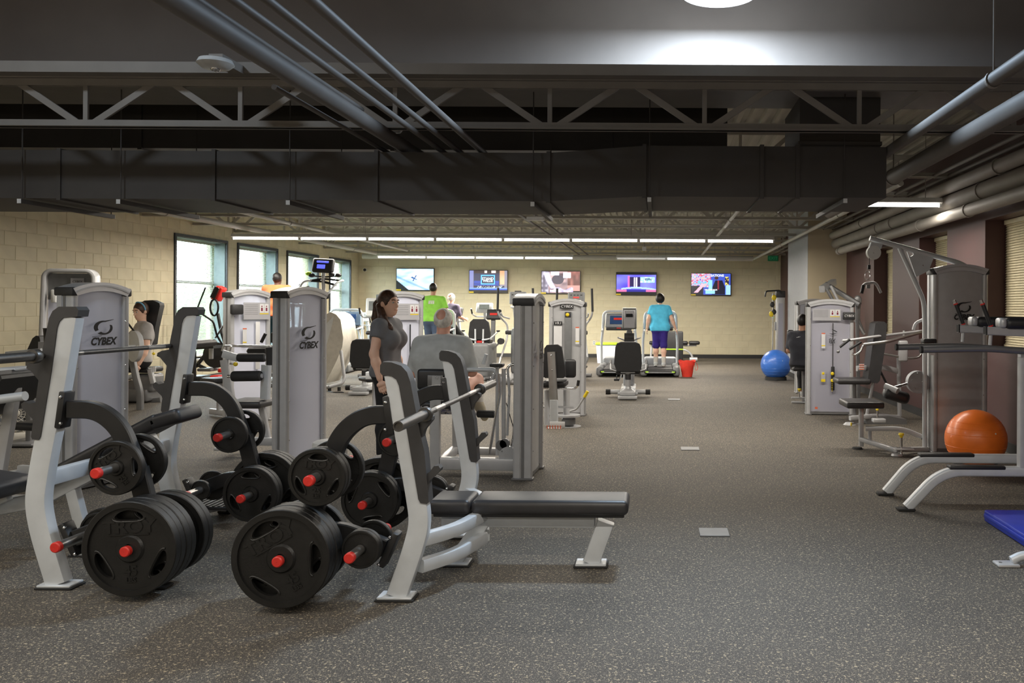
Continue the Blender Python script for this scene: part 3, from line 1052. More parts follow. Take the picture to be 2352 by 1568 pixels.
def rack_arms(t, sx, y, x0):
    """black storage tree on one upright: curved top arm, link, lower arm, three horns. sx = side (-1 left, +1 right); x0 = upright foot x"""
    def X(o):
        return x0 + sx * o
    top = fillet([(X(0.015), y, 0.955), (X(0.17), y, 0.955), (X(0.29), y, 0.86), (X(0.385), y, 0.62)], 0.16, 8)
    MB().sweep(top, rrect(0.05, 0.095, 0.006, 1)).build('storage_arm', 'black_paint', t)
    MB().sweep(fillet([(X(0.385), y, 0.64), (X(0.44), y, 0.42), (X(0.50), y, 0.20)], 0.1, 4), rrect(0.05, 0.10, 0.006, 1)).build('storage_link', 'black_paint', t)
    MB().sweep(fillet([(X(0.46), y, 0.33), (X(0.30), y, 0.36), (X(0.06), y, 0.265)], 0.1, 4), rrect(0.05, 0.09, 0.006, 1)).build('storage_arm', 'black_paint', t)
    MB().rbox((X(0.040 if sx < 0 else -0.01), y, 0.955), (0.035, 0.085, 0.20), 0.008, 2, rot=Matrix.Rotation(sx * 0.13, 4, 'Y')).build('bracket', 'black_paint', t)
    MB().rbox((X(0.035), y, 0.26), (0.035, 0.085, 0.19), 0.008, 2, rot=Matrix.Rotation(-sx * 0.42, 4, 'Y')).build('bracket', 'black_paint', t)
    for dz in (-0.07, 0.07):
        MB().sphere((X(0.05 if sx < 0 else 0.0), y - 0.045, 0.955 + dz), 0.009, nu=8, nv=6).build('bolt', 'chrome', t)
        MB().sphere((X(0.052 - dz * 0.4), y - 0.045, 0.26 + dz), 0.009, nu=8, nv=6).build('bolt', 'chrome', t)
    MB().sweep(fillet([(X(0.50), y, 0.19), (X(0.50), y, 0.05), (X(0.50), y, 0.012)], 0.02, 3), rrect(0.05, 0.05, 0.006, 1)).build('storage_leg', 'black_paint', t)
    MB().rbox((X(0.50), y, 0.009), (0.12, 0.09, 0.016), 0.006, 1).build('foot', 'rubber_foot', t)
    for (o, z) in HORNS:
        h = MB().cyl((X(o), y - 0.27, z), (X(o), y + 0.27, z), 0.024, 16).build('plate_horn', 'steel', t)
        for s in (-1, 1):
            MB().lathe([(0.001, -0.009), (0.022, -0.009), (0.027, -0.004), (0.027, 0.018)], Matrix.Translation((X(o), y + s * 0.275, z)) @ Matrix.Rotation(PI / 2 * (1 if s < 0 else -1), 4, 'X') @ Matrix.Rotation(PI, 4, 'X'), 18).build('horn_cap', 'red_cap', h)


HORNS = ((0.345, 0.666), (0.495, 0.272), (0.145, 0.292))

# --- pixel tracings of the guard / hook profile (near upright of the flat bench), at the upright's own depth
def Z8(zx, zy, d=4.3):
    p = P(820 + zx / 2.529, 780 + zy / 2.529, d)
    return (p.x, p.z)


def barbell(x, y0, z, lab):
    t = thing('barbell', lab, 'barbell', (x, y0, z))
    MB().cyl((0, 0.46, 0), (0, 1.74, 0), 0.0145, 14).build('shaft', 'bar_steel', t)
    for a, b_ in ((0.62, 0.80), (1.40, 1.58)):
        MB().cyl((0, a, 0), (0, b_, 0), 0.0150, 14).build('knurled_grip', 'steel', t)
    for s, (a, b_, c) in ((0, (0.0, 0.43, 0.465)), (1, (2.20, 1.77, 1.735))):
        R = Matrix.Translation((0, a, 0)) @ Matrix.Rotation(-PI / 2 if s == 0 else PI / 2, 4, 'X')
        MB().lathe([(0.001, 0.012), (0.017, 0.012), (0.019, 0.0), (0.025, 0.0), (0.025, 0.43)], R, 18).build('sleeve', 'bar_steel', t)
        MB().lathe([(0.016, 0.425), (0.036, 0.425), (0.038, 0.43), (0.038, 0.46), (0.030, 0.468), (0.016, 0.468)], R, 18).build('collar', 'bar_steel', t)
    return t


def foot_plate(t, x, y, w=0.20, dpt=0.12):
    MB().rbox((x, y, 0.017), (w - 0.02, dpt - 0.01, 0.014), 0.004, 1).build('foot_plate', 'silver_light', t)
    MB().rbox((x, y, 0.006), (w, dpt, 0.012), 0.004, 1).build('rubber_foot', 'rubber_foot', t)


# ---------------- flat bench (right)
FB = thing('flat_weight_bench', 'flat silver weight bench with black pad and barbell rack in front', 'weight bench', (0, 0, 0))
FX = -1.351
guard = [Z8(*q) for q in ((150, 145), (163, 126), (215, 128), (272, 148), (305, 185), (325, 245), (385, 560), (405, 640), (430, 932), (420, 942), (382, 938), (370, 915), (305, 530), (258, 262), (243, 228), (215, 208), (160, 200), (150, 185))]
hookU = [Z8(*q) for q in ((352, 470), (378, 458), (425, 436), (443, 446), (443, 464), (398, 520), (385, 565), (368, 560))]
hookL = [Z8(*q) for q in ((385, 775), (402, 778), (432, 760), (455, 728), (482, 726), (492, 742), (488, 758), (430, 812), (410, 860), (395, 860))]
for yy in (4.30, 5.45):
    up = MB()
    path = [(-1.362, yy, 1.165), (-1.247, yy, 0.54), (-1.226, yy, 0.40), (-1.262, yy, 0.26), (-1.345, yy, 0.02)]
    up.sweep(fillet([Vector(q) for q in path], 0.13, 6), rrect(0.072, 0.105, 0.010, 2))
    up.build('upright', 'silver_light', FB)
    g = MB().prism(guard, yy - 0.043, yy + 0.043).build('wear_guard', 'wear_guard', FB)
    MB().prism(hookU, yy - 0.030, yy + 0.030).build('bar_hook', 'wear_guard', g)
    MB().prism(hookL, yy - 0.030, yy + 0.030).build('bar_hook', 'wear_guard', g)
    foot_plate(FB, FX + 0.002, yy)
    rack_arms(FB, -1, yy, FX)
YC = 4.875
MB().rbox((-0.815, YC, 0.270), (0.90, 0.07, 0.085), 0.01, 2).build('beam', 'silver_light', FB)
MB().rtube([(-0.30, YC, 0.26), (-0.385, YC, 0.02)], 0.075, 0.10).build('front_leg', 'silver_light', FB)
foot_plate(FB, -0.386, YC, 0.20, 0.13)
MB().rtube([(-1.02, YC, 0.26), (-1.19, YC, 0.02)], 0.075, 0.085).build('rear_leg', 'silver_light', FB)
foot_plate(FB, -1.19, YC, 0.20, 0.13)
for s in (-1, 1):
    for z, xo in ((0.30, 0.0), (0.165, 0.02)):
        MB().rtube([(-1.235, YC + s * 0.555, z), (-1.10, YC + s * 0.36, z), (-1.02, YC + s * 0.02, z + (0.0 if z > 0.2 else -0.0))], 0.06, 0.07, 0.12).build('cross_tube', 'silver_light', FB)
for (a, b_, zz) in ((-1.315, -1.075, 0.367), (-1.068, -0.165, 0.367)):
    MB().rbox(((a + b_) / 2, YC, zz), (b_ - a, 0.285, 0.085), 0.030, 4).build('pad', 'vinyl_top', FB)
    MB().rbox(((a + b_) / 2, YC, zz - 0.050), (b_ - a - 0.05, 0.22, 0.02), 0.004, 1).build('pad_board', 'black_plastic', FB)
rebase(FB, (-1.0, YC, 0))
barbell(-1.195, 3.81, 0.965, 'steel barbell resting in the hooks of the flat bench')
RK = 'the flat bench rack'
hx = lambda o, s, x0: x0 + s * o
# near tree
XT, XB_, XS = FX - 0.345, FX - 0.495, FX - 0.145
yq = 4.30
for k in range(4):
    plate(XB_, yq - 0.225 + k * 0.048, 0.276, 0.243 - 0.002 * (k % 2), ['largest front plate lettered TROY on the near tree of the flat bench', 'second big plate in the stack of the flat bench near tree', 'third big plate in the stack of the flat bench near tree', 'rearmost big plate before the near tree arm of the flat bench'][k], rot=-0.52 + 0.55 * k, text=('TROY', '45') if k == 0 else None)
plate(XB_, yq + 0.07, 0.272, 0.225, 'big plate behind the near tree arm of the flat bench', rot=0.2)
for k in range(2):
    plate(XT, yq - 0.165 + k * 0.042, 0.664, 0.145, ['front medium plate on the upper near horn of the flat bench', 'second medium plate on the upper near horn of the flat bench'][k], th=0.036, rot=0.05 + 0.8 * k, text=('TROY', '25') if k == 0 else None)
plate(XT, yq + 0.065, 0.664, 0.150, 'medium plate behind the upper near arm of the flat bench', th=0.036, rot=0.6)
for k in range(2):
    plate(XS, yq - 0.115 + k * 0.033, 0.290, 0.097, ['front small plate beside the foot of the flat bench', 'second small plate beside the foot of the flat bench'][k], th=0.030, holes=False)
plate(XS, yq + 0.07, 0.290, 0.100, 'small plate behind the lower arm of the flat bench', th=0.03, holes=False)
# far tree
yq = 5.45
plate(XT, yq - 0.10, 0.664, 0.112, 'small plate on the upper far horn of the flat bench', th=0.03, holes=False)
plate(XB_, yq - 0.13, 0.274, 0.182, 'medium plate on the lower far horn of the flat bench', th=0.042, rot=0.9)
plate(XB_, yq - 0.08, 0.274, 0.182, 'second medium plate on the lower far horn of the flat bench', th=0.042, rot=0.1)
for k in range(3):
    plate(XB_, yq + 0.065 + 0.048 * k, 0.274, 0.240, ['first big plate behind the far tree of the flat bench', 'second big plate behind the far tree of the flat bench', 'third big plate behind the far tree of the flat bench'][k], rot=0.3 * k)
for k in range(2):
    plate(XS, yq + 0.06 + 0.033 * k, 0.290, 0.10, ['small plate on the low far horn of the flat bench', 'second small plate on the low far horn of the flat bench'][k], th=0.03, holes=False)

# ---------------- incline bench (left)
IB = thing('incline_weight_bench', 'tall silver incline weight bench with barbell rack at the left', 'weight bench', (0, 0, 0))
IX = -3.209
gB = [(187, 704), (193, 712), (190, 727), (158, 729), (149, 738), (144, 752), (131, 850), (106, 1000), (102, 1007), (88, 1006), (85, 1000), (98, 900), (112, 800), (126, 730), (134, 714), (148, 704)]
guardB = [(P(u, v, 4.45).x, P(u, v, 4.45).z) for u, v in gB]
hkU = [(122, 800), (112, 806), (106, 826), (84, 830), (72, 836), (70, 845), (80, 850), (98, 872), (104, 890), (116, 880)]
hkL = [(106, 915), (94, 922), (76, 926), (66, 920), (58, 926), (60, 936), (84, 960), (90, 980), (98, 975)]
hookBU = [(P(u, v, 4.45).x, P(u, v, 4.45).z) for u, v in hkU]
hookBL = [(P(u, v, 4.45).x, P(u, v, 4.45).z) for u, v in hkL]
for yy in (4.45, 5.60):
    path = [(-3.160, yy, 1.455), (-3.225, yy, 1.047), (-3.298, yy, 0.675), (-3.330, yy, 0.46), (-3.30, yy, 0.30), (-3.212, yy, 0.02)]
    MB().sweep(fillet([Vector(q) for q in path], 0.12, 6), rrect(0.072, 0.108, 0.010, 2)).build('upright', 'silver_light', IB)
    g = MB().prism(guardB, yy - 0.043, yy + 0.043).build('wear_guard', 'wear_guard', IB)
    MB().prism(hookBU, yy - 0.030, yy + 0.030).build('bar_hook', 'wear_guard', g)
    MB().prism(hookBL, yy - 0.030, yy + 0.030).build('bar_hook', 'wear_guard', g)
    foot_plate(IB, IX, yy)
    rack_arms(IB, 1, yy, IX + 0.03)
YI = 5.025
MB().rtube([(-3.31, 4.47, 0.575), (-3.31, 5.58, 0.575)], 0.06, 0.085).build('crossbar', 'silver_light', IB)
inc = math.atan2(0.33, 0.62)
MB().rbox((-3.34, YI, 0.640), (0.86, 0.27, 0.085), 0.03, 4, rot=Matrix.Rotation(-inc, 4, 'Y')).build('back_pad', 'vinyl', IB)
MB().rbox((-2.93, YI, 0.840), (0.20, 0.27, 0.085), 0.03, 4, rot=Matrix.Rotation(-inc * 0.6, 4, 'Y')).build('head_pad', 'vinyl', IB)
MB().rbox((-4.05, 4.86, 0.475), (0.56, 0.36, 0.10), 0.035, 4, rot=Matrix.Rotation(0.14, 4, 'Y')).build('seat_pad', 'vinyl_top', IB)
MB().rtube([(-3.05, YI, 0.70), (-3.75, YI, 0.33), (-4.35, YI, 0.22)], 0.07, 0.09, 0.1).build('beam', 'silver_light', IB)
MB().rbox((-4.05, 4.90, 0.34), (0.42, 0.05, 0.16), 0.01, 2, rot=Matrix.Rotation(-0.45, 4, 'Y')).build('adjustment_plate', 'silver_light', IB)
for k in range(4):
    MB().sphere((-4.17 + 0.07 * k, 4.872, 0.315 + 0.033 * k), 0.012, nu=8, nv=6).build('bolt', 'chrome', IB)
MB().rtube([(-4.30, YI, 0.24), (-4.36, YI, 0.02)], 0.07, 0.09).build('front_leg', 'silver_light', IB)
foot_plate(IB, -4.36, YI)
MB().rtube([(-3.55, YI, 0.40), (-3.45, YI, 0.02)], 0.06, 0.07).build('rear_leg', 'silver_light', IB)
foot_plate(IB, -3.45, YI, 0.18)
sp = MB().rbox((-3.15, 5.95, 0.10), (0.36, 0.34, 0.02), 0.006, 1).build('spotter_step', 'black_plastic', IB)
for k in range(9):
    MB().bb(-3.31 + k * 0.04 - 0.008, -3.31 + k * 0.04 + 0.008, 5.79, 6.11, 0.109, 0.116).build('step_rib', 'wear_guard', sp)
MB().rtube([(-3.28, 5.60, 0.09), (-3.15, 5.95, 0.07), (-3.15, 6.05, 0.03)], 0.05, 0.05, 0.05).build('step_arm', 'silver_light', IB)
MB().rbox((-3.15, 6.05, 0.02), (0.10, 0.08, 0.04), 0.01, 1).build('step_foot', 'rubber_foot', IB)
rebase(IB, (-3.4, YI, 0))
barbell(-3.275, 3.90, 1.245, 'steel barbell resting in the hooks of the tall incline bench')
BX = IX + 0.03
XT, XB_, XS = BX + 0.345, BX + 0.495, BX + 0.145
yq = 4.45
for k in range(4):
    plate(XB_, yq - 0.225 + k * 0.048, 0.276, 0.243 - 0.002 * (k % 2), ['largest front plate lettered TROY on the near tree of the incline bench', 'second big plate in the stack of the incline bench near tree', 'third big plate in the stack of the incline bench near tree', 'rearmost big plate before the near tree arm of the incline bench'][k], rot=-0.05 + 0.5 * k, text=('TROY', '45') if k == 0 else None)
for k in range(2):
    plate(XB_, yq + 0.07 + 0.048 * k, 0.272, 0.225, ['big plate behind the near tree arm of the incline bench', 'last big plate behind the near tree arm of the incline bench'][k], rot=0.3 + k)
plate(XT, yq - 0.11, 0.664, 0.142, 'medium front plate on the upper near horn of the incline bench', th=0.036, rot=-0.6, text=('TROY', '25'))
plate(XT, yq + 0.075, 0.664, 0.150, 'medium plate behind the upper near arm of the incline bench', th=0.036, rot=0.6)
plate(XS, yq + 0.05, 0.290, 0.100, 'small plate behind the lower near arm of the incline bench', th=0.03, holes=False)
plate(XS, yq + 0.085, 0.290, 0.115, 'second small plate behind the lower near arm of the incline bench', th=0.03)
yq = 5.60
plate(XT, yq - 0.12, 0.664, 0.120, 'smooth small plate on the upper far horn of the incline bench', th=0.032, holes=False)
plate(XT, yq + 0.07, 0.664, 0.140, 'plate with grip holes behind the upper far arm of the incline bench', th=0.036)
plate(XB_, yq - 0.13, 0.274, 0.182, 'medium plate on the lower far horn of the incline bench', th=0.042, rot=0.0)
plate(XB_, yq - 0.085, 0.274, 0.182, 'second medium plate on the lower far horn of the incline bench', th=0.042, rot=0.5)
for k in range(3):
    plate(XB_, yq + 0.065 + 0.048 * k, 0.274, 0.240, ['first big plate behind the far tree of the incline bench', 'second big plate behind the far tree of the incline bench', 'third big plate behind the far tree of the incline bench'][k], rot=0.35 * k)
plate(XS, yq - 0.10, 0.290, 0.066, 'tiny plate on the low far horn of the incline bench', th=0.028, holes=False)
plate(XS, yq + 0.055, 0.290, 0.10, 'small plate behind the low far arm of the incline bench', th=0.03, holes=False)
# ================================================================ STRENGTH MACHINES
def crescent(cx, cz, k):
    """the two strokes of the eye-shaped mark, as outlines in the xz plane"""
    lower, upper = [], []
    n = 14
    for i in range(n + 1):                      # right/lower crescent
        t = -2.3 + 2.75 * i / n
        lower.append((cx + k * 0.50 * math.cos(t), cz + k * 0.34 * math.sin(t) + k * 0.02))
    for i in range(n + 1):
        t = 0.45 - 2.75 * i / n
        lower.append((cx + k * 0.06 + k * 0.30 * math.cos(t), cz + k * 0.06 + k * 0.29 * math.sin(t)))
    for i in range(n + 1):                      # upper/left crescent with its tail
        t = 3.75 - 2.35 * i / n
        upper.append((cx - k * 0.02 + k * 0.52 * math.cos(t), cz + k * 0.06 + k * 0.34 * math.sin(t)))
    upper += [(cx + k * 0.55, cz + k * 0.46), (cx + k * 0.55, cz + k * 0.44)]
    for i in range(n + 1):
        t = 1.45 + 2.2 * i / n
        upper.append((cx + k * 0.04 + k * 0.36 * math.cos(t), cz + k * 0.06 + k * 0.27 * math.sin(t)))
    return lower, upper


def logo(parent, cx, y, cz, k, mat='ink'):
    lo, upp = crescent(cx, cz, k)
    lg = MB().prism(lo, y - 0.0015, y).build('logo_mark', mat, parent, kind='stuff')
    MB().prism(upp, y - 0.0015, y).build('logo_stroke', mat, lg)
    MB().prism([(cx - 0.62 * k, cz - 0.40 * k), (cx - 0.1 * k, cz - 0.355 * k), (cx - 0.1 * k, cz - 0.375 * k), (cx - 0.62 * k, cz - 0.425 * k)], y - 0.0015, y).build('logo_line', mat, lg)
    text_mb('CYBEX', 0.52 * k, 0.0015, 0.25, Matrix.Translation((cx - 0.03 * k, y - 0.001, cz - 0.66 * k)) @ FACE_CAM, bold=0.022 * k, sx=0.86).build('logo_lettering', mat, lg)


def tower(t, w=0.60, dp=0.18, h=1.66, style='back', acrylic='acrylic', stack_z=0.62, slot=False):
    """weight stack tower; broad face to -y"""
    pw = 0.055
    for s in (-1, 1):
        x = s * (w / 2 - pw / 2)
        post = MB().sweep([(x, 0, 0.015), (x, 0, h - 0.03)], rrect(pw, dp, 0.018, 3), up=(0, 1, 0)).build('post', 'silver', t)
        MB().bb(x + s * (pw / 2 - 0.002), x + s * (pw / 2 + 0.003), -0.016, 0.010, 0.02, h - 0.06).build('groove', 'silver_dark', post)
        MB().bb(x + s * (pw / 2 - 0.004), x + s * (pw / 2 + 0.008), 0.02, dp / 2 - 0.02, 0.02, h - 0.06).build('rib', 'silver', post)
        MB().rbox((x, 0, 0.010), (pw + 0.03, dp + 0.02, 0.02), 0.004, 1).build('foot', 'silver_dark', post)
        MB().rbox((x + s * 0.004, 0, h - 0.035), (pw + 0.018, dp + 0.02, 0.07), 0.012, 2).build('corner_cap', 'black_plastic', t)
    # arched cap
    n = 12
    arc = []
    for i in range(n + 1):
        q = -1 + 2 * i / n
        arc.append((q * (w / 2 + 0.004), h - 0.01 + 0.055 * (1 - q * q)))
    low = [(a * 0.86, b_ - 0.060 - 0.012 * (1 - (a / (w / 2)) ** 2)) for a, b_ in arc]
    MB().prism(arc + low[::-1], -dp / 2 - 0.012, dp / 2 + 0.012).build('cap', 'alu_cap', t)
    MB().prism([(a * 0.9, b_ - 0.022) for a, b_ in arc] + [(a * 0.9, b_ - 0.036) for a, b_ in arc][::-1], -dp / 2 - 0.019, -dp / 2 - 0.010).build('cap_line', 'silver', t)
    # panels (slightly bowed)
    iw = w / 2 - pw - 0.002

    def bowed(y, sgn):
        V, Fc = [], []
        m = 8
        for i in range(m + 1):
            q = -1 + 2 * i / m
            yy = y + sgn * 0.018 * (1 - q * q)
            V += [(q * iw, yy, 0.05), (q * iw, yy, h - 0.055 + 0.035 * (1 - q * q))]
        for i in range(m):
            Fc.append((2 * i, 2 * i + 2, 2 * i + 3, 2 * i + 1))
        return MB().add(V, Fc)
    if style == 'solid':
        bowed(-dp / 2 + 0.03, -1).build('back_panel', 'silver', t)
    else:
        bowed(-dp / 2 + 0.03, -1).build('back_panel', acrylic, t)
    bowed(dp / 2 - 0.03, 1).build('inner_panel', acrylic if style != 'solid' else 'silver', t)
    MB().bb(-iw, iw, -dp / 2 + 0.02, dp / 2 - 0.02, 0.012, 0.05).build('base', 'silver_dark', t)
    if style != 'solid':
        for s in (-1, 1):
            MB().cyl((s * 0.09, 0, 0.05), (s * 0.09, 0, h - 0.05), 0.012, 8).build('guide_rod', 'chrome', t)
        st = MB()
        k = 0.10
        while k < stack_z:
            st.bb(-iw * 0.72, iw * 0.72, -0.035, 0.035, k, k + 0.036)
            k += 0.040
        st.build('weight_stack', 'stack_steel', t, kind='stuff')
    for s in (-1, 1):
        for z in (0.25, 0.62, 1.0, 1.38):
            MB().sphere((s * (w / 2 - pw + 0.010), -dp / 2 - 0.002, z), 0.0055, nu=6, nv=5).build('rivet', 'chrome', t)
    return t


def placard(t, cx, y, cz, w, h, cybex=None):
    s = MB().bb(cx - w / 2, cx + w / 2, y - 0.003, y, cz - h / 2, cz + h / 2).build('placard', 'sign_grey', t)
    ln = MB()
    for k in range(6):
        ln.bb(cx - w * 0.46, cx + w * 0.05, y - 0.0038, y - 0.0028, cz + h * 0.36 - k * h * 0.11, cz + h * 0.36 - k * h * 0.11 + 0.004)
    ln.build('print_lines', 'mid_grey', s, kind='stuff')
    for q in (0.20, 0.38):
        MB().bb(cx + w * q - w * 0.08, cx + w * q + w * 0.08, y - 0.004, y - 0.0025, cz - h * 0.10, cz + h * 0.42).build('pictogram', 'sign_white', s)
        fg = MB()
        fg.sphere((cx + w * q, y - 0.004, cz + h * 0.28), 0.009, (1, 0.2, 1), 8, 6)
        fg.bb(cx + w * q - 0.012, cx + w * q + 0.012, y - 0.005, y - 0.0038, cz + 0.0, cz + h * 0.20)
        fg.build('figure_print', 'cl_maroon', s, kind='stuff')
    MB().bb(cx + w * 0.12, cx + w * 0.46, y - 0.004, y - 0.0025, cz - h * 0.19, cz - h * 0.13).build('yellow_strip', 'yellow', s)


def warn_label(t, cx, y, cz, h=0.20):
    a = MB().bb(cx - 0.026, cx + 0.026, y - 0.002, y, cz - h / 2, cz + h / 2).build('warning_label', 'sign_white', t)
    MB().bb(cx - 0.026, cx + 0.026, y - 0.003, y - 0.001, cz + h / 2 - 0.016, cz + h / 2).build('red_band', 'sign_red', a)
    MB().bb(cx - 0.026, cx + 0.026, y - 0.003, y - 0.001, cz - h / 2 + 0.03, cz - h / 2 + 0.045).build('yellow_band', 'yellow', a)


def pad(t, c, size, rot=None, mat='vinyl', r=0.03, name='pad', seg=4):
    return MB().rbox(c, size, min(r, min(size) * 0.45), seg, rot=rot).build(name, mat, t)


def roller(t, a, b_, r, mat='foam', name='roller_pad'):
    a, b_ = Vector(a), Vector(b_)
    d = b_ - a
    o = MB().sweep([a, a + d * 0.02, a + d * 0.06, a + d * 0.94, a + d * 0.98, b_], circ(r, 16), scale=[0.72, 0.92, 1, 1, 0.92, 0.72]).build(name, mat, t)
    for q, s in ((a, -1), (b_, 1)):
        MB().cyl(q, q + d.normalized() * s * 0.012, r * 0.45, 12).build('end_cap', 'silver', o)
    return o


def RZ(a):
    return Matrix.Rotation(a, 4, 'Z')


# ---- tower machine at the far left front (T1)
T1 = thing('arm_curl_machine', 'weight machine with white CYBEX panel beside the incline bench', 'weight machine', (PX(216, 6.95), 6.95, 0), math.radians(74))
tower(T1, w=0.52)
logo(T1, 0.0, -0.105, 1.32, 0.165)
MB().rtube([(0.1, 0.09, 0.06), (0.1, 0.95, 0.06)], 0.06, 0.08).build('base_beam', 'silver', T1)
MB().rbox((0.1, 0.95, 0.03), (0.5, 0.08, 0.06), 0.012, 2).build('base_foot', 'silver', T1)
MB().rtube([(0.1, 0.6, 0.08), (0.1, 0.66, 0.42)], 0.06, 0.07).build('seat_post', 'silver', T1)
pad(T1, (0.1, 0.66, 0.47), (0.36, 0.34, 0.07), name='seat')
# ---- T2: leg machine
T2 = thing('leg_curl_machine', 'leg machine with white CYBEX panel and black rollers behind the plates', 'weight machine', (PX(690, 8.05), 8.05, 0), math.radians(69))
tower(T2, w=0.53)
logo(T2, 0.0, -0.105, 1.25, 0.170)
rt = T2.matrix_basis.copy()


def w2l(root, p):
    """room point -> the thing's own coordinates"""
    R = Matrix.Translation(root.location) @ Matrix.Rotation(root.rotation_euler[2], 4, 'Z')
    return R.inverted() @ Vector(p)


def LP(root, u, v, d):
    return w2l(root, P(u, v, d))


def ltube(root, pts, r, mat='silver', name='tube', fil=0.0, n=10):
    return MB().tube([LP(root, *q) for q in pts], r, n, fil).build(name, mat, root)


def lrt(root, pts, w, h, mat='silver', name='tube', fil=0.0, up=(0, 0, 1)):
    return MB().rtube([LP(root, *q) for q in pts], w, h, fil, up=up).build(name, mat, root)


def box_at(root, u, v, d, size, mat, name, r=0.01, ry=0.0, rz=0.0):
    """rounded box standing square to the room at the photograph's pixel"""
    R = Matrix.Rotation(-root.rotation_euler[2] + rz, 4, 'Z') @ Matrix.Rotation(ry, 4, 'Y')
    return MB().rbox(LP(root, u, v, d), size, r, 3, rot=R).build(name, mat, root)


D = 8.35
roller(T2, LP(T2, 546, 821, D), LP(T2, 610, 821, D), 0.044)
roller(T2, LP(T2, 533, 864, D - 0.1), LP(T2, 600, 863, D - 0.1), 0.052)
roller(T2, LP(T2, 570, 806, D + 0.5), LP(T2, 612, 806, D + 0.5), 0.035)
ltube(T2, [(523, 864, D - .1), (540, 864, D - .1)], 0.018, 'chrome', 'axle')
lrt(T2, [(612, 838, D - .05), (609, 916, D - .05)], 0.05, 0.10, 'silver_light', 'lever_arm', up=(0, 1, 0))
lrt(T2, [(516, 826, D), (530, 918, D), (530, 1005, D)], 0.06, 0.08, 'silver', 'front_post')
ltube(T2, [(534, 794, D), (632, 796, D)], 0.014, 'chrome', 'range_bar')
lrt(T2, [(510, 806, D), (513, 794, D), (531, 794, D), (528, 806, D)], 0.02, 0.02, 'chrome', 'adjuster_loop', 0.02)
lrt(T2, [(512, 812, D), (545, 822, D)], 0.03, 0.08, 'silver_light', 'pivot_arm')
MB().sphere(LP(T2, 541, 836, D - 0.1), 0.022, nu=10, nv=8).build('knob', 'yellow', T2)
ltube(T2, [(528, 835, D - .1), (541, 836, D - .1)], 0.010, 'chrome', 'pull_pin')
cup = MB().lathe([(0.045, 0.0), (0.05, 0.16), (0.053, 0.17), (0.047, 0.165), (0.042, 0.005)], Matrix.Translation(LP(T2, 623, 838, 8.0)), 20).build('cup_holder', 'black_plastic', T2)
box_at(T2, 638, 825, 8.05, (0.05, 0.06, 0.26), 'black_plastic', 'cup_bracket', 0.02)
box_at(T2, 578, 925, D, (0.36, 0.40, 0.075), 'vinyl_top', 'seat', 0.03)
lrt(T2, [(600, 930, D + .05), (616, 1010, D + .05)], 0.05, 0.06, 'silver', 'seat_post')
lrt(T2, [(530, 1012, D), (640, 1014, D)], 0.07, 0.08, 'silver', 'base_beam')
lrt(T2, [(528, 1026, D), (530, 1000, D)], 0.06, 0.08, 'silver', 'base_foot')
box_at(T2, 530, 1024, D, (0.14, 0.4, 0.03), 'silver', 'foot_plate')
ltube(T2, [(600, 786, D + .4), (610, 766, D + .4)], 0.017, 'vinyl', 'hand_grip')
box_at(T2, 631, 775, D + .5, (0.05, 0.1, 0.12), 'vinyl', 'knee_pad', 0.02)

# white bucket beside T2
t = thing('bucket', 'white plastic tub lid showing above the flat bench plates', 'bucket', (PX(762, 7.35), 7.35, 0))
MB().lathe([(0.001, 0.005), (0.12, 0.0), (0.145, 0.30), (0.14, 0.30)], None, 28).build('body', 'bucket', t)
MB().lathe([(0.155, 0.27), (0.155, 0.295), (0.15, 0.315), (0.13, 0.325), (0.001, 0.325)], None, 28).build('lid', 'bucket', t)

# ---- T3: machine with the older man
T3 = thing('leg_extension_machine', 'silver leg machine where the grey-haired man sits', 'weight machine', (PX(1216, 7.55), 7.55, 0), math.radians(88))
tower(T3, w=0.58, dp=0.17, h=1.60, style='solid')
logo(T3, 0.0, -0.11, 1.16, 0.13)
D = 7.55
lrt(T3, [(1013, 1063, D), (1188, 1066, D)], 0.09, 0.11, 'silver', 'base_beam')
lrt(T3, [(1013, 1060, D), (1048, 1030, D + .55)], 0.07, 0.08, 'silver', 'base_beam')
lrt(T3, [(1048, 1034, D + .55), (1185, 1038, D + .45)], 0.07, 0.07, 'silver', 'base_beam')
lrt(T3, [(1000, 1076, D), (1000, 860, D)], 0.06, 0.09, 'silver', 'seat_post')
lrt(T3, [(1048, 1040, D + .5), (1048, 900, D + .5)], 0.06, 0.07, 'silver', 'rear_post')
box_at(T3, 998, 871, D - 0.02, (0.31, 0.07, 0.19), 'vinyl', 'back_pad', 0.03)
box_at(T3, 1000, 874, D - 0.075, (0.14, 0.02, 0.10), 'silver_dark', 'pad_plate', 0.005)
lrt(T3, [(1003, 862, D - .085), (1002, 930, D - .06)], 0.035, 0.085, 'silver', 'pad_strut', up=(0, 1, 0))
MB().sphere(LP(T3, 1003, 867, D - 0.11), 0.008, nu=6, nv=5).build('bolt', 'chrome', T3)
box_at(T3, 1030, 925, D + .22, (0.40, 0.42, 0.07), 'vinyl', 'seat', 0.03)
ltube(T3, [(1142, 842, D + .1), (1142, 1045, D + .1)], 0.016, 'silver', 'frame_tube')
ltube(T3, [(1157, 846, D + .1), (1157, 1045, D + .1)], 0.020, 'silver', 'frame_tube')
ltube(T3, [(1146, 858, D), (1150, 900, D), (1138, 960, D), (1124, 1042, D)], 0.013, 'chrome', 'guide_arm', 0.08)
ltube(T3, [(1068, 848, D + .15), (1136, 849, D + .15), (1142, 860, D + .15)], 0.022, 'silver_light', 'handle_tube', 0.04)
ltube(T3, [(1110, 836, D + .2), (1117, 813, D + .2)], 0.018, 'silver_light', 'hand_grip')
ltube(T3, [(1126, 880, D), (1136, 858, D)], 0.018, 'silver', 'hand_grip')
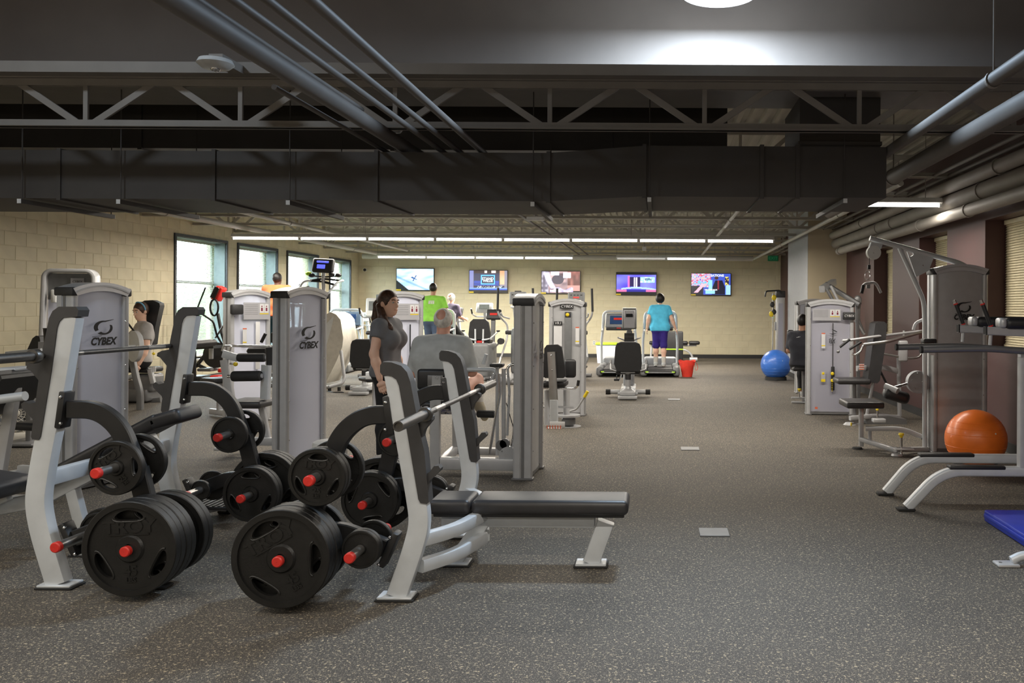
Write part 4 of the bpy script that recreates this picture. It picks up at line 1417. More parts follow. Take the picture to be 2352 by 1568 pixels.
ltube(T3, [(1164, 850, D), (1170, 838, D), (1188, 836, D)], 0.014, 'chrome', 'top_link', 0.03)
ltube(T3, [(1166, 846, D), (1170, 900, D), (1165, 1000, D)], 0.012, 'silver', 'frame_tube')
ltube(T3, [(1163, 925, D), (1180, 985, D)], 0.004, 'ink', 'cable', n=6)
ltube(T3, [(1182, 962, D), (1180, 1000, D), (1172, 1040, D)], 0.012, 'chrome', 'guide_arm', 0.08)
roller(T3, LP(T3, 1096, 950, D + .35), LP(T3, 1136, 951, D + .35), 0.036)
for (u, v, r) in ((1152, 1022, 0.05), (1160, 1018, 0.045)):
    c = LP(T3, u, v, D)
    MB().lathe([(0.001, -0.02), (r, -0.02), (r, 0.02), (0.001, 0.02)], Matrix.Translation(c) @ RZ(-T3.rotation_euler[2]) @ Matrix.Rotation(PI / 2, 4, 'X'), 24).build('cam_wheel', 'silver_dark', T3)
c = LP(T3, 1168, 1046, D)
MB().lathe([(0.001, -0.03), (0.085, -0.03), (0.085, 0.03), (0.001, 0.03)], Matrix.Translation(c) @ RZ(-T3.rotation_euler[2]) @ Matrix.Rotation(PI / 2, 4, 'X'), 28).build('cam_guard', 'silver', T3)
for (u, v) in ((1168, 864), (1170, 908), (1153, 1036), (1176, 1010)):
    MB().sphere(LP(T3, u, v, D - 0.06), 0.008, nu=6, nv=5).build('bolt', 'chrome', T3)
box_at(T3, 1142, 838, D + .05, (0.12, 0.12, 0.03), 'black_plastic', 'cup_tray', 0.012)

# ---- T4 and T5: towers behind
T4 = thing('row_machine', 'grey weight machine standing behind the leg machine rollers', 'weight machine', (PX(568, 10.8), 10.8, 0), math.radians(58))
tower(T4, w=0.55, h=1.69)
placard(T4, 0.06, -0.11, 1.45, 0.36, 0.22)
warn_label(T4, -0.10, -0.108, 1.12, 0.22)
MB().rbox((0.08, -0.108, 1.0), (0.06, 0.004, 0.62), 0.02, 2).build('stack_window', 'sign_white', T4)
MB().rbox((-0.22, -0.13, 1.47), (0.16, 0.06, 0.13), 0.02, 2).build('counter_box', 'black_plastic', T4)
MB().rtube([(0.1, 0.09, 0.06), (0.1, 1.0, 0.06)], 0.06, 0.08).build('base_beam', 'silver', T4)
MB().rbox((0.1, 0.8, 0.5), (0.36, 0.36, 0.07), 0.03, 3).build('seat', 'vinyl', T4)
MB().rtube([(0.1, 0.8, 0.08), (0.1, 0.8, 0.47)], 0.06, 0.06).build('seat_post', 'silver', T4)
T5 = thing('shoulder_machine', 'grey weight machine behind the woman with the ponytail', 'weight machine', (PX(920, 11.2), 11.2, 0), math.radians(38))
tower(T5, w=0.58, h=1.68)
placard(T5, 0.05, -0.11, 1.45, 0.34, 0.22)
warn_label(T5, -0.02, -0.108, 1.10, 0.22)
MB().bb(0.085, 0.10, -0.114, -0.108, 0.25, 1.28).build('stack_slot', 'screen_dark', T5)
MB().rtube([(-0.1, 0.09, 0.06), (-0.1, 0.9, 0.06)], 0.06, 0.08).build('base_beam', 'silver', T5)
MB().rtube([(-0.1, 0.7, 0.06), (-0.1, 0.7, 0.47)], 0.06, 0.06).build('seat_post', 'silver', T5)
MB().rbox((-0.1, 0.7, 0.5), (0.36, 0.36, 0.07), 0.03, 3).build('seat', 'vinyl', T5)
box_at(T5, 868, 862, 11.0, (0.30, 0.10, 0.10), 'silver_light', 'side_arm')

# ---- T6: hip machine with VR1 tower
T6 = thing('hip_machine', 'hip machine with black seat back, VR1 tower and yellow lever', 'weight machine', (PX(1304, 11.7), 11.7, 0), 0.0)
tower(T6, w=0.50, dp=0.22, h=1.60, style='solid')
text_mb('CYBEX', 0.05, 0.002, 0.2, Matrix.Translation((0.0, -0.139, 1.535)) @ FACE_CAM, sx=1.1).build('brand_lettering', 'sign_white', T6)
MB().rbox((0, -0.132, 1.535), (0.19, 0.008, 0.06), 0.003, 1).build('brand_badge', 'ink', T6)
MB().rbox((-0.12, -0.128, 1.30), (0.115, 0.008, 0.055), 0.003, 1).build('model_badge', 'ink', T6)
text_mb('VR1', 0.05, 0.002, 0.1, Matrix.Translation((-0.12, -0.134, 1.30)) @ FACE_CAM, sx=1.1).build('model_lettering', 'sign_white', T6)
MB().rbox((0.02, -0.122, 1.03), (0.10, 0.02, 0.86), 0.009, 2).build('stack_slot', 'mid_grey', T6)
MB().rbox((0.02, -0.128, 1.42), (0.085, 0.02, 0.08), 0.009, 2).build('slot_head', 'black_plastic', T6)
MB().sphere((0.012, -0.14, 1.42), 0.026, (1, 0.5, 1), 12, 8).build('selector_knob', 'yellow', T6)
MB().bb(-0.18, -0.065, -0.125, -0.122, 0.98, 1.26).build('instruction_label', 'sign_white', T6)
warn_label(T6, 0.15, -0.122, 1.13, 0.24)
D = 10.45
bp = [(1250, 800), (1256, 792), (1280, 791), (1290, 797), (1298, 850), (1299, 864), (1294, 868), (1252, 868), (1248, 862)]
MB().prism([(LP(T6, u, v, D).x, LP(T6, u, v, D).z) for u, v in bp], LP(T6, 0, 0, D).y - 0.01, LP(T6, 0, 0, D).y + 0.06).build('back_pad', 'vinyl', T6)
lrt(T6, [(1266, 808, D - .05), (1272, 920, D - .06)], 0.105, 0.025, 'steel', 'back_strut', up=(0, 1, 0))
lrt(T6, [(1272, 918, D - .06), (1273, 980, D - .06)], 0.10, 0.05, 'silver_light', 'lower_strut', up=(0, 1, 0))
for v in (816, 850):
    MB().sphere(LP(T6, 1266 + (v - 816) * 0.06, v, D - 0.075), 0.010, nu=8, nv=6).build('bolt', 'chrome', T6)
box_at(T6, 1273, 984, D, (0.20, 0.12, 0.02), 'silver_light', 'foot_plate', 0.006)
lb = box_at(T6, 1280, 975, D - .09, (0.19, 0.004, 0.075), 'sign_white', 'caution_label', 0.001)
for k in range(6):
    MB().bb(*[q for q in (LP(T6, 1264 + 6 * k, 0, D).x, LP(T6, 1266.5 + 6 * k, 0, D).x)], LP(T6, 0, 0, D).y - 0.0945, LP(T6, 0, 0, D).y - 0.0918, LP(T6, 0, 981, D - .09).z, LP(T6, 0, 969, D - .09).z).build('orange_stripe', 'sign_red', T6)
box_at(T6, 1276, 880, D + .2, (0.30, 0.36, 0.08), 'vinyl', 'seat', 0.03)
box_at(T6, 1310, 846, D + .35, (0.15, 0.08, 0.24), 'vinyl', 'thigh_pad', 0.035)
box_at(T6, 1240, 846, D + .35, (0.15, 0.08, 0.24), 'vinyl', 'thigh_pad', 0.035)
ltube(T6, [(1246, 891, D + .05), (1322, 892, D + .05), (1327, 884, D + .05)], 0.014, 'chrome', 'handle_bar', 0.03)
ltube(T6, [(1327, 886, D + .05), (1329, 873, D + .05)], 0.019, 'vinyl', 'hand_grip')
ltube(T6, [(1309, 944, D), (1324, 940, D), (1342, 912, D)], 0.013, 'silver', 'lever', 0.05)
ltube(T6, [(1342, 912, D), (1350, 898, D)], 0.021, 'yellow', 'lever_grip')
ltube(T6, [(1246, 934, D + .1), (1318, 935, D + .1)], 0.014, 'silver', 'cross_bar')
ltube(T6, [(1256, 895, D + .1), (1256, 975, D + .1)], 0.035, 'silver', 'pivot_post')
ltube(T6, [(1301, 895, D + .2), (1301, 955, D + .2)], 0.042, 'silver', 'pivot_post')
for (v, r) in ((954, 0.15), (980, 0.16)):
    MB().lathe([(0.001, 0.012), (r, 0.012), (r, -0.012), (0.001, -0.012)], Matrix.Translation(LP(T6, 1306, v, D + 0.15)), 28).build('pivot_disc', 'silver', T6)
MB().lathe([(0.06, 0.0), (0.09, 0.03), (0.09, 0.09), (0.06, 0.12)], Matrix.Translation(LP(T6, 1306, 978, D + 0.15)), 20).build('pivot_hub', 'silver_dark', T6)
lrt(T6, [(1306, 972, D + .3), (1306, 958, 11.6)], 0.08, 0.06, 'silver', 'base_beam')

# ---- right side: T7
T7 = thing('selector_tower_machine', 'grey tower machine with selector cable and yellow pins by the red wall', 'weight machine', (PX(1906, 11.95), 11.95, 0), math.radians(-4))
tower(T7, w=0.66, dp=0.20, h=1.62, acrylic='acrylic_clear', stack_z=0.60)
placard(T7, -0.06, -0.125, 1.44, 0.40, 0.17)
bx = MB().rbox((0.25, -0.14, 1.425), (0.17, 0.05, 0.11), 0.012, 2).build('rep_counter', 'black_plastic', T7)
text_mb('CYBEX', 0.045, 0.002, 0.2, Matrix.Translation((0.25, -0.167, 1.425)) @ FACE_CAM, sx=1.0).build('brand_lettering', 'sign_white', bx)
MB().tube([(0.03, -0.125, 1.32), (0.03, -0.125, 0.70)], 0.006, 6).build('cable', 'ink', T7)
sb = MB().rbox((0.03, -0.128, 0.53), (0.05, 0.025, 0.34), 0.008, 2).build('selector_bar', 'ink', T7)
for z in (0.60, 0.50):
    MB().sphere((0.022, -0.146, z), 0.026, (1, 0.5, 1), 12, 8).build('pin_knob', 'yellow', sb)
for k in range(5):
    MB().bb(0.012, 0.026, -0.1425, -0.140, 0.45 - k * 0.025, 0.459 - k * 0.025).build('weight_number', 'yellow', sb)
warn_label(T7, -0.105, -0.122, 1.07, 0.22)
la = MB().bb(-0.135, -0.075, -0.124, -0.121, 0.48, 0.63).build('hazard_label', 'sign_grey', T7)
MB().bb(-0.135, -0.075, -0.1255, -0.123, 0.48, 0.52).build('yellow_band', 'yellow', la)
MB().sphere((-0.105, -0.124, 0.60), 0.02, (1, 0.2, 1), 10, 6).build('hazard_dot', 'yellow', la)
MB().bb(-0.22, -0.18, -0.122, -0.12, 0.09, 0.12).build('flag_sticker', 'sign_red', T7)
lm = text_mb('YB', 0.10, 0.0015, 0.25, Matrix.Translation((0.03, -0.1205, 1.06)) @ FACE_CAM @ Matrix.Diagonal((-1, 1, 1, 1)), sx=0.86).build('mirrored_lettering', 'ink', T7, kind='stuff')
MB().prism([(-0.03, 1.17), (0.03, 1.155), (0.085, 1.175), (0.03, 1.17)], -0.1215, -0.1200).build('mirrored_stroke', 'ink', lm)
MB().prism([(0.02, 1.235), (0.09, 1.20), (0.085, 1.19), (0.02, 1.222)], -0.1215, -0.1200).build('mirrored_stroke', 'ink', lm)
D = 12.2
lrt(T7, [(1896, 652, D + .3), (1975, 700, D - .1)], 0.06, 0.07, 'silver_dark', 'press_arm')
lrt(T7, [(1888, 664, D + .1), (1915, 648, D + .5)], 0.09, 0.10, 'silver', 'press_head')
ltube(T7, [(1898, 662, D), (1914, 692, D)], 0.025, 'silver_dark', 'link_bar')
ltube(T7, [(1908, 656, D), (1926, 692, D)], 0.022, 'silver', 'link_bar')
MB().sphere(LP(T7, 1970, 690, D), 0.06, (1, 0.4, 1.3)).build('pivot_cam', 'silver_dark', T7)
ltube(T7, [(1974, 700, D), (1972, 735, D), (1985, 765, D)], 0.02, 'silver_dark', 'link_bar', 0.05)
ltube(T7, [(1964, 735, D), (1985, 768, D)], 0.022, 'silver', 'link_bar')
lrt(T7, [(1968, 690, D), (1972, 920, D)], 0.05, 0.07, 'silver_dark', 'rear_post')
lrt(T7, [(1955, 930, D), (1975, 930, D + .2)], 0.06, 0.06, 'silver_dark', 'base_beam')

# T9 behind with the seated man
T9 = thing('seated_press_machine', 'grey machine behind the red wall towers where the dark-shirted man sits', 'weight machine', (PX(1868, 15.0), 15.0, 0), 0.0)
tower(T9, w=0.62, dp=0.20, h=1.66, acrylic='acrylic_clear')
placard(T9, 0.0, -0.125, 1.46, 0.38, 0.18)
D = 13.6
box_at(T9, 1836, 846, D, (0.26, 0.34, 0.07), 'vinyl', 'seat', 0.03)
lrt(T9, [(1845, 852, D), (1846, 915, D)], 0.05, 0.06, 'silver_dark', 'seat_post')
lrt(T9, [(1818, 913, D - .1), (1853, 914, D - .1)], 0.04, 0.03, 'silver', 'base_foot')
lrt(T9, [(1818, 923, D - .3), (1853, 924, D - .3)], 0.04, 0.03, 'silver', 'base_foot')
lrt(T9, [(1846, 916, D), (1850, 905, 14.8)], 0.06, 0.06, 'silver', 'base_beam')
ltube(T9, [(1836, 912, D - .2), (1836, 898, D - .2)], 0.012, 'chrome', 'pull_pin')
MB().lathe([(0.001, 0.03), (0.03, 0.028), (0.034, 0.012), (0.018, 0.0), (0.012, -0.02)], Matrix.Translation(LP(T9, 1836, 896, D - .2)), 14).build('knob', 'yellow', T9)
ltube(T9, [(1829, 775, D - .1), (1853, 771, D - .1)], 0.012, 'chrome', 'handle')
ltube(T9, [(1829, 779, D + .2), (1853, 777, D + .2)], 0.012, 'chrome', 'handle')
box_at(T9, 1815, 766, 14.3, (0.10, 0.12, 0.13), 'black_plastic', 'cup_holder', 0.02)
lrt(T9, [(1818, 775, 14.3), (1850, 775, 14.8)], 0.03, 0.04, 'silver_dark', 'holder_arm')

# far cable column
CC = thing('cable_column', 'tall cable machine with black handles beside the column', 'weight machine', (PX(1794, 19.3) - 0.02, 19.3, 0), 0)
D = 19.3
MB().rbox((0.0, 0, 0.90), (0.20, 0.16, 1.80), 0.02, 2).build('column', 'silver', CC)
MB().bb(-0.055, 0.055, -0.085, -0.081, 0.25, 1.65).build('stack_window', 'acrylic_clear', CC)
MB().rbox((0.0, 0, 1.86), (0.22, 0.18, 0.16), 0.02, 2).build('head_box', 'black_plastic', CC)
MB().tube([(-0.18, -0.05, 0.02), (-0.18, -0.05, 1.88)], 0.018, 8).build('guide_rail', 'chrome', CC)
MB().rbox((-0.09, -0.0, 0.02), (0.55, 0.5, 0.04), 0.01, 1).build('base', 'silver_dark', CC)
MB().rbox((-0.09, -0.03, 1.12), (0.10, 0.06, 0.20), 0.02, 2).build('carriage', 'grey_plastic', CC)
MB().tube([(-0.37, -0.1, 1.80), (-0.35, -0.1, 1.93), (-0.02, -0.1, 1.95), (0.02, -0.1, 1.88)], 0.018, 8, 0.05).build('pull_up_bar', 'black_paint', CC)
for (x, z, m_) in ((-0.16, 1.78, 'yellow'), (-0.20, 1.62, 'black_plastic'), (-0.16, 1.45, 'black_plastic'), (-0.22, 1.40, 'yellow')):
    MB().sphere((x, -0.1, z), 0.055, (1, 0.6, 1.2), 10, 8).build('strap_handle', m_, CC)
MB().tube([(-0.16, -0.1, 1.85), (-0.17, -0.1, 1.40)], 0.008, 6).build('cable', 'ink', CC)
MB().sphere((-0.17, -0.12, 1.32), 0.01, nu=6, nv=5).build('power_light', 'led_green', CC)

# ---- T8: lat pulldown
T8 = thing('lat_pulldown_machine', 'tall lat pulldown machine with CYBEX panel by the red wall', 'weight machine', (PX(2199, 8.85), 8.85, 0), 0.0)
tower(T8, w=0.58, dp=0.20, h=1.96, style='solid')
logo(T8, 0.03, -0.108, 1.54, 0.15)
D = 8.85
ltube(T8, [(1998, 547, D), (2215, 607, D), (2250, 640, D), (2256, 720, D), (2256, 1015, D)], 0.028, 'silver_light', 'boom_tube', 0.25, 12)
ltube(T8, [(2065, 566, D), (2122, 690, D), (2124, 730, D), (2124, 1028, D)], 0.026, 'silver_light', 'front_tube', 0.15, 12)
gus = [(2083, 578), (2090, 590), (2098, 585), (2094, 573), (2145, 590), (2132, 622), (2104, 636)]
MB().prism([(LP(T8, u, v, D).x, LP(T8, u, v, D).z) for u, v in gus], -0.012, 0.012).build('gusset', 'silver_light', T8)
MB().sphere(LP(T8, 2120, 609, D - .02), 0.008, nu=6, nv=5).build('bolt', 'chrome', T8)
for yo in (-0.03, 0.03):
    pl = [(2000, 556), (2026, 560), (2022, 572), (1994, 572)]
    MB().prism([(LP(T8, u, v, D).x, LP(T8, u, v, D).z) for u, v in pl], yo - 0.003, yo + 0.003).build('pulley_bracket', 'silver_light', T8)
pul = MB().lathe([(0.001, -0.034), (0.074, -0.034), (0.076, -0.026), (0.060, 0.0), (0.076, 0.026), (0.074, 0.034), (0.001, 0.034)], Matrix.Translation(LP(T8, 2006, 580, D)) @ Matrix.Rotation(PI / 2, 4, 'X'), 28).build('pulley', 'white_plastic', T8)
MB().sphere(LP(T8, 2006, 581, D - .035), 0.009, nu=8, nv=6).build('axle_bolt', 'chrome', pul)
ltube(T8, [(1997, 585, D), (1997, 612, D)], 0.004, 'ink', 'cable', n=6)
box_at(T8, 1996, 613, D, (0.03, 0.03, 0.05), 'ink', 'cable_end', 0.005)
cl = MB()
c0 = LP(T8, 1995, 633, D)
cl.tube([c0 + Vector((0.028 * math.cos(a) - 0.01, 0, 0.045 * math.sin(a))) for a in [2 * PI * i / 14 for i in range(15)]], 0.006, 6).build('carabiner', 'chrome', T8)
ltube(T8, [(1979, 671, D - .05), (1984, 652, D - .03), (2008, 648, D), (2015, 655, D + .03), (2023, 672, D + .05)], 0.015, 'silver', 'pulldown_handle', 0.03)
ltube(T8, [(1979, 673, D - .05), (1983, 655, D - .03)], 0.019, 'vinyl', 'hand_grip')
lever = MB().bb(*(LP(T8, 1994, 0, D).x, LP(T8, 2002, 0, D).x), -0.012, 0.012, LP(T8, 0, 650, D).z, LP(T8, 0, 640, D).z).build('handle_link', 'silver_dark', T8)
D = 9.0
sq = [(1933, 917), (1950, 915), (2020, 917), (2022, 924)]
box_at(T8, 1978, 926, D, (0.40, 0.42, 0.070), 'vinyl_top', 'seat', 0.02)
lrt(T8, [(1978, 938, D), (1978, 1024, D)], 0.05, 0.05, 'silver', 'seat_post')
MB().lathe([(0.001, 0.02), (0.05, 0.02), (0.062, 0.0), (0.001, 0.0)], Matrix.Translation((LP(T8, 1975, 0, D).x, LP(T8, 0, 0, D).y, 0)), 24).build('foot_disc', 'rubber_foot', T8)
MB().sphere(LP(T8, 1955, 974, D - .05), 0.018, (0.5, 1, 1.3), 10, 8).build('knob', 'yellow', T8)
ltube(T8, [(1957, 973, D - .05), (1973, 973, D)], 0.008, 'chrome', 'pull_pin')
lrt(T8, [(1976, 1008, D), (2056, 1034, D - .35), (2062, 1036, D - .35)], 0.05, 0.05, 'silver', 'base_beam')
lrt(T8, [(1988, 984, D), (2072, 984, D - .05), (2118, 1003, D - .1)], 0.045, 0.05, 'silver', 'leg_bar', 0.12)
box_at(T8, 2119, 1003, D - .1, (0.02, 0.055, 0.06), 'rubber_foot', 'bar_end')
lrt(T8, [(1998, 990, D), (1998, 1012, D - .05)], 0.04, 0.05, 'silver', 'short_post')
lrt(T8, [(2056, 1032, D - .4), (2142, 1031, D - .1)], 0.05, 0.05, 'silver', 'base_beam')
box_at(T8, 2074, 1030, D - .42, (0.20, 0.14, 0.012), 'silver', 'adjust_plate', 0.004)
ltube(T8, [(2070, 1045, D - .42), (2070, 1002, D - .42)], 0.014, 'chrome', 'pull_pin')
MB().lathe([(0.001, 0.035), (0.026, 0.033), (0.030, 0.018), (0.016, 0.0), (0.012, -0.02)], Matrix.Translation(LP(T8, 2070, 1002, D - .42)), 14).build('knob', 'yellow', T8)
MB().lathe([(0.001, 0.01), (0.05, 0.01), (0.06, -0.01), (0.001, -0.01)], Matrix.Translation((LP(T8, 2066, 0, D - .42).x, LP(T8, 0, 0, D - .42).y, 0.015)), 20).build('foot_disc', 'silver', T8)
c = LP(T8, 2108, 877, D - .1)
MB().lathe([(0.001, -0.05), (0.115, -0.05), (0.12, -0.045), (0.12, 0.045), (0.001, 0.05)], Matrix.Translation(c) @ Matrix.Rotation(PI / 2, 4, 'X'), 32).build('range_disc', 'grey_plastic', T8)
for (u, v) in ((2107, 857), (2095, 873), (2118, 876), (2100, 891), (2128, 894)):
    MB().sphere(LP(T8, u, v, D - .155), 0.009, nu=8, nv=6).build('bolt', 'chrome', T8)
box_at(T8, 2058, 908, D - .15, (0.28, 0.16, 0.13), 'vinyl', 'thigh_pad', 0.05, ry=0.28)
ltube(T8, [(2033, 886, D - .15), (2062, 898, D - .25)], 0.034, 'silver', 'pad_tube', n=14)
ltube(T8, [(2055, 889, D - .15), (2084, 881, D - .12)], 0.016, 'chrome', 'pad_arm')
box_at(T8, 2133, 783, 8.6, (0.14, 0.12, 0.05), 'black_plastic', 'cup_tray', 0.015)
ltube(T8, [(2098, 758, D + .1), (2102, 742, D + .1), (2122, 733, D + .1)], 0.018, 'silver', 'side_handle', 0.06)
warn_label(T8, -0.305, -0.11, 1.12, 0.16)

# ---- chest press in front of the red wall
CP = thing('chest_press_machine', 'chest press with tall black backrest in front of the red wall', 'weight machine', (PX(2010, 11.0), 11.0, 0), 0.0)
D = 11.0
brp = [(2004, 742), (2012, 738), (2024, 738), (2030, 743), (2027, 790), (2014, 872), (2008, 878), (1990, 875), (1987, 868)]
MB().prism([(LP(CP, u, v, D).x, LP(CP, u, v, D).z) for u, v in brp], -0.15, 0.15).build('backrest', 'vinyl_top', CP)
box_at(CP, 1956, 874, D, (0.44, 0.36, 0.075), 'vinyl_top', 'seat', 0.03)
lrt(CP, [(1962, 882, D), (1962, 960, D)], 0.05, 0.05, 'silver_dark', 'seat_post')
ltube(CP, [(2006, 878, D), (1988, 966, D)], 0.022, 'silver', 'back_strut', n=12)
lrt(CP, [(2064, 822, D + .2), (2066, 955, D + .2)], 0.05, 0.055, 'silver', 'main_post')
lrt(CP, [(1952, 960, D - .1), (2010, 955, D), (2066, 958, D + .2)], 0.06, 0.06, 'silver', 'base_beam')
MB().prism([(LP(CP, u, v, D).x, LP(CP, u, v, D).z) for u, v in ((1988, 956), (2040, 954), (2080, 962), (2080, 974), (1990, 974))], -0.05, 0.30).build('base_shroud', 'silver_dark', CP)
MB().lathe([(0.001, 0.03), (0.05, 0.03), (0.085, 0.0), (0.001, 0.0)], Matrix.Translation((LP(CP, 1953, 0, D).x, -0.1, 0)), 20).build('foot_disc', 'silver', CP)
ltube(CP, [(1935, 782, D - .25), (1952, 781, D - .25), (2000, 774, D - .2), (2100, 762, D + .1), (2118, 760, D + .1)], 0.018, 'silver', 'press_arm', 0.06)
ltube(CP, [(1984, 791, D - .5), (2040, 784, D - .5), (2118, 762, D - .1)], 0.022, 'steel', 'press_arm', 0.06)
for (a, b_) in (((1952, 779), (1929, 797)), ((1978, 785), (1951, 802))):
    ltube(CP, [(*a, D - .4), (*b_, D - .4)], 0.017, 'vinyl', 'hand_grip')
ltube(CP, [(1984, 789, D - .5), (1976, 808, D - .5), (1964, 815, D - .5), (1957, 812, D - .5)], 0.015, 'chrome', 'lower_grip', 0.06)
MB().sphere(LP(CP, 1925, 807, D - .4), 0.022, nu=10, nv=8).build('grip_ball', 'silver_dark', CP)
ltube(CP, [(2021, 811, D), (2090, 823, D), (2112, 820, D), (2120, 806, D)], 0.016, 'steel', 'swing_arm', 0.08)
box_at(CP, 2074, 806, D, (0.13, 0.05, 0.28), 'silver', 'cam_plate', 0.04)
ltube(CP, [(2017, 842, D), (2036, 880, D)], 0.014, 'ink', 'gas_strut')
lrt(CP, [(1968, 846, D), (2030, 843, D + .1), (2062, 852, D + .2)], 0.05, 0.07, 'silver', 'side_beam', 0.1)
cl = box_at(CP, 1979, 843, D - .06, (0.07, 0.003, 0.085), 'sign_white', 'caution_label', 0.001)
for k in range(3):
    q = LP(CP, 1979, 838 + 5 * k, D - .064)
    MB().bb(q.x - 0.033, q.x + 0.033, q.y - 0.001, q.y + 0.001, q.z - 0.006, q.z + 0.006).build('orange_stripe', 'sign_red', CP)
ltube(CP, [(2015, 958, D - .3), (2015, 941, D - .3)], 0.012, 'chrome', 'pull_pin')
MB().sphere(LP(CP, 2015, 940, D - .3), 0.02, nu=10, nv=8).build('knob', 'yellow', CP)
box_at(CP, 2018, 965, D - .3, (0.16, 0.12, 0.05), 'silver', 'adjust_block', 0.008)

# ---- left back tower with rounded top
LBT = thing('chest_machine', 'tall round-topped weight tower against the left wall', 'weight machine', (PX(163, 10.1), 10.1, 0), math.radians(12))
n = 16
arch = []
hw2, hh2 = 0.27, 1.93
arch = [(-hw2 - 0.035, 0.0)] + [(-hw2 - 0.02, 1.2)] + [(-hw2 + 0.09 - 0.09 * math.cos(PI / 2 * i / 6), hh2 - 0.09 + 0.09 * math.sin(PI / 2 * i / 6)) for i in range(7)]
arch += [(hw2 - 0.09 + 0.09 * math.sin(PI / 2 * i / 6), hh2 - 0.09 + 0.09 * math.cos(PI / 2 * i / 6)) for i in range(7)] + [(hw2 + 0.02, 1.2), (hw2 + 0.035, 0.0)]
MB().sweep([(a, 0, b_) for a, b_ in arch], rrect(0.05, 0.16, 0.015, 2), up=(0, 1, 0)).build('arch_frame', 'silver', LBT)
MB().bb(-0.24, 0.24, -0.02, 0.0, 1.58, hh2 - 0.03).build('head_panel', 'mid_grey', LBT)
MB().bb(-0.24, 0.24, -0.01, 0.0, 0.05, 1.58).build('lower_panel', 'acrylic', LBT)
nm = MB().rbox((0.08, -0.026, 1.80), (0.15, 0.012, 0.09), 0.004, 1).build('name_plate', 'sign_grey', LBT)
text_mb('CYBEX', 0.035, 0.002, 0.2, Matrix.Translation((0.08, -0.033, 1.80)) @ FACE_CAM).build('brand_lettering', 'ink', nm)
MB().rbox((-0.16, -0.05, 1.62), (0.06, 0.06, 0.16), 0.015, 2).build('pulley_block', 'white_plastic', LBT)
MB().rbox((0.08, -0.05, 1.60), (0.05, 0.06, 0.10), 0.015, 2).build('pulley_block', 'white_plastic', LBT)
MB().bb(-0.34, 0.34, -0.12, 0.12, 0, 0.05).build('base', 'silver_dark', LBT)

# ---- machine where the woman with the headband sits
AM = thing('ab_machine', 'seated machine with tall black backrest and round grey weight disc', 'weight machine', (PX(335, 12.6), 12.6, 0), 0.0)
D = 13.0
bk = [(322, 696), (334, 690), (352, 689), (368, 696), (369, 703), (358, 752), (353, 790), (340, 800), (322, 780), (316, 730)]
MB().prism([(LP(AM, u, v, D).x, LP(AM, u, v, D).z) for u, v in bk], LP(AM, 0, 0, D).y - 0.02, LP(AM, 0, 0, D).y + 0.10).build('backrest', 'vinyl', AM)
c = LP(AM, 310, 795, 11.9)
dk = MB().lathe([(0.001, -0.04), (0.155, -0.04), (0.165, -0.03), (0.165, 0.03), (0.001, 0.04)], Matrix.Translation(c) @ RZ(-0.5) @ Matrix.Rotation(PI / 2, 4, 'X') @ Matrix.Diagonal((1, 1.35, 1, 1)), 32).build('counterweight_disc', 'silver', AM)
MB().bb(c.x - 0.14, c.x + 0.14, c.y - 0.07, c.y - 0.045, c.z - 0.01, c.z + 0.02).build('disc_bar', 'silver_light', dk)
lrt(AM, [(303, 820, 12.0), (312, 865, 12.0), (322, 900, 12.0), (322, 958, 12.0)], 0.07, 0.08, 'silver_dark', 'front_post', 0.1)
lrt(AM, [(289, 928, D), (372, 918, D)], 0.10, 0.09, 'silver_dark', 'base_beam')
box_at(AM, 335, 878, D, (0.40, 0.35, 0.28), 'silver_dark', 'side_shroud', 0.05)
box_at(AM, 325, 848, D, (0.46, 0.42, 0.08), 'vinyl', 'seat', 0.03)
box_at(AM, 322, 905, D, (0.45, 0.40, 0.20), 'silver_dark', 'base_shroud', 0.03)
lrt(AM, [(345, 848, D - .2), (352, 880, D - .2)], 0.06, 0.07, 'silver', 'handle_post')
ltube(AM, [(330, 835, D - .25), (338, 834, D - .25)], 0.016, 'chrome', 'handle')
box_at(AM, 354, 848, D - .2, (0.05, 0.01, 0.08), 'sign_white', 'label_plate', 0.002)
ltube(AM, [(288, 735, 12.2), (310, 763, 12.1)], 0.014, 'black_paint', 'pull_arm')
ltube(AM, [(296, 866, 12.2), (311, 860, 12.2)], 0.028, 'silver_light', 'foot_roller')
ltube(AM, [(291, 875, 12.6), (303, 872, 12.6)], 0.014, 'chrome', 'foot_bar')
ltube(AM, [(340, 885, D - .1), (372, 890, D + .1)], 0.02, 'silver_dark', 'link_bar')
MB().sphere(LP(AM, 353, 812, D), 0.022, nu=10, nv=8).build('knob', 'yellow', AM)

# ---- left edge: preacher bench + small bits
PB = thing('preacher_bench', 'black angled arm pad on a silver stand at the left edge', 'weight bench', (PX(15, 6.3), 6.3, 0), 0.0)
D = 6.3
pp = [(-40, 880), (-5, 852), (14, 850), (24, 858), (62, 857), (64, 864), (40, 900), (10, 940), (-50, 960)]
MB().prism([(LP(PB, u, v, D).x, LP(PB, u, v, D).z) for u, v in pp], -0.25, 0.25).build('arm_pad', 'vinyl', PB)
ltube(PB, [(-60, 925, D - .35), (58, 909, D - .35)], 0.034, 'silver_light', 'bar_rest', n=14)
lrt(PB, [(-10, 1140, D), (36, 880, D)], 0.06, 0.08, 'silver', 'stand_post')
lrt(PB, [(-60, 1146, D), (60, 1146, D)], 0.08, 0.06, 'silver', 'base_beam')
box_at(PB, 40, 848, D + .2, (0.16, 0.25, 0.04), 'silver_light', 'top_plate', 0.01)
SB = thing('row_machine', 'black seat with a silver rail and cup holder against the left wall', 'weight machine', (PX(70, 9.0), 9.0, 0), 0.0)
D = 9.0
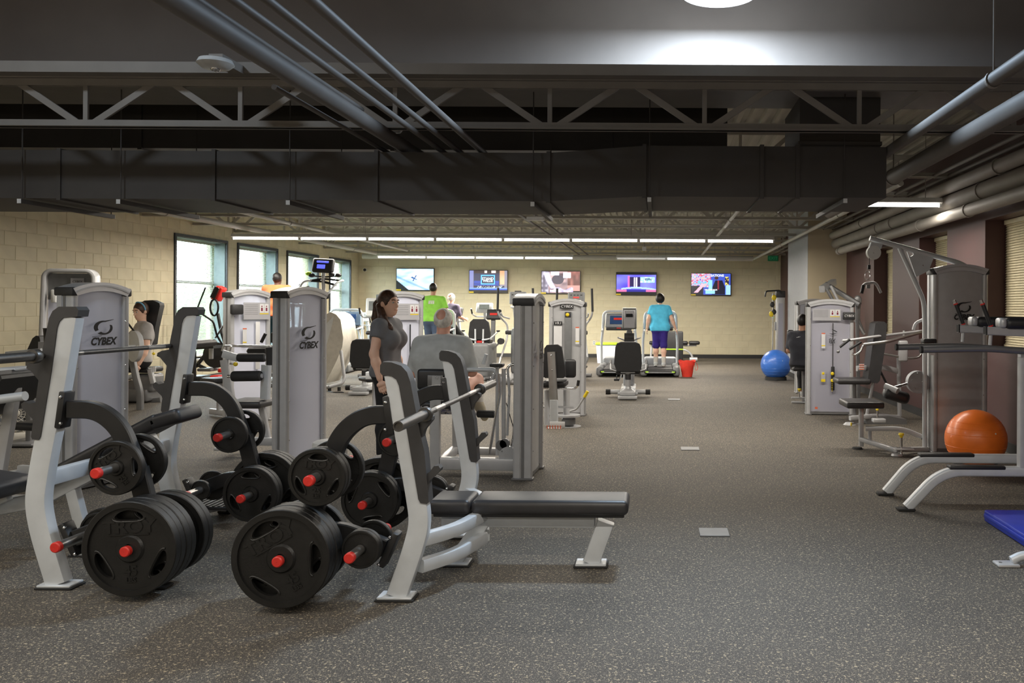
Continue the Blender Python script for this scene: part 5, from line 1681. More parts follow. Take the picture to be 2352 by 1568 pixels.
lrt(SB, [(8, 818, D), (105, 811, D)], 0.09, 0.05, 'silver_dark', 'rail')
ltube(SB, [(14, 811, D - .1), (95, 803, D - .1)], 0.018, 'silver_light', 'rail_bar')
MB().prism([(LP(SB, u, v, D + .2).x, LP(SB, u, v, D + .2).z) for u, v in ((78, 802), (90, 776), (98, 770), (106, 772), (112, 805))], 0.1, 0.45).build('seat_back', 'vinyl', SB)
box_at(SB, 98, 795, D + .1, (0.09, 0.02, 0.10), 'sign_grey', 'label_plate', 0.004)
MB().lathe([(0.045, 0.0), (0.06, 0.24), (0.066, 0.25), (0.055, 0.245), (0.04, 0.005)], Matrix.Translation(LP(SB, 114, 806, D)), 20).build('cup_holder', 'black_plastic', SB)
lrt(SB, [(70, 818, D), (70, 1018, D)], 0.06, 0.08, 'silver_dark', 'post')
box_at(SB, 70, 1014, D, (0.4, 0.5, 0.03), 'silver_dark', 'foot_plate')
for (u, v) in ((105, 905), (110, 930)):
    box_at(SB, u, v, D + .2, (0.18, 0.2, 0.08), 'vinyl', 'foot_pad', 0.02)
lrt(SB, [(70, 920, D), (112, 918, D + .2)], 0.04, 0.05, 'silver_dark', 'foot_arm')

# ---- dip / knee raise station at the right edge
VK = thing('knee_raise_station', 'silver dip and knee raise station at the right edge', 'exercise station', (PX(2330, 6.52), 6.52, 0), 0.0)
for (d, uf, vf, ub, u1, v1, pa, pb) in ((6.78, 2038, 1126, 2110, 2460, 1052, 2112, 2237), (6.26, 2086, 1160, 2172, 2480, 1081, 2180, 2308)):
    zr = P(ub, v1, d).z
    xf, xb, xe = PX(uf, d), PX(ub, d), PX(u1, d)
    y = d - 6.52
    bx_ = VK.location.x
    MB().sweep(fillet([(xf - bx_, y, 0.02), (xb - bx_ - 0.02, y, zr), (xe - bx_, y, zr)], 0.16, 8), rrect(0.075, 0.075, 0.018, 3)).build('floor_rail', 'silver_light', VK)
    MB().rbox((xf - bx_ - 0.01, y, 0.010), (0.13, 0.09, 0.02), 0.006, 1).build('rubber_foot', 'rubber_foot', VK)
    xa, xc = PX(pa, d) - bx_, PX(pb, d) - bx_
    MB().rbox(((xa + xc) / 2, y, zr + 0.030), (xc - xa, 0.085, 0.030), 0.010, 2).build('step_grip', 'vinyl', VK)
    MB().rtube([(PX(2345, d) - bx_ + 0.02, y, zr), (PX(2345, d) - bx_ + 0.02, y, 1.16)], 0.07, 0.07).build('upright', 'silver', VK)
for (d, u0, v0) in ((6.78, 2060, 797), (6.26, 2117, 803)):
    a = LP(VK, u0, v0, d)
    o = MB().tube([a, a + Vector((0.5, 0, 0.012)), a + Vector((1.0, 0, -0.02)), a + Vector((1.3, 0, -0.03))], 0.026, 14, 0.1).build('dip_bar', 'silver_dark', VK)
    MB().cyl(a + Vector((-0.012, 0, 0)), a + Vector((0.006, 0, 0)), 0.0275, 14).build('end_cap', 'rubber_foot', o)
for (d, u0, v0) in ((6.78, 2200, 754), (6.26, 2262, 759)):
    a = LP(VK, u0, v0, d)
    MB().sweep([a, a + Vector((0.9, 0, -0.04))], rrect(0.055, 0.062, 0.006, 1)).build('arm_rail', 'silver', VK)
    MB().rbox(a + Vector((0.004, 0, 0)), (0.012, 0.06, 0.066), 0.004, 1).build('rail_cap', 'rubber_foot', VK)
    MB().rbox(a + Vector((0.47, 0, 0.055)), (0.66, 0.13, 0.085), 0.035, 4).build('elbow_pad', 'vinyl', VK)
    MB().rbox(a + Vector((0.122, 0, 0.060)), (0.05, 0.12, 0.075), 0.02, 3).build('pad_bracket', 'silver', VK)
    g0, g1 = a + Vector((0.045, 0, 0.035)), a + Vector((-0.018, 0, 0.20))
    MB().cyl(g0, g1, 0.016, 14).build('hand_grip', 'vinyl', VK)
    dv = (g1 - g0).normalized()
    for q in (g0, g1):
        MB().cyl(q - dv * 0.004, q + dv * 0.006, 0.018, 14).build('red_ring', 'red_cap', VK)
    MB().cyl(g1 + dv * 0.006, g1 + dv * 0.035, 0.013, 14).build('grip_end', 'chrome', VK)
    MB().cyl(a + Vector((0.045, 0, -0.03)), a + Vector((0.04, 0, -0.11)), 0.014, 10).build('rail_strut', 'silver', VK)
MB().rbox((0.30, 0, 1.55), (0.08, 0.30, 0.70), 0.03, 3).build('back_pad', 'vinyl', VK)
MB().rtube([(0.25, -0.24, 1.10), (0.25, 0.24, 1.10)], 0.06, 0.06).build('cross_tube', 'silver', VK)

# ---- small floor items
def ball(u, v, d, r, mat, lab, ring=True):
    p = P(u, v, d)
    if ring:
        rb = thing('ball_base', 'round black base under the %s' % lab, 'ball base', (p.x, d, 0))
        MB().lathe([(r * 0.62, 0.0), (r * 0.72, 0.0), (r * 0.70, 0.07), (r * 0.60, 0.075), (r * 0.62, 0.0)], None, 28).build('ring', 'rubber_foot', rb)
        for k in range(3):
            a = k * 2 * PI / 3 + 0.4
            MB().rbox((r * 0.67 * math.cos(a), r * 0.67 * math.sin(a), 0.012), (0.06, 0.06, 0.024), 0.006, 1).build('foot', 'black_plastic', rb)
    t = thing('exercise_ball', lab, 'exercise ball', (p.x, d, 0))
    zc = (0.075 + math.sqrt(max(0.0, r * r - (r * 0.62) ** 2))) if ring else r
    prof = []
    for i in range(25):
        th_ = PI * i / 24
        prof.append((max(1e-4, r * math.sin(th_)), zc - r * 0.98 * math.cos(th_)))
    MB().lathe(prof, None, 40).build('ball_body', mat, t, ang=80)
    for k in (-3, -2, -1, 1, 2, 3):
        a = PI / 2 + k * 0.22
        MB().lathe([(r * math.sin(a) + 0.0002, zc - r * 0.98 * math.cos(a) - 0.003), (r * math.sin(a) + 0.0018, zc - r * 0.98 * math.cos(a)), (r * math.sin(a) + 0.0002, zc - r * 0.98 * math.cos(a) + 0.003)], None, 40).build('ridge', mat, t)
    MB().cyl((r * 0.3, -r * 0.88, zc + r * 0.3), (r * 0.305, -r * 0.90, zc + r * 0.305), 0.008, 8).build('valve_plug', 'white_plastic', t)


ball(2241, 1012, 7.85, 0.282, 'orange_ball', 'bright orange exercise ball by the knee raise station')
ball(1782, 832, 17.7, 0.325, 'blue_ball', 'blue exercise ball beside the far column')
ball(62, 880, 11.0, 0.30, 'grey_ball', 'shiny grey exercise ball behind the fan')

mt = thing('folded_mat', 'blue folded exercise mat on the floor at the right edge', 'mat', (2.95, 5.45, 0))
for k in range(2):
    MB().rbox((0.004 * k, 0.01 * k, 0.022 + 0.041 * k), (1.2, 1.0, 0.038), 0.012, 2).build('mat_layer', 'blue_mat', mt)
MB().rbox((-0.60, 0.0, 0.045), (0.012, 0.98, 0.030), 0.005, 2).build('fold_seam', 'blue_mat', mt)

p = P(2330, 1290, 4.9)
bf = thing('bench_foot', 'silver bench foot poking in at the right edge', 'bench', (p.x, 4.92, 0))
MB().tube([(-0.01, 0, 0.03), (0.05, 0, 0.06), (0.14, 0, 0.062), (0.7, 0, 0.062)], 0.027, 14, 0.05).build('foot_tube', 'silver_light', bf)
MB().rbox((-0.04, 0, 0.009), (0.13, 0.10, 0.018), 0.008, 2).build('foot_plate', 'silver', bf)
MB().cyl((-0.075, 0, 0.016), (-0.075, 0, 0.021), 0.010, 10).build('bolt', 'silver_dark', bf)

# fan
fn = thing('floor_fan', 'cream box fan on the floor by the left wall', 'fan', (PX(36, 9.3), 9.3, 0), math.radians(38))
MB().rbox((0, 0, 0.04), (0.42, 0.22, 0.08), 0.02, 2).build('base', 'cream_plastic', fn)
MB().lathe([(0.235, -0.07), (0.25, -0.05), (0.25, 0.07), (0.235, 0.08), (0.225, 0.06), (0.225, -0.06), (0.235, -0.07)], Matrix.Translation((0, 0, 0.30)) @ Matrix.Rotation(PI / 2, 4, 'X'), 36).build('shroud', 'cream_plastic', fn)
gr = MB()
for k in range(6):
    r = 0.06 + 0.033 * k
    gr.lathe([(r - 0.003, -0.002), (r + 0.003, -0.002), (r + 0.003, 0.002), (r - 0.003, 0.002)], Matrix.Translation((0, -0.075, 0.30)) @ Matrix.Rotation(PI / 2, 4, 'X'), 30)
for k in range(16):
    a = k * PI / 8
    gr.tube([(0.04 * math.cos(a), -0.078, 0.30 + 0.04 * math.sin(a)), (0.24 * math.cos(a + 0.35), -0.072, 0.30 + 0.24 * math.sin(a + 0.35))], 0.003, 5)
gr.build('grille', 'cream_plastic', fn, kind='stuff')
MB().sphere((0, -0.082, 0.30), 0.045, (1, 0.35, 1)).build('hub', 'cream_plastic', fn)
for k in range(5):
    a = k * 2 * PI / 5
    MB().rbox((0.12 * math.cos(a), 0, 0.30 + 0.12 * math.sin(a)), (0.19, 0.03, 0.10), 0.005, 1, rot=Matrix.Rotation(-a, 4, 'Y') @ Matrix.Rotation(0.5, 4, 'X')).build('blade', 'grey_plastic', fn)
# ================================================================ TELEVISIONS
def lerp(a, b_, t):
    t = max(0.0, min(1.0, t))
    return tuple(x + (y - x) * t for x, y in zip(a, b_))


def vnoise(x, y, s=0):
    n = math.sin(x * 12.9898 + y * 78.233 + s * 37.7) * 43758.5453
    return n - math.floor(n)


def snoise(x, y, s=0):
    xi, yi = math.floor(x), math.floor(y)
    fx, fy = x - xi, y - yi
    fx, fy = fx * fx * (3 - 2 * fx), fy * fy * (3 - 2 * fy)
    a = vnoise(xi, yi, s) * (1 - fx) + vnoise(xi + 1, yi, s) * fx
    b_ = vnoise(xi, yi + 1, s) * (1 - fx) + vnoise(xi + 1, yi + 1, s) * fx
    return a * (1 - fy) + b_ * fy


def inr(x, y, a, b_, c, d):
    return a < x < b_ and c < y < d


def tv1(x, y):          # snow slope
    if y < 0.46 - 1.05 * x * 1.35 and x < 0.36:
        return (0.012, 0.013, 0.02)
    n = snoise(x * 5 + y * 3, y * 9 - x * 4, 1)
    c = lerp((0.28, 0.58, 1.0), (0.80, 0.93, 1.0), 0.30 + 0.8 * n)
    c = lerp(c, (0.85, 0.95, 1.0), max(0, 1 - abs(x - 0.62) * 3.2) * 0.7)
    band = abs((y - (0.62 - 0.75 * x)))
    if band < 0.05:
        c = lerp(c, (0.10, 0.33, 0.85), 0.45)
    u, v = x - 0.47, y - 0.55
    if abs(u * 0.9 + v * 1.1) < 0.025 + 0.02 * (u < 0) and abs(u - v) < 0.13:
        c = (0.10, 0.22, 0.42)
    if abs(u * 1.5 - v * 0.5 - 0.02) < 0.02 and -0.13 < v < 0.14:
        c = (0.08, 0.16, 0.35)
    return c


def tv2(x, y):
    if y < 0.10:
        return (0.004, 0.004, 0.006)
    if y < 0.19:
        return (0.05, 0.16, 0.65) if y < 0.15 else (0.3, 0.5, 0.95)
    if y < 0.28 and 0.2 < x < 0.93:
        return (0.7, 0.75, 0.8) if snoise(x * 60, y * 60, 3) > 0.55 else (0.02, 0.03, 0.06)
    if inr(x, y, 0.30, 0.68, 0.36, 0.80):
        e_ = min(x - 0.30, 0.68 - x, (y - 0.36) * 0.7, (0.80 - y) * 0.7)
        return (0.18, 0.62, 1.0) if e_ < 0.035 else (0.01, 0.03, 0.08)
    if inr(x, y, 0.12, 0.78, 0.30, 0.86):
        return (0.02, 0.10, 0.45) if snoise(3, y * 16, 2) > 0.5 else (0.01, 0.03, 0.10)
    if x > 0.80:
        return lerp((0.55, 0.26, 0.08), (0.95, 0.72, 0.45), snoise(x * 10, y * 2, 4)) if y > 0.35 and x < 0.93 else (0.35, 0.33, 0.36)
    if x < 0.11:
        return (0.30, 0.33, 0.55)
    if y > 0.88:
        return (0.95, 0.85, 0.75) if inr(x, 0.5, 0.40, 0.47, 0, 1) or inr(x, 0.5, 0.58, 0.70, 0, 1) else (0.06, 0.03, 0.02)
    return (0.05, 0.04, 0.06)


def tv3(x, y):          # someone exercising on a gym floor
    c = lerp((0.10, 0.06, 0.06), (0.80, 0.60, 0.55), snoise(x * 7, y * 7, 9))
    if x > 0.68:
        c = lerp((0.16, 0.05, 0.03), (0.55, 0.26, 0.18), snoise(x * 14, y * 4, 5)) if y > 0.35 else (0.70, 0.42, 0.34)
    if x < 0.18:
        c = lerp((0.12, 0.10, 0.13), (0.75, 0.72, 0.78), snoise(x * 16, y * 9, 6))
    d1 = abs((x - 0.26) + 0.35 * (y - 0.35) - 0.22 * (y - 0.35) ** 2)
    if d1 < 0.075 and 0.2 < y < 0.95:
        c = (0.72, 0.70, 0.88)
    if (x - 0.42) ** 2 * 2 + (y - 0.62) ** 2 < 0.05:
        c = (0.10, 0.08, 0.10)
    if inr(x, y, 0.22, 0.82, 0.05, 0.20 + 0.06 * math.sin(x * 18)):
        c = lerp((0.55, 0.50, 0.85), (0.9, 0.85, 0.95), snoise(x * 20, y * 20, 7))
    if inr(x, y, 0.56, 0.76, 0.70, 0.95):
        c = (0.90, 0.92, 1.0)
    if inr(x, y, 0.24, 0.46, 0.82, 0.99):
        c = (0.85, 0.86, 0.95)
    return c


def tv4(x, y):          # studio desk
    if y < 0.12 or y > 0.90:
        return (0.004, 0.004, 0.006)
    c = lerp((0.14, 0.10, 0.80), (0.36, 0.38, 1.0), snoise(x * 4, y * 3, 8))
    if inr(x, y, 0.33, 0.60, 0.36, 0.80):
        c = (0.05, 0.03, 0.12)
    if inr(x, y, 0.44, 0.47, 0.32, 0.78) or inr(x, y, 0.49, 0.52, 0.32, 0.78):
        c = (0.95, 0.9, 1.0)
    if inr(x, y, 0.28, 0.33, 0.32, 0.85):
        c = (0.85, 0.25, 0.55)
    if inr(x, y, 0.60, 0.97, 0.54, 0.80):
        c = (0.50, 0.82, 1.0) if snoise(x * 22, y * 14, 3) > 0.35 else (0.9, 0.97, 1.0)
    if abs(y - (0.30 - 0.12 * (x - 0.5) ** 2 * 3)) < 0.035 and x > 0.12:
        c = (0.55, 0.75, 1.0)
    if y < 0.22:
        c = (0.06, 0.05, 0.35) if 0.25 < x < 0.75 else (0.75, 0.25, 0.45)
    return c


def tv5(x, y):          # crowd and a man in a dark coat
    c = (0.10, 0.16, 0.55)
    if x < 0.50 and y > 0.35:
        n = snoise(x * 22, y * 16, 2)
        c = [(0.95, 0.85, 0.9), (0.9, 0.15, 0.2), (0.25, 0.6, 0.95), (0.9, 0.55, 0.5), (0.15, 0.2, 0.7)][int(n * 4.99)]
    if x < 0.30 and y < 0.42:
        c = (0.02, 0.02, 0.03)
    if abs((x - 0.14) - (y - 0.15) * 0.5) < 0.05 and 0.1 < y < 0.5:
        c = (0.9, 0.55, 0.62)
    if inr(x, y, 0.52, 0.86, 0.0, 0.68) and abs(x - 0.70) < 0.09 + (0.68 - y) * 0.22:
        c = (0.012, 0.014, 0.035)
        if abs(x - 0.69) < 0.018 and y > 0.25:
            c = (0.35, 0.05, 0.06)
    if (x - 0.64) ** 2 * 2.6 + (y - 0.80) ** 2 < 0.007:
        c = (0.12, 0.06, 0.04)
    if inr(x, y, 0.36, 0.60, 0.04, 0.20) or inr(x, y, 0.44, 0.53, 0.2, 0.7):
        c = (0.40, 0.72, 1.0)
    if x > 0.88 and y < 0.45:
        c = (0.45, 0.7, 1.0)
    if inr(x, y, 0.86, 0.96, 0.45, 0.85):
        c = (0.9, 0.75, 0.2) if snoise(x * 30, y * 30, 1) > 0.6 else (0.05, 0.04, 0.05)
    return c


def television(u0, u1, v0, v1, fn, lab, texts=()):
    d = YB - 0.10
    a, b_ = P(u0, v0, d), P(u1, v1, d)
    w, h = b_.x - a.x, (P((u0 + u1) / 2, v0, d).z - P((u0 + u1) / 2, v1, d).z)
    c = P((u0 + u1) / 2, (v0 + v1) / 2, d)
    t = thing('television', lab, 'television', c, 0, 'wall mounted televisions')
    MB().rbox((0, 0.022, 0), (w, 0.045, h), 0.006, 1).build('case', 'bezel', t)
    MB().rbox((0, 0.072, 0), (w * 0.4, 0.055, h * 0.5), 0.006, 1).build('wall_mount', 'ink', t)
    nx, ny = 104, 58
    sw, sh = w - 0.035, h - 0.05
    V = [((-0.5 + i / nx) * sw, -0.0022, (-0.5 + j / ny) * sh + 0.008) for j in range(ny + 1) for i in range(nx + 1)]
    Fc = [(j * (nx + 1) + i, j * (nx + 1) + i + 1, (j + 1) * (nx + 1) + i + 1, (j + 1) * (nx + 1) + i) for j in range(ny) for i in range(nx)]
    me = bpy.data.meshes.new('screen')
    me.from_pydata(V, [], Fc)
    ca = me.color_attributes.new('picture', 'FLOAT_COLOR', 'POINT')
    buf = []
    for j in range(ny + 1):
        for i in range(nx + 1):
            q = fn(i / nx, j / ny)
            buf += [q[0] ** 1.35, q[1] ** 1.35, q[2] ** 1.2, 1.0]
    ca.data.foreach_set('color', buf)
    me.materials.append(MAT['tv_picture'])
    sc = link('screen', me, t)
    for (body, size, x, z, mat) in texts:
        text_mb(body, size, 0.0008, 0, Matrix.Translation((x * sw, -0.0035, z * sh)) @ FACE_CAM, bold=0.003).build('screen_lettering', mat, sc)
    MB().bb(-w / 2 + 0.005, -w / 2 + 0.15, -0.004, -0.001, -h / 2 + 0.006, -h / 2 + 0.05).build('yellow_sticker', 'yellow', t)
    return t


pmat('screen_white', (0.1, 0.1, 0.1), 0.4, emit=(0.9, 0.97, 1.0), estr=1.3)
television(910, 997, 616, 668, tv1, 'television showing a snowy slope, leftmost of five')
television(1077, 1166, 620, 673, tv2, 'television with a blue framed title on screen, second from left', (('STAND', 0.11, -0.01, 0.13, 'screen_white'), ('WILLIE', 0.10, -0.01, 0.03, 'screen_white')))
television(1243, 1333, 622, 675, tv3, 'television showing someone exercising, middle of five')
television(1415, 1508, 625, 678, tv4, 'television showing a blue and purple studio desk, second from right', (('ESPN', 0.09, 0.30, 0.20, 'cl_navy'),))
television(1587, 1679, 627, 679, tv5, 'television showing a crowd and a man in a dark coat, rightmost', (('SATIONS', 0.10, 0.16, 0.42, 'screen_white'), ('WELCOME BACK', 0.05, 0.0, -0.26, 'screen_white')))

# ================================================================ CARDIO MACHINES
def treadmill(lab, x, y, rz=0.0, console='grey_plastic', face='blue_panel'):
    t = thing('treadmill', lab, 'treadmill', (x, y, 0), rz, 'treadmills facing the televisions')
    for s in (-1, 1):
        MB().rbox((s * 0.36, 0.95, 0.12), (0.15, 1.85, 0.20), 0.05, 3).build('side_rail', 'mid_grey', t)
        MB().rbox((s * 0.29, -0.005, 0.115), (0.07, 0.012, 0.03), 0.004, 1).build('rear_reflector', 'lime', t)
        MB().tube([(s * 0.40, 1.35, 0.18), (s * 0.41, 1.38, 0.75), (s * 0.38, 1.42, 1.02), (s * 0.36, 1.55, 1.36)], 0.030, 12, 0.15).build('upright', 'silver_light', t)
        MB().tube([(s * 0.385, 1.42, 1.02), (s * 0.37, 0.98, 0.98)], 0.022, 10).build('side_handle', 'silver_light', t)
    MB().tube([(-0.385, 1.42, 1.0), (-0.37, 1.44, 1.44), (0.37, 1.44, 1.44), (0.385, 1.42, 1.0)], 0.030, 12, 0.14).build('arch_handle', 'silver_light', t)
    MB().rbox((0, 0.90, 0.155), (0.56, 1.70, 0.05), 0.022, 3).build('belt', 'belt', t)
    MB().rbox((0, 0.05, 0.115), (0.70, 0.10, 0.07), 0.025, 3).build('rear_roller', 'black_plastic', t)
    MB().rbox((0, -0.01, 0.10), (0.60, 0.012, 0.012), 0.004, 1).build('rear_trim', 'silver_light', t)
    MB().rbox((0, 1.75, 0.22), (0.80, 0.42, 0.26), 0.07, 3).build('motor_cover', 'grey_plastic', t)
    R = Matrix.Rotation(-0.45, 4, 'X')
    cn = MB().rbox((0, 1.56, 1.22), (0.66, 0.08, 0.38), 0.035, 3, rot=R).build('console', console, t)
    MB().rbox((0, 1.512, 1.235), (0.44, 0.012, 0.22), 0.004, 1, rot=R).build('display', face, cn)
    MB().rbox((0, 1.500, 1.262), (0.26, 0.010, 0.05), 0.003, 1, rot=R).build('readout', 'led_red', cn)
    for k in range(5):
        MB().rbox((-0.15 + 0.075 * k, 1.512, 1.185), (0.035, 0.010, 0.025), 0.003, 1, rot=R).build('button', ['led_green', 'sign_grey', 'yellow', 'sign_grey', 'sign_red'][k], cn)
    MB().rbox((0, 1.40, 1.02), (0.60, 0.20, 0.06), 0.02, 2).build('tray', 'black_plastic', t)
    MB().rbox((0, 1.30, 1.045), (0.10, 0.03, 0.03), 0.008, 2).build('stop_key', 'red_plastic', t)
    return t


TM = treadmill('empty grey treadmill beside the recumbent bike', -0.93, 18.2)
copy_tree(TM, None, (0.05, 18.2, 0), 0, 'treadmill under the woman in the blue shirt')
treadmill('treadmill with a blue-grey console in the back left corner', PX(778, 19.2), 18.6, 0.10, 'blue_grey', 'blue_panel')
copy_tree(TM, None, (PX(993, 18.7), 17.75, 0), 0, 'treadmill under the man in the green shirt')


def recumbent(lab, x, y, rz=0.0):
    t = thing('recumbent_bike', lab, 'exercise bike', (x, y, 0), rz, 'recumbent bikes seen from behind')
    MB().prism([(-0.20, 0.55), (-0.235, 0.50), (-0.235, 0.58), (-0.215, 0.86), (-0.19, 0.92), (-0.12, 0.945), (0.12, 0.945), (0.19, 0.92), (0.215, 0.86), (0.235, 0.58), (0.225, 0.50), (0.19, 0.455), (-0.19, 0.455)][2:], -0.03, 0.05).build('seat_back', 'vinyl', t)
    MB().prism([(-0.19, 0.92), (-0.12, 0.952), (0.12, 0.952), (0.19, 0.92), (0.12, 0.938), (-0.12, 0.938)], -0.034, 0.054).build('back_piping', 'silver_dark', t)
    MB().rbox((0, 0.24, 0.44), (0.42, 0.42, 0.09), 0.035, 4).build('seat', 'vinyl', t)
    MB().rbox((0, 0.0, 0.435), (0.24, 0.10, 0.02), 0.004, 1).build('seat_plate', 'silver_dark', t)
    MB().tube([(0, 0.05, 0.43), (0, 0.05, 0.16)], 0.045, 14).build('seat_post', 'silver', t)
    MB().lathe([(0.046, 0.0), (0.05, 0.0), (0.05, 0.09), (0.046, 0.09)], Matrix.Translation((0, 0.05, 0.31)), 16).build('post_sleeve', 'black_plastic', t)
    MB().lathe([(0.05, 0.06), (0.06, 0.03), (0.11, 0.0)], Matrix.Translation((0, 0.05, 0.13)), 16).build('post_foot', 'silver', t)
    MB().rbox((0, 0.55, 0.095), (0.26, 1.5, 0.07), 0.015, 2).build('frame_beam', 'silver', t)
    MB().rbox((0, -0.24, 0.035), (0.32, 0.14, 0.05), 0.012, 2).build('rear_step', 'silver', t)
    MB().rbox((0, -0.13, 0.09), (0.34, 0.12, 0.03), 0.01, 2).build('rear_cover', 'grey_plastic', t)
    cb = MB().tube([(-0.30, 0.20, 0.085), (0.30, 0.20, 0.085)], 0.040, 14).build('stabiliser', 'silver', t)
    for s in (-1, 1):
        MB().cyl((s * 0.30, 0.20, 0.085), (s * 0.38, 0.20, 0.085), 0.046, 14).build('stabiliser_cap', 'rubber_foot', cb)
        MB().tube([(s * 0.20, 0.15, 0.44), (s * 0.30, 0.20, 0.46), (s * 0.31, 0.45, 0.56)], 0.016, 10, 0.06).build('seat_handle', 'silver_dark', t)
        MB().cyl((s * 0.31, 0.42, 0.548), (s * 0.31, 0.54, 0.60), 0.020, 10).build('hand_grip', 'vinyl', t)
        pd = MB().rbox((s * 0.22, 1.05, 0.30 + 0.08 * s), (0.10, 0.12, 0.04), 0.01, 2).build('pedal', 'black_plastic', t)
        MB().tube([(s * 0.22, 0.99, 0.30 + 0.08 * s), (s * 0.22, 1.0, 0.38 + 0.08 * s), (s * 0.22, 1.10, 0.38 + 0.08 * s), (s * 0.22, 1.11, 0.30 + 0.08 * s)], 0.006, 6, 0.02).build('pedal_strap', 'black_plastic', pd)
        MB().tube([(s * 0.12, 1.05, 0.36), (s * 0.17, 1.05, 0.30 + 0.08 * s)], 0.014, 8).build('crank', 'chrome', t)
        MB().tube([(s * 0.04, 1.28, 0.90), (s * 0.16, 1.22, 0.96), (s * 0.20, 1.05, 0.98)], 0.015, 10, 0.06).build('front_handle', 'silver', t)
    MB().rbox((0, 1.10, 0.36), (0.20, 0.50, 0.50), 0.06, 3).build('drive_shroud', 'grey_plastic', t)
    MB().rbox((0, 1.30, 0.80), (0.11, 0.12, 0.62), 0.03, 3).build('console_mast', 'mid_grey', t)
    MB().cyl((-0.09, 1.26, 0.98), (0.09, 1.26, 0.98), 0.08, 18).build('mast_joint', 'black_plastic', t)
    R = Matrix.Rotation(-0.25, 4, 'X')
    cn = MB().rbox((0, 1.28, 1.32), (0.27, 0.09, 0.38), 0.025, 3, rot=R).build('console', 'mid_grey', t)
    MB().rbox((0, 1.235, 1.315), (0.20, 0.012, 0.33), 0.004, 1, rot=R).build('console_face', 'sign_grey', cn)
    MB().rbox((0, 1.217, 1.385), (0.13, 0.012, 0.065), 0.003, 1, rot=R).build('display', 'screen_dark', cn)
    for k in range(4):
        MB().rbox((-0.06 + 0.04 * k, 1.243, 1.225), (0.025, 0.012, 0.016), 0.002, 1, rot=R).build('button', ['sign_red', 'yellow', 'led_green', 'blue_panel'][k], cn)
    MB().rbox((0, 1.33, 1.505), (0.25, 0.10, 0.015), 0.005, 1, rot=R).build('console_cap', 'white_plastic', cn)
    MB().bb(0.03, 0.12, -0.14, -0.11, 0.110, 0.118).build('yellow_lever', 'yellow', t)
    return t


RB = recumbent('recumbent bike with wide black back standing in the aisle', PX(1443, 13.9), 13.95, 0.02)
copy_tree(RB, None, (PX(836, 14.4), 14.4, 0), 0.0, 'recumbent bike with wide black back beside the stair climber')

# chair-backed bike with silver struts
t = thing('arm_bike', 'exercise bike with silver struts on a black back and loop handles', 'exercise bike', (PX(1102, 17.4), 17.4, 0), 0)
MB().prism([(-0.22, 0.88), (-0.23, 0.95), (-0.20, 1.20), (-0.13, 1.27), (0.12, 1.27), (0.19, 1.20), (0.23, 0.95), (0.22, 0.84), (-0.20, 0.84)], -0.03, 0.05).build('seat_back', 'vinyl', t)
for s in (-1, 1):
    MB().rtube([(s * 0.085, -0.04, 1.06), (s * 0.075, -0.04, 0.52)], 0.035, 0.02).build('back_strut', 'silver_light', t)
    MB().tube([(s * 0.06, -0.06, 0.83), (s * 0.22, -0.02, 0.85), (s * 0.36, 0.1, 1.00)], 0.018, 10, 0.08).build('loop_handle', 'silver_light', t)
    MB().lathe([(0.03, 0.0), (0.045, 0.03), (0.001, 0.035)], Matrix.Translation((s * 0.37, 0.1, 1.0)), 12).build('handle_end', 'black_plastic', t)
MB().rbox((0, 0.2, 0.80), (0.42, 0.40, 0.09), 0.035, 4).build('seat', 'vinyl', t)
MB().rbox((0.05, 0.3, 0.40), (0.36, 0.9, 0.74), 0.08, 3).build('drive_shroud', 'mid_grey', t)
MB().rbox((0.0, 0.3, 0.03), (0.60, 1.4, 0.06), 0.02, 2).build('base', 'silver_dark', t)
MB().rtube([(0.12, 0.75, 0.6), (0.12, 0.85, 1.30)], 0.09, 0.09).build('console_mast', 'mid_grey', t)
cn = MB().rbox((0.14, 0.80, 1.36), (0.32, 0.08, 0.24), 0.03, 3, rot=Matrix.Rotation(-0.4, 4, 'X')).build('console', 'black_plastic', t)
MB().rbox((0.14, 0.755, 1.37), (0.16, 0.01, 0.05), 0.003, 1, rot=Matrix.Rotation(-0.4, 4, 'X')).build('readout', 'led_red', cn)
MB().rbox((0.18, 0.75, 1.30), (0.05, 0.01, 0.03), 0.003, 1, rot=Matrix.Rotation(-0.4, 4, 'X')).build('green_button', 'led_green', cn)
MB().rbox((0.02, 0.0, 0.79), (0.16, 0.04, 0.05), 0.01, 2).build('red_tab', 'red_plastic', t)
MB().cyl((0.42, 0.1, 0.80), (0.42, 0.2, 0.80), 0.07, 14).build('pedal', 'black_plastic', t)
MB().tube([(0.2, 0.3, 0.6), (0.42, 0.15, 0.80)], 0.02, 8).build('crank', 'silver', t)


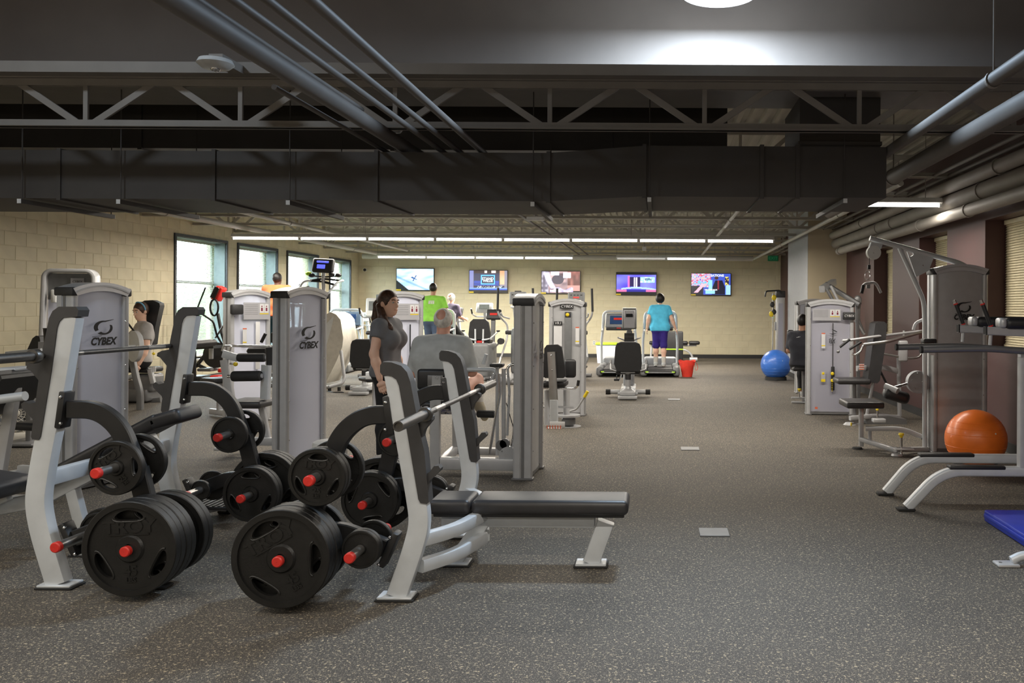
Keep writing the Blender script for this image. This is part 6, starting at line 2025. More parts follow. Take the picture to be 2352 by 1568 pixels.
def console_unit(t, c, w, h, R, body='sign_grey', red=True):
    cn = MB().rbox(c, (w, 0.07, h), 0.025, 3, rot=R).build('console', 'grey_plastic', t)
    q = Vector(c)
    f = R @ Vector((0, -0.04, 0))
    MB().rbox(q + f, (w * 0.86, 0.012, h * 0.84), 0.004, 1, rot=R).build('console_face', 'mid_grey', cn)
    f2 = R @ Vector((0, -0.048, h * 0.05))
    MB().rbox(q + f2, (w * 0.36, 0.010, h * 0.13), 0.003, 1, rot=R).build('readout', 'led_red' if red else 'screen_dark', cn)
    for k in range(4):
        g = R @ Vector((-w * 0.3 + w * 0.2 * k, -0.047, h * 0.24))
        MB().rbox(q + g, (w * 0.12, 0.008, h * 0.07), 0.002, 1, rot=R).build('button', 'screen_dark', cn)
    for k, m_ in enumerate(('sign_white', 'led_green', 'sign_white')):
        g = R @ Vector((-w * 0.25 + w * 0.25 * k, -0.047, -h * 0.20))
        MB().rbox(q + g, (w * 0.10, 0.008, h * 0.08), 0.002, 1, rot=R).build('button', m_, cn)
    g = R @ Vector((0, 0.0, h * 0.53))
    MB().rbox(q + g, (w * 0.4, 0.05, 0.03), 0.008, 2, rot=R).build('top_rest', 'black_plastic', cn)
    return cn


def elliptical(lab, x, y, rz=0.0):
    t = thing('elliptical_trainer', lab, 'elliptical', (x, y, 0), rz, 'elliptical trainers in a row')
    R = Matrix.Rotation(-0.12, 4, 'X')
    console_unit(t, (0.02, 0.95, 1.72), 0.36, 0.27, R)
    MB().rbox((0.02, 1.00, 1.53), (0.32, 0.16, 0.06), 0.02, 2).build('tray', 'silver_light', t)
    for s in (-1, 1):
        MB().tube([(0.02 + s * 0.10, 1.0, 1.52), (0.02 + s * 0.05, 1.05, 1.0)], 0.022, 10).build('mast', 'silver', t)
        MB().tube([(s * 0.16, 0.95, 1.28), (s * 0.28, 0.80, 1.32), (s * 0.30, 0.70, 1.40)], 0.018, 10, 0.06).build('fixed_handle', 'silver', t)
        pts = [(s * 0.37, 0.75, 1.92), (s * 0.385, 0.78, 1.42), (s * 0.33, 0.90, 1.28), (s * 0.21, 1.02, 1.15), (s * 0.215, 1.0, 0.85), (s * 0.29, 0.7, 0.45)]
        MB().tube(pts, 0.021, 12, 0.12).build('moving_handle', 'silver', t)
        MB().cyl((s * 0.369, 0.75, 1.93), (s * 0.384, 0.778, 1.44), 0.025, 12).build('hand_grip', 'vinyl', t)
        MB().rbox((s * 0.18, 1.02, 0.98), (0.16, 0.09, 0.10), 0.03, 2).build('pivot_boss', 'black_plastic', t)
        MB().rbox((s * 0.24, 0.15, 0.30), (0.16, 0.42, 0.05), 0.02, 3).build('foot_pedal', 'black_plastic', t)
        MB().rtube([(s * 0.29, 0.7, 0.45), (s * 0.24, 0.1, 0.26), (s * 0.22, -0.5, 0.22)], 0.05, 0.06, 0.1).build('pedal_arm', 'silver_dark', t)
        MB().cyl((s * 0.28, -0.52, 0.10), (s * 0.36, -0.52, 0.10), 0.05, 12).build('wheel', 'black_plastic', t)
    MB().rbox((0, 1.15, 0.58), (0.26, 0.50, 1.00), 0.08, 3).build('front_shroud', 'mid_grey', t)
    MB().bb(0.04, 0.10, 0.895, 0.899, 0.84, 0.97).build('warning_label', 'sign_white', t)
    MB().rbox((0, 0.35, 0.06), (0.34, 1.95, 0.10), 0.03, 2).build('base_frame', 'silver_dark', t)
    MB().rbox((0, -0.55, 0.04), (0.66, 0.12, 0.07), 0.02, 2).build('rear_foot', 'silver_dark', t)
    MB().rbox((0, 1.35, 0.04), (0.66, 0.12, 0.07), 0.02, 2).build('front_foot', 'silver_dark', t)
    return t


EL = elliptical('elliptical trainer behind the older man, left of two', PX(1178, 17.3), 16.85, 0.0)
copy_tree(EL, None, (PX(1316, 17.3), 16.85, 0), 0.0, 'elliptical trainer behind the hip machine, right of two')

copy_tree(EL, None, (PX(634, 16.2), 16.05, 0), 0.0, 'elliptical trainer under the person in orange by the left windows')

# stair climber
SM = thing('stair_climber', 'tall cream stair climber with a blue-lit console', 'stair climber', (PX(745, 15.6), 15.6, 0), 0.0)
D = 15.3
body = [(700, 735), (752, 722), (763, 716), (776, 722), (786, 734), (792, 776), (790, 796), (776, 830), (757, 868), (750, 880), (700, 880)]
MB().prism([(LP(SM, u, v, D).x, LP(SM, u, v, D).z) for u, v in body], -0.38, 0.32).build('side_cover', 'cream_plastic', SM)
MB().prism([(LP(SM, u, v, D).x, LP(SM, u, v, D).z) for u, v in ((752, 745), (770, 726), (768, 740), (754, 790))], -0.386, -0.37).build('cover_inset', 'white_plastic', SM)
ltube(SM, [(783, 805, D - .3), (791, 868, D - .35), (786, 880, D - .4), (756, 888, D - .5)], 0.030, 'silver', 'rear_leg', 0.06, 12)
ltube(SM, [(756, 888, D - .5), (700, 888, D - .3)], 0.03, 'silver', 'floor_tube', 0, 12)
for (u, v) in ((757, 892), (779, 888)):
    q = LP(SM, u, v, D - .45)
    MB().cyl((q.x, q.y, 0.0), (q.x, q.y, 0.07), 0.03, 10).build('foot', 'rubber_foot', SM)
ltube(SM, [(743, 720, D), (743, 625, D)], 0.035, 'silver', 'mast', 0, 12)
ltube(SM, [(682, 672, D - .2), (696, 646, D - .1), (716, 643, D), (743, 646, D + .1)], 0.020, 'silver_light', 'left_rail', 0.06)
ltube(SM, [(752, 676, D - .2), (774, 648, D - .1), (788, 644, D), (787, 646, D)], 0.020, 'silver_light', 'right_rail', 0.06)
ltube(SM, [(688, 656, D), (700, 644, D), (740, 646, D), (772, 655, D)], 0.022, 'black_paint', 'cross_rail', 0.06)
ltube(SM, [(700, 646, D), (742, 640, D), (780, 644, D)], 0.018, 'black_paint', 'cross_rail', 0.06)
R = Matrix.Rotation(-0.2, 4, 'X') @ Matrix.Rotation(0.05, 4, 'Y')
c = LP(SM, 743, 610, D)
cn = MB().rbox(c, (0.40, 0.10, 0.27), 0.04, 3, rot=R).build('console', 'black_plastic', SM)
MB().rbox(c + R @ Vector((0.0, -0.056, 0.06)), (0.22, 0.01, 0.035), 0.004, 1, rot=R).build('upper_display', 'screen_blue', cn)
MB().rbox(c + R @ Vector((-0.02, -0.056, -0.03)), (0.15, 0.01, 0.075), 0.004, 1, rot=R).build('lower_display', 'screen_blue', cn)
for (u, v, m_) in ((709, 628, 'lime'), (716, 632, 'black_plastic'), (762, 630, 'black_plastic'), (777, 632, 'black_plastic')):
    MB().sphere(LP(SM, u, v, D - .05), 0.05, (1.2, 0.8, 0.8), 10, 8).build('head_grip', m_, SM)
ltube(SM, [(709, 632, D), (743, 636, D), (777, 634, D)], 0.014, 'black_paint', 'grip_bar', 0.05)
cd = thing('power_cord', 'thin black power cord on the floor by the stair climber', 'cord', (PX(775, 14.6), 14.6, 0))
MB().tube([(-0.2, 0.1, 0.008), (-0.05, -0.05, 0.008), (0.1, 0.02, 0.008), (0.16, -0.08, 0.008), (-0.02, -0.1, 0.008), (-0.12, 0.02, 0.010)], 0.007, 6, 0.06).build('cord_loop', 'ink', cd)

# upright bikes near the back left corner
def upright_bike(lab, x, y, rz, zc, cw, ch, body):
    t = thing('upright_bike', lab, 'exercise bike', (x, y, 0), rz, 'upright bikes near the back left corner')
    R = Matrix.Rotation(-0.35, 4, 'X')
    cn = MB().rbox((0, 0.35, zc), (cw, 0.08, ch), 0.035, 3, rot=R).build('console', body, t)
    MB().rbox(Vector((0, 0.35, zc)) + R @ Vector((0, -0.045, 0.02)), (cw * 0.62, 0.012, ch * 0.5), 0.004, 1, rot=R).build('display', 'screen_grey', cn)
    MB().rbox((0, 0.35, 0.38), (0.24, 0.80, 0.56), 0.08, 3).build('drive_shroud', 'mid_grey', t)
    MB().rtube([(0, 0.55, 0.6), (0, 0.40, zc - 0.08)], 0.07, 0.07).build('mast', 'silver', t)
    MB().rtube([(0, 0.10, 0.55), (0, -0.02, 0.92)], 0.05, 0.05).build('seat_post', 'silver', t)
    MB().rbox((0, -0.03, 0.95), (0.24, 0.28, 0.08), 0.035, 3).build('saddle', 'vinyl', t)
    for s in (-1, 1):
        MB().tube([(0, 0.42, zc - 0.22), (s * 0.22, 0.35, zc - 0.22), (s * 0.26, 0.12, zc - 0.14)], 0.017, 10, 0.06).build('handlebar', 'silver', t)
        MB().tube([(s * 0.26, 0.14, zc - 0.15), (s * 0.27, 0.06, zc - 0.02)], 0.02, 10).build('hand_grip', 'vinyl', t)
        MB().rbox((s * 0.20, 0.30, 0.25 + 0.1 * s), (0.10, 0.14, 0.04), 0.01, 2).build('pedal', 'black_plastic', t)
    MB().rbox((0, 0.35, 0.04), (0.16, 1.1, 0.08), 0.02, 2).build('base_frame', 'silver_dark', t)
    for y_ in (-0.15, 0.85):
        MB().rbox((0, y_, 0.035), (0.55, 0.10, 0.07), 0.02, 2).build('foot_bar', 'silver_dark', t)
    return t


upright_bike('upright bike with a white-rimmed console behind the ponytailed woman', PX(862, 18.2), 18.0, 0.25, 1.50, 0.32, 0.44, 'white_plastic')
upright_bike('low bike with a small pale console in the back left corner', PX(824, 21.6), 21.6, -0.2, 1.24, 0.24, 0.26, 'white_plastic')
upright_bike('upright bike under the woman hidden behind the tower', PX(937, 20.6), 20.63, 0.0, 1.30, 0.28, 0.30, 'mid_grey')
ub = upright_bike('upright bike with an orange-lit console beside the green shirt', PX(1030, 20.6), 20.63, -0.35, 1.38, 0.34, 0.26, 'black_plastic')
upright_bike('upright bike with a silver console left of the ellipticals', PX(1110, 20.6), 20.4, 0.0, 1.50, 0.42, 0.26, 'silver')

# seated stepper by the windows, red and black
NS = thing('seated_stepper', 'red and black seated stepper with a slanted console by the first window', 'exercise machine', (PX(470, 15.5), 15.5, 0), 0.0)
D = 15.5
R = Matrix.Rotation(0.42, 4, 'Y')
c = LP(NS, 503, 674, D)
cn = MB().rbox(c, (0.14, 0.20, 0.28), 0.03, 3, rot=R).build('console', 'red_plastic', NS)
MB().rbox(c + R @ Vector((-0.03, -0.102, 0)), (0.10, 0.01, 0.22), 0.004, 1, rot=R).build('display', 'screen_dark', cn)
q = LP(NS, 492, 706, D - .1)
MB().tube([q + Vector((0.075 * math.cos(a), 0, 0.15 * math.sin(a))) for a in [2 * PI * i / 18 for i in range(19)]], 0.018, 8).build('oval_grip', 'black_paint', NS)
ltube(NS, [(472, 660, D - .3), (457, 698, D - .3), (452, 712, D - .3)], 0.014, 'black_paint', 'left_pole')
ltube(NS, [(458, 717, D - .3), (490, 738, D - .2), (498, 770, D - .1), (510, 790, D)], 0.018, 'black_paint', 'left_arm', 0.06)
ltube(NS, [(534, 705, D - .3), (515, 745, D - .2), (495, 775, D)], 0.018, 'silver_dark', 'right_arm', 0.05)
ltube(NS, [(500, 720, D), (508, 760, D), (520, 800, D)], 0.030, 'black_paint', 'mast', 0.05)
ltube(NS, [(520, 690, D - .1), (514, 735, D - .1), (522, 790, D - .1)], 0.020, 'black_paint', 'right_pole', 0.05)
c = LP(NS, 497, 815, D)
MB().lathe([(0.001, -0.06), (0.22, -0.06), (0.24, -0.03), (0.24, 0.03), (0.001, 0.06)], Matrix.Translation(c) @ Matrix.Rotation(PI / 2, 4, 'X'), 28).build('flywheel_cover', 'black_plastic', NS)
box_at(NS, 485, 812, D - .1, (0.07, 0.05, 0.2), 'silver', 'bracket', 0.01)
lrt(NS, [(450, 842, D), (478, 806, D)], 0.05, 0.06, 'black_paint', 'seat_strut')
lrt(NS, [(450, 836, D), (472, 846, D)], 0.05, 0.06, 'black_paint', 'seat_strut')
box_at(NS, 478, 848, D, (0.26, 0.3, 0.06), 'mid_grey', 'foot_pan', 0.02)
box_at(NS, 458, 868, D, (0.30, 0.4, 0.10), 'black_plastic', 'base_shroud', 0.03)
box_at(NS, 502, 870, D - .05, (0.20, 0.32, 0.16), 'red_plastic', 'red_shroud', 0.04)
box_at(NS, 510, 850, D - .05, (0.07, 0.2, 0.07), 'red_plastic', 'red_clip', 0.02)
lrt(NS, [(444, 878, D - .3), (512, 878, D - .3)], 0.05, 0.03, 'silver', 'floor_rail')
lrt(NS, [(470, 884, D - .5), (515, 880, D + .3)], 0.05, 0.03, 'silver', 'floor_rail')
lrt(NS, [(438, 800, D - .4), (500, 796, D - .4)], 0.30, 0.05, 'vinyl', 'seat')
lrt(NS, [(446, 806, D - .2), (446, 876, D - .2)], 0.06, 0.06, 'black_paint', 'seat_post')

# back wall bench, storage tub, stepper, red bag
BW = thing('padded_bench', 'black padded bench with curved silver leg against the back wall', 'bench', (PX(1560, 23.6), 23.6, 0), 0.0)
D = 23.6
for (a, b_) in ((1491, 1512), (1560, 1580), (1582, 1607)):
    q, r_ = LP(BW, a, 787, D), LP(BW, b_, 787, D)
    MB().rbox((q + r_) / 2, (r_.x - q.x, 0.30, 0.10), 0.04, 3).build('pad', 'vinyl', BW)
lrt(BW, [(1495, 793, D), (1600, 793, D)], 0.05, 0.05, 'silver', 'beam')
ltube(BW, [(1558, 802, D), (1578, 804, D), (1590, 816, D), (1591, 828, D)], 0.030, 'silver', 'leg', 0.15, 10)
ltube(BW, [(1497, 795, D), (1494, 830, D)], 0.030, 'silver', 'leg', 0, 10)
q = LP(BW, 1592, 820, D)
MB().cyl((q.x - 0.1, q.y, 0.07), (q.x + 0.12, q.y, 0.07), 0.06, 14).build('wheel', 'silver', BW)
MB().rbox((LP(BW, 1494, 0, D).x, 0, 0.03), (0.3, 0.4, 0.06), 0.02, 2).build('foot', 'silver_dark', BW)

TB_ = thing('storage_tub', 'clear storage tub with a lime lid behind the treadmills', 'tub', (PX(1394, 23.0), 23.0, 0))
MB().prism([(-0.24, 0.0), (0.24, 0.0), (0.28, 0.50), (-0.28, 0.50)], -0.2, 0.2).build('tub', 'acrylic', TB_)
MB().rbox((0, 0, 0.53), (0.60, 0.46, 0.06), 0.02, 2).build('lid', 'lime', TB_)
ST = thing('stacked_step', 'black exercise step with a lime stripe behind the blue shirt', 'step', (PX(1548, 22.4), 22.4, 0))
MB().rbox((0, 0, 0.45), (0.50, 0.35, 0.90), 0.03, 2).build('body', 'black_plastic', ST)
MB().rbox((0, -0.178, 0.42), (0.50, 0.01, 0.03), 0.003, 1).build('lime_stripe', 'lime', ST)

BG = thing('tote_bag', 'bright red tote bag on the floor beside the treadmill', 'bag', (PX(1579, 18.4), 18.4, 0))
m = MB()
n = 14
V, Fc = [], []
rnd = random.Random(5)
for k, (z, a, b_) in enumerate(((0.0, 0.11, 0.08), (0.10, 0.13, 0.10), (0.22, 0.15, 0.11), (0.33, 0.185, 0.13), (0.36, 0.19, 0.12), (0.33, 0.16, 0.10))):
    for i in range(n):
        t_ = 2 * PI * i / n
        f = 1 + rnd.uniform(-0.05, 0.05)
        V.append((a * f * math.cos(t_), b_ * f * math.sin(t_), z + (0.02 * math.sin(3 * t_) if k > 2 else 0)))
for k in range(5):
    for i in range(n):
        j = (i + 1) % n
        Fc.append((k * n + i, k * n + j, (k + 1) * n + j, (k + 1) * n + i))
Fc.append(tuple(range(n)))
m.add(V, Fc).build('bag_body', 'red_fabric', BG)
MB().rtube([(0.12, -0.08, 0.34), (0.20, -0.08, 0.33), (0.24, -0.06, 0.20), (0.20, -0.06, 0.13), (0.17, -0.07, 0.20), (0.16, -0.08, 0.32)], 0.02, 0.008, 0.05).build('bag_handle', 'red_fabric', BG)
# ================================================================ PEOPLE (smooth implicit surfaces turned into meshes)
class Field:
    def __init__(s):
        s.p = []            # ('c', a, b, ra, rb, k) | ('e', c, radii, R, k)
        s.cuts = []         # (point, normal): keep the side the normal points away from
        s.subs = []

    def cone(s, a, b, ra, rb, k=0.03, flat=False):
        s.p.append(('c', np.array(a, float), np.array(b, float), ra, rb, k, flat)); return s

    def ell(s, c, r, R=None, k=0.03):
        s.p.append(('e', np.array(c, float), np.array(r, float), np.eye(3) if R is None else np.array(R), k)); return s

    def sub(s, c, r, R=None, k=0.02):
        s.subs.append((np.array(c, float), np.array(r, float), np.eye(3) if R is None else np.array(R), k)); return s

    def cut(s, p, n):
        n = np.array(n, float); s.cuts.append((np.array(p, float), n / np.linalg.norm(n))); return s

    def mesh(s, name, mat, res):
        lo, hi = np.full(3, 1e9), np.full(3, -1e9)
        for q in s.p:
            if q[0] == 'c':
                r = max(q[3], q[4])
                lo = np.minimum(lo, np.minimum(q[1], q[2]) - r); hi = np.maximum(hi, np.maximum(q[1], q[2]) + r)
            else:
                r = q[2].max()
                lo = np.minimum(lo, q[1] - r); hi = np.maximum(hi, q[1] + r)
        lo -= 3 * res; hi += 3 * res
        n = np.ceil((hi - lo) / res).astype(int) + 1
        G = np.full(n, 0.35)
        ax = [lo[i] + res * np.arange(n[i]) for i in range(3)]

        def window(a, b_, m):
            i0 = np.clip(np.floor((a - m - lo) / res).astype(int), 0, n - 1)
            i1 = np.clip(np.ceil((b_ + m - lo) / res).astype(int) + 1, 1, n)
            sl = tuple(slice(x, y) for x, y in zip(i0, i1))
            X, Y, Z = np.meshgrid(ax[0][sl[0]], ax[1][sl[1]], ax[2][sl[2]], indexing='ij')
            return sl, np.stack([X, Y, Z], -1)
        for q in s.p:
            if q[0] == 'c':
                _, a, b_, ra, rb, k, flat = q
                sl, P3 = window(np.minimum(a, b_), np.maximum(a, b_), max(ra, rb) + 0.10)
                ab = b_ - a
                t = np.clip(((P3 - a) @ ab) / max(1e-9, ab @ ab), 0, 1)
                d = np.linalg.norm(P3 - a - t[..., None] * ab, axis=-1) - (ra + (rb - ra) * t)
                if flat:
                    d = np.maximum(d, (P3 - b_) @ (ab / np.linalg.norm(ab)))
            else:
                _, c, r, R, k = q
                sl, P3 = window(c - r.max(), c + r.max(), 0.10)
                L = (P3 - c) @ R
                k0 = np.linalg.norm(L / r, axis=-1)
                k1 = np.linalg.norm(L / (r * r), axis=-1)
                d = k0 * (k0 - 1.0) / np.maximum(k1, 1e-6)
            g = G[sl]
            h = np.clip(0.5 + 0.5 * (g - d) / k, 0, 1)
            G[sl] = g * (1 - h) + d * h - k * h * (1 - h)
        for (c, r, R, k) in s.subs:
            sl, P3 = window(c - r.max(), c + r.max(), 0.05)
            L = (P3 - c) @ R
            k0 = np.linalg.norm(L / r, axis=-1)
            k1 = np.linalg.norm(L / (r * r), axis=-1)
            d = -(k0 * (k0 - 1.0) / np.maximum(k1, 1e-6))
            G[sl] = np.maximum(G[sl], d)
        if s.cuts:
            X, Y, Z = np.meshgrid(*ax, indexing='ij')
            for (p, nn) in s.cuts:
                G = np.maximum(G, (X - p[0]) * nn[0] + (Y - p[1]) * nn[1] + (Z - p[2]) * nn[2])
        # naive surface nets
        S = G < 0
        cells = np.zeros(np.array(S.shape) - 1, int)
        off = [(i, j, k) for i in (0, 1) for j in (0, 1) for k in (0, 1)]
        nx, ny, nz = cells.shape
        for (i, j, k) in off:
            cells += S[i:i + nx, j:j + ny, k:k + nz]
        act = (cells > 0) & (cells < 8)
        idx = -np.ones(cells.shape, int)
        I = np.argwhere(act)
        idx[act] = np.arange(len(I))
        acc = np.zeros((len(I), 3)); cnt = np.zeros(len(I))
        for a in range(8):
            for b_ in range(a + 1, 8):
                da, db = np.array(off[a]), np.array(off[b_])
                if np.abs(da - db).sum() != 1:
                    continue
                pa, pb = I + da, I + db
                ga, gb = G[pa[:, 0], pa[:, 1], pa[:, 2]], G[pb[:, 0], pb[:, 1], pb[:, 2]]
                m = (ga < 0) != (gb < 0)
                t = ga[m] / (ga[m] - gb[m])
                acc[m] += pa[m] + t[:, None] * (pb[m] - pa[m]); cnt[m] += 1
        V = lo + res * acc / cnt[:, None]
        faces = []
        for axis in range(3):
            u, v = (axis + 1) % 3, (axis + 2) % 3
            A = [slice(None)] * 3; B = [slice(None)] * 3
            A[axis] = slice(0, -1); B[axis] = slice(1, None)
            ch = S[tuple(A)] != S[tuple(B)]
            E = np.argwhere(ch)
            E = E[(E[:, u] > 0) & (E[:, v] > 0) & (E[:, u] < S.shape[u] - 1) & (E[:, v] < S.shape[v] - 1)]
            ins = S[E[:, 0], E[:, 1], E[:, 2]]
            q = []
            for (du, dv) in ((-1, -1), (0, -1), (0, 0), (-1, 0)):
                C = E.copy(); C[:, u] += du; C[:, v] += dv
                q.append(idx[C[:, 0], C[:, 1], C[:, 2]])
            q = np.stack(q, 1)
            q[~ins] = q[~ins][:, ::-1]
            faces.append(q)
        Fq = np.concatenate(faces)
        me = bpy.data.meshes.new(name)
        me.from_pydata(V.tolist(), [], Fq.tolist())
        me.polygons.foreach_set('use_smooth', [True] * len(me.polygons))
        me.materials.append(MAT[mat])
        return me


def rotm(yaw, pitch=0.0, roll=0.0):
    M = Matrix.Rotation(yaw, 3, 'Z') @ Matrix.Rotation(pitch, 3, 'X') @ Matrix.Rotation(roll, 3, 'Y')
    return np.array(M)


def V3(*a):
    return np.array(a, float)


def person(lab, loc, rz, J, res=0.012, skin='skin', shirt='cl_grey', pants='cl_black', shoes='cl_white', hair=('short', 'hair_black'), sleeve=0.55, leg_to=1.0, female=False, bulk=1.0,
           head_yaw=0.0, head_pitch=0.0, shirt_hem=None, sock=None):
    """J: joints in the person's own frame (facing +y, x to their right, z up from the floor)"""
    t = thing('person', lab, 'person', loc, rz)
    j = {k: V3(*v) for k, v in J.items()}
    B = bulk
    hipc = (j['hipL'] + j['hipR']) / 2
    shc = (j['shL'] + j['shR']) / 2
    neck = j['neck']
    hd = j['head']
    up = (shc - hipc); L = np.linalg.norm(up); up = up / L
    side = j['shR'] - j['shL']; side = side / np.linalg.norm(side)
    fwd = np.cross(up, side)
    HR = rotm(head_yaw, head_pitch)

    def hp(x, y, z):
        return hd + HR @ V3(x, y, z)

    def torso(f, e, hips=True):
        w = 0.085 if female else 0.10
        sh_r = 0.060 + e
        f.cone(hipc - side * 0.085 * B, hipc + side * 0.085 * B, (0.115 if female else 0.108) * B + e, (0.115 if female else 0.108) * B + e, 0.05)
        wa = hipc + up * L * 0.36
        f.cone(wa - side * 0.065 * B, wa + side * 0.065 * B, (0.092 if female else 0.108) * B + e, (0.092 if female else 0.108) * B + e, 0.08)
        ch = hipc + up * L * 0.70
        f.cone(ch - side * w * B, ch + side * w * B, 0.112 * B + e, 0.112 * B + e, 0.08)
        for S2 in 'LR':
            f.cone(neck - up * 0.055, j['sh' + S2] * 0.95 + shc * 0.05 - up * 0.018, 0.046 + e, sh_r - 0.004, 0.05)
        f.cone(shc - up * 0.06 - side * 0.09 * B, shc - up * 0.06 + side * 0.09 * B, 0.085 * B + e * 0.6, 0.085 * B + e * 0.6, 0.06)
        if female:
            for s_ in (-1, 1):
                f.ell(ch + side * s_ * 0.075 + fwd * 0.085 - up * 0.01, V3(0.075, 0.07, 0.075) + e, None, 0.04)
        return f

    def limb(f, a, b_, c, r0, r1, r2, e, ta=1.0, k=0.03, flat=False):
        """two-segment limb drawn up to the fraction ta of its whole length (2 = full)"""
        f.cone(a, a + (b_ - a) * min(ta, 1.0), r0 + e, r0 + (r1 - r0) * min(ta, 1.0) + e, k, flat and ta <= 1.0)
        if ta > 1.0:
            q = ta - 1.0
            m = b_ + (c - b_) * min(0.35, q)
            f.cone(b_, m, r1 + e, (r1 * 1.05) + e, k)
            if q > 0.35:
                f.cone(m, b_ + (c - b_) * q, r1 * 1.05 + e, r1 * 1.05 + (r2 - r1 * 1.05) * (q - 0.35) / 0.65 + e, k, flat)

    # ---- body: one continuous skin
    f = Field()
    torso(f, 0.0)
    f.cone(neck - up * 0.05, hd - HR @ V3(0, 0.01, 0.07), 0.056 * (0.88 if female else 1.05 * B ** 0.3), 0.052 * (0.9 if female else 1.1), 0.03)
    f.ell(hp(0, -0.012, 0.025), V3(0.076, 0.096, 0.098), HR, 0.02)
    f.ell(hp(0, 0.022, -0.045), V3(0.058, 0.070, 0.075), HR, 0.03)
    f.ell(hp(0, 0.060, -0.090), V3(0.026, 0.024, 0.022), HR, 0.03)
    f.cone(hp(0, 0.080, 0.020), hp(0, 0.104, -0.022), 0.008, 0.014, 0.012)
    f.ell(hp(0, 0.082, -0.060), V3(0.024, 0.014, 0.012), HR, 0.012)
    f.ell(hp(0, 0.074, 0.036), V3(0.050, 0.018, 0.012), HR, 0.015)
    for s_ in (-1, 1):
        f.ell(hp(s_ * 0.076, -0.010, -0.005), V3(0.012, 0.022, 0.034), HR, 0.010)
        f.sub(hp(s_ * 0.031, 0.098, 0.012), V3(0.020, 0.018, 0.011), HR)
    for s_, S_ in ((-1, 'L'), (1, 'R')):
        limb(f, j['sh' + S_] - up * 0.02, j['el' + S_], j['wr' + S_], 0.054 * B ** 0.5, 0.040 * B ** 0.4, 0.028, 0.0, 2.0)
        # hand: palm, four fingers, thumb
        wr, el = j['wr' + S_], j['el' + S_]
        d = wr - el; d = d / np.linalg.norm(d)
        hv = j.get('hand' + S_)
        if hv is not None:
            d = hv / np.linalg.norm(hv)
        ref = fwd if abs(d @ fwd) < 0.8 else up
        ac = np.cross(d, np.cross(ref, d)); ac /= np.linalg.norm(ac)         # thumb side
        pn = np.cross(d, ac) * (-s_)                                          # palm side (towards the body)
        pc = wr + d * 0.055
        f.cone(pc - ac * 0.022, pc + ac * 0.022, 0.022, 0.022, 0.02)
        for q in range(4):
            b0 = wr + d * 0.085 + ac * (0.030 - 0.020 * q)
            ln = (0.036, 0.042, 0.039, 0.030)[q]
            b1 = b0 + d * ln + pn * 0.006
            b2 = b1 + d * ln * 0.55 + pn * ln * 0.55
            f.cone(b0, b1, 0.0092, 0.0085, 0.004); f.cone(b1, b2, 0.0085, 0.007, 0.004)
        t0 = wr + d * 0.035 + ac * 0.026
        t1 = t0 + d * 0.028 + ac * 0.024
        f.cone(t0, t1, 0.011, 0.010, 0.008); f.cone(t1, t1 + d * 0.026 + pn * 0.008, 0.0098, 0.008, 0.004)
        limb(f, j['hip' + S_], j['kn' + S_], j['an' + S_], 0.082 * B ** 0.5, 0.056, 0.038, 0.0, 2.0, 0.04)
        f.cone(j['an' + S_] - V3(0, 0, 0.03), j['toe' + S_], 0.036, 0.028, 0.03)
    link('body', f.mesh('body', skin, res), t)
    # ---- face pieces
    for s_ in (-1, 1):
        MB().sphere(hp(s_ * 0.031, 0.080, 0.012), 0.0125, (1, 0.8, 0.75), 10, 8).build('eye', 'cl_white', t)
        MB().sphere(hp(s_ * 0.031, 0.0875, 0.012), 0.0062, (1, 0.6, 1), 8, 6).build('iris', 'hair_black', t)
        MB().tube([hp(s_ * 0.014, 0.090, 0.035), hp(s_ * 0.032, 0.090, 0.040), hp(s_ * 0.050, 0.078, 0.034)], 0.0042, 6, 0.01).build('eyebrow', hair[1], t)
    MB().tube([hp(-0.022, 0.088, -0.060), hp(0, 0.097, -0.058), hp(0.022, 0.088, -0.060)], 0.0052, 6, 0.01).build('lips', 'skin_red', t)
    # ---- shirt
    f = Field()
    torso(f, 0.014)
    for S_ in 'LR':
        limb(f, j['sh' + S_] - up * 0.02, j['el' + S_], j['wr' + S_], 0.054 * B ** 0.5, 0.052 * B ** 0.5, 0.028, 0.016, sleeve, flat=True)
    hem = hipc + up * (shirt_hem if shirt_hem is not None else -0.02)
    f.cut(hem, -up)
    f.cone(neck - up * 0.06, neck - up * 0.005 - fwd * 0.006, 0.075, 0.064 if not female else 0.060, 0.03, True)
    sm_ = f.mesh('shirt', shirt, res)
    sh = link('shirt', sm_, t)
    # ---- trousers
    f = Field()
    f.cone(hipc - side * 0.085 * B, hipc + side * 0.085 * B, (0.115 if female else 0.108) * B + 0.006, (0.115 if female else 0.108) * B + 0.006, 0.05)
    wa = hipc + up * L * 0.22
    f.cone(wa - side * 0.06 * B, wa + side * 0.06 * B, 0.092 * B, 0.092 * B, 0.06)
    loose = 0.008 if leg_to > 1.6 and female else 0.022
    for S_ in 'LR':
        limb(f, j['hip' + S_], j['kn' + S_], j['an' + S_], 0.082 * B ** 0.5, 0.056, 0.040, loose, leg_to, 0.04, True)
    f.cut(hipc + up * (0.05 + max(0.0, shirt_hem or 0.0)), up)
    pm = f.mesh('trousers', pants, res)
    link('trousers', pm, t)
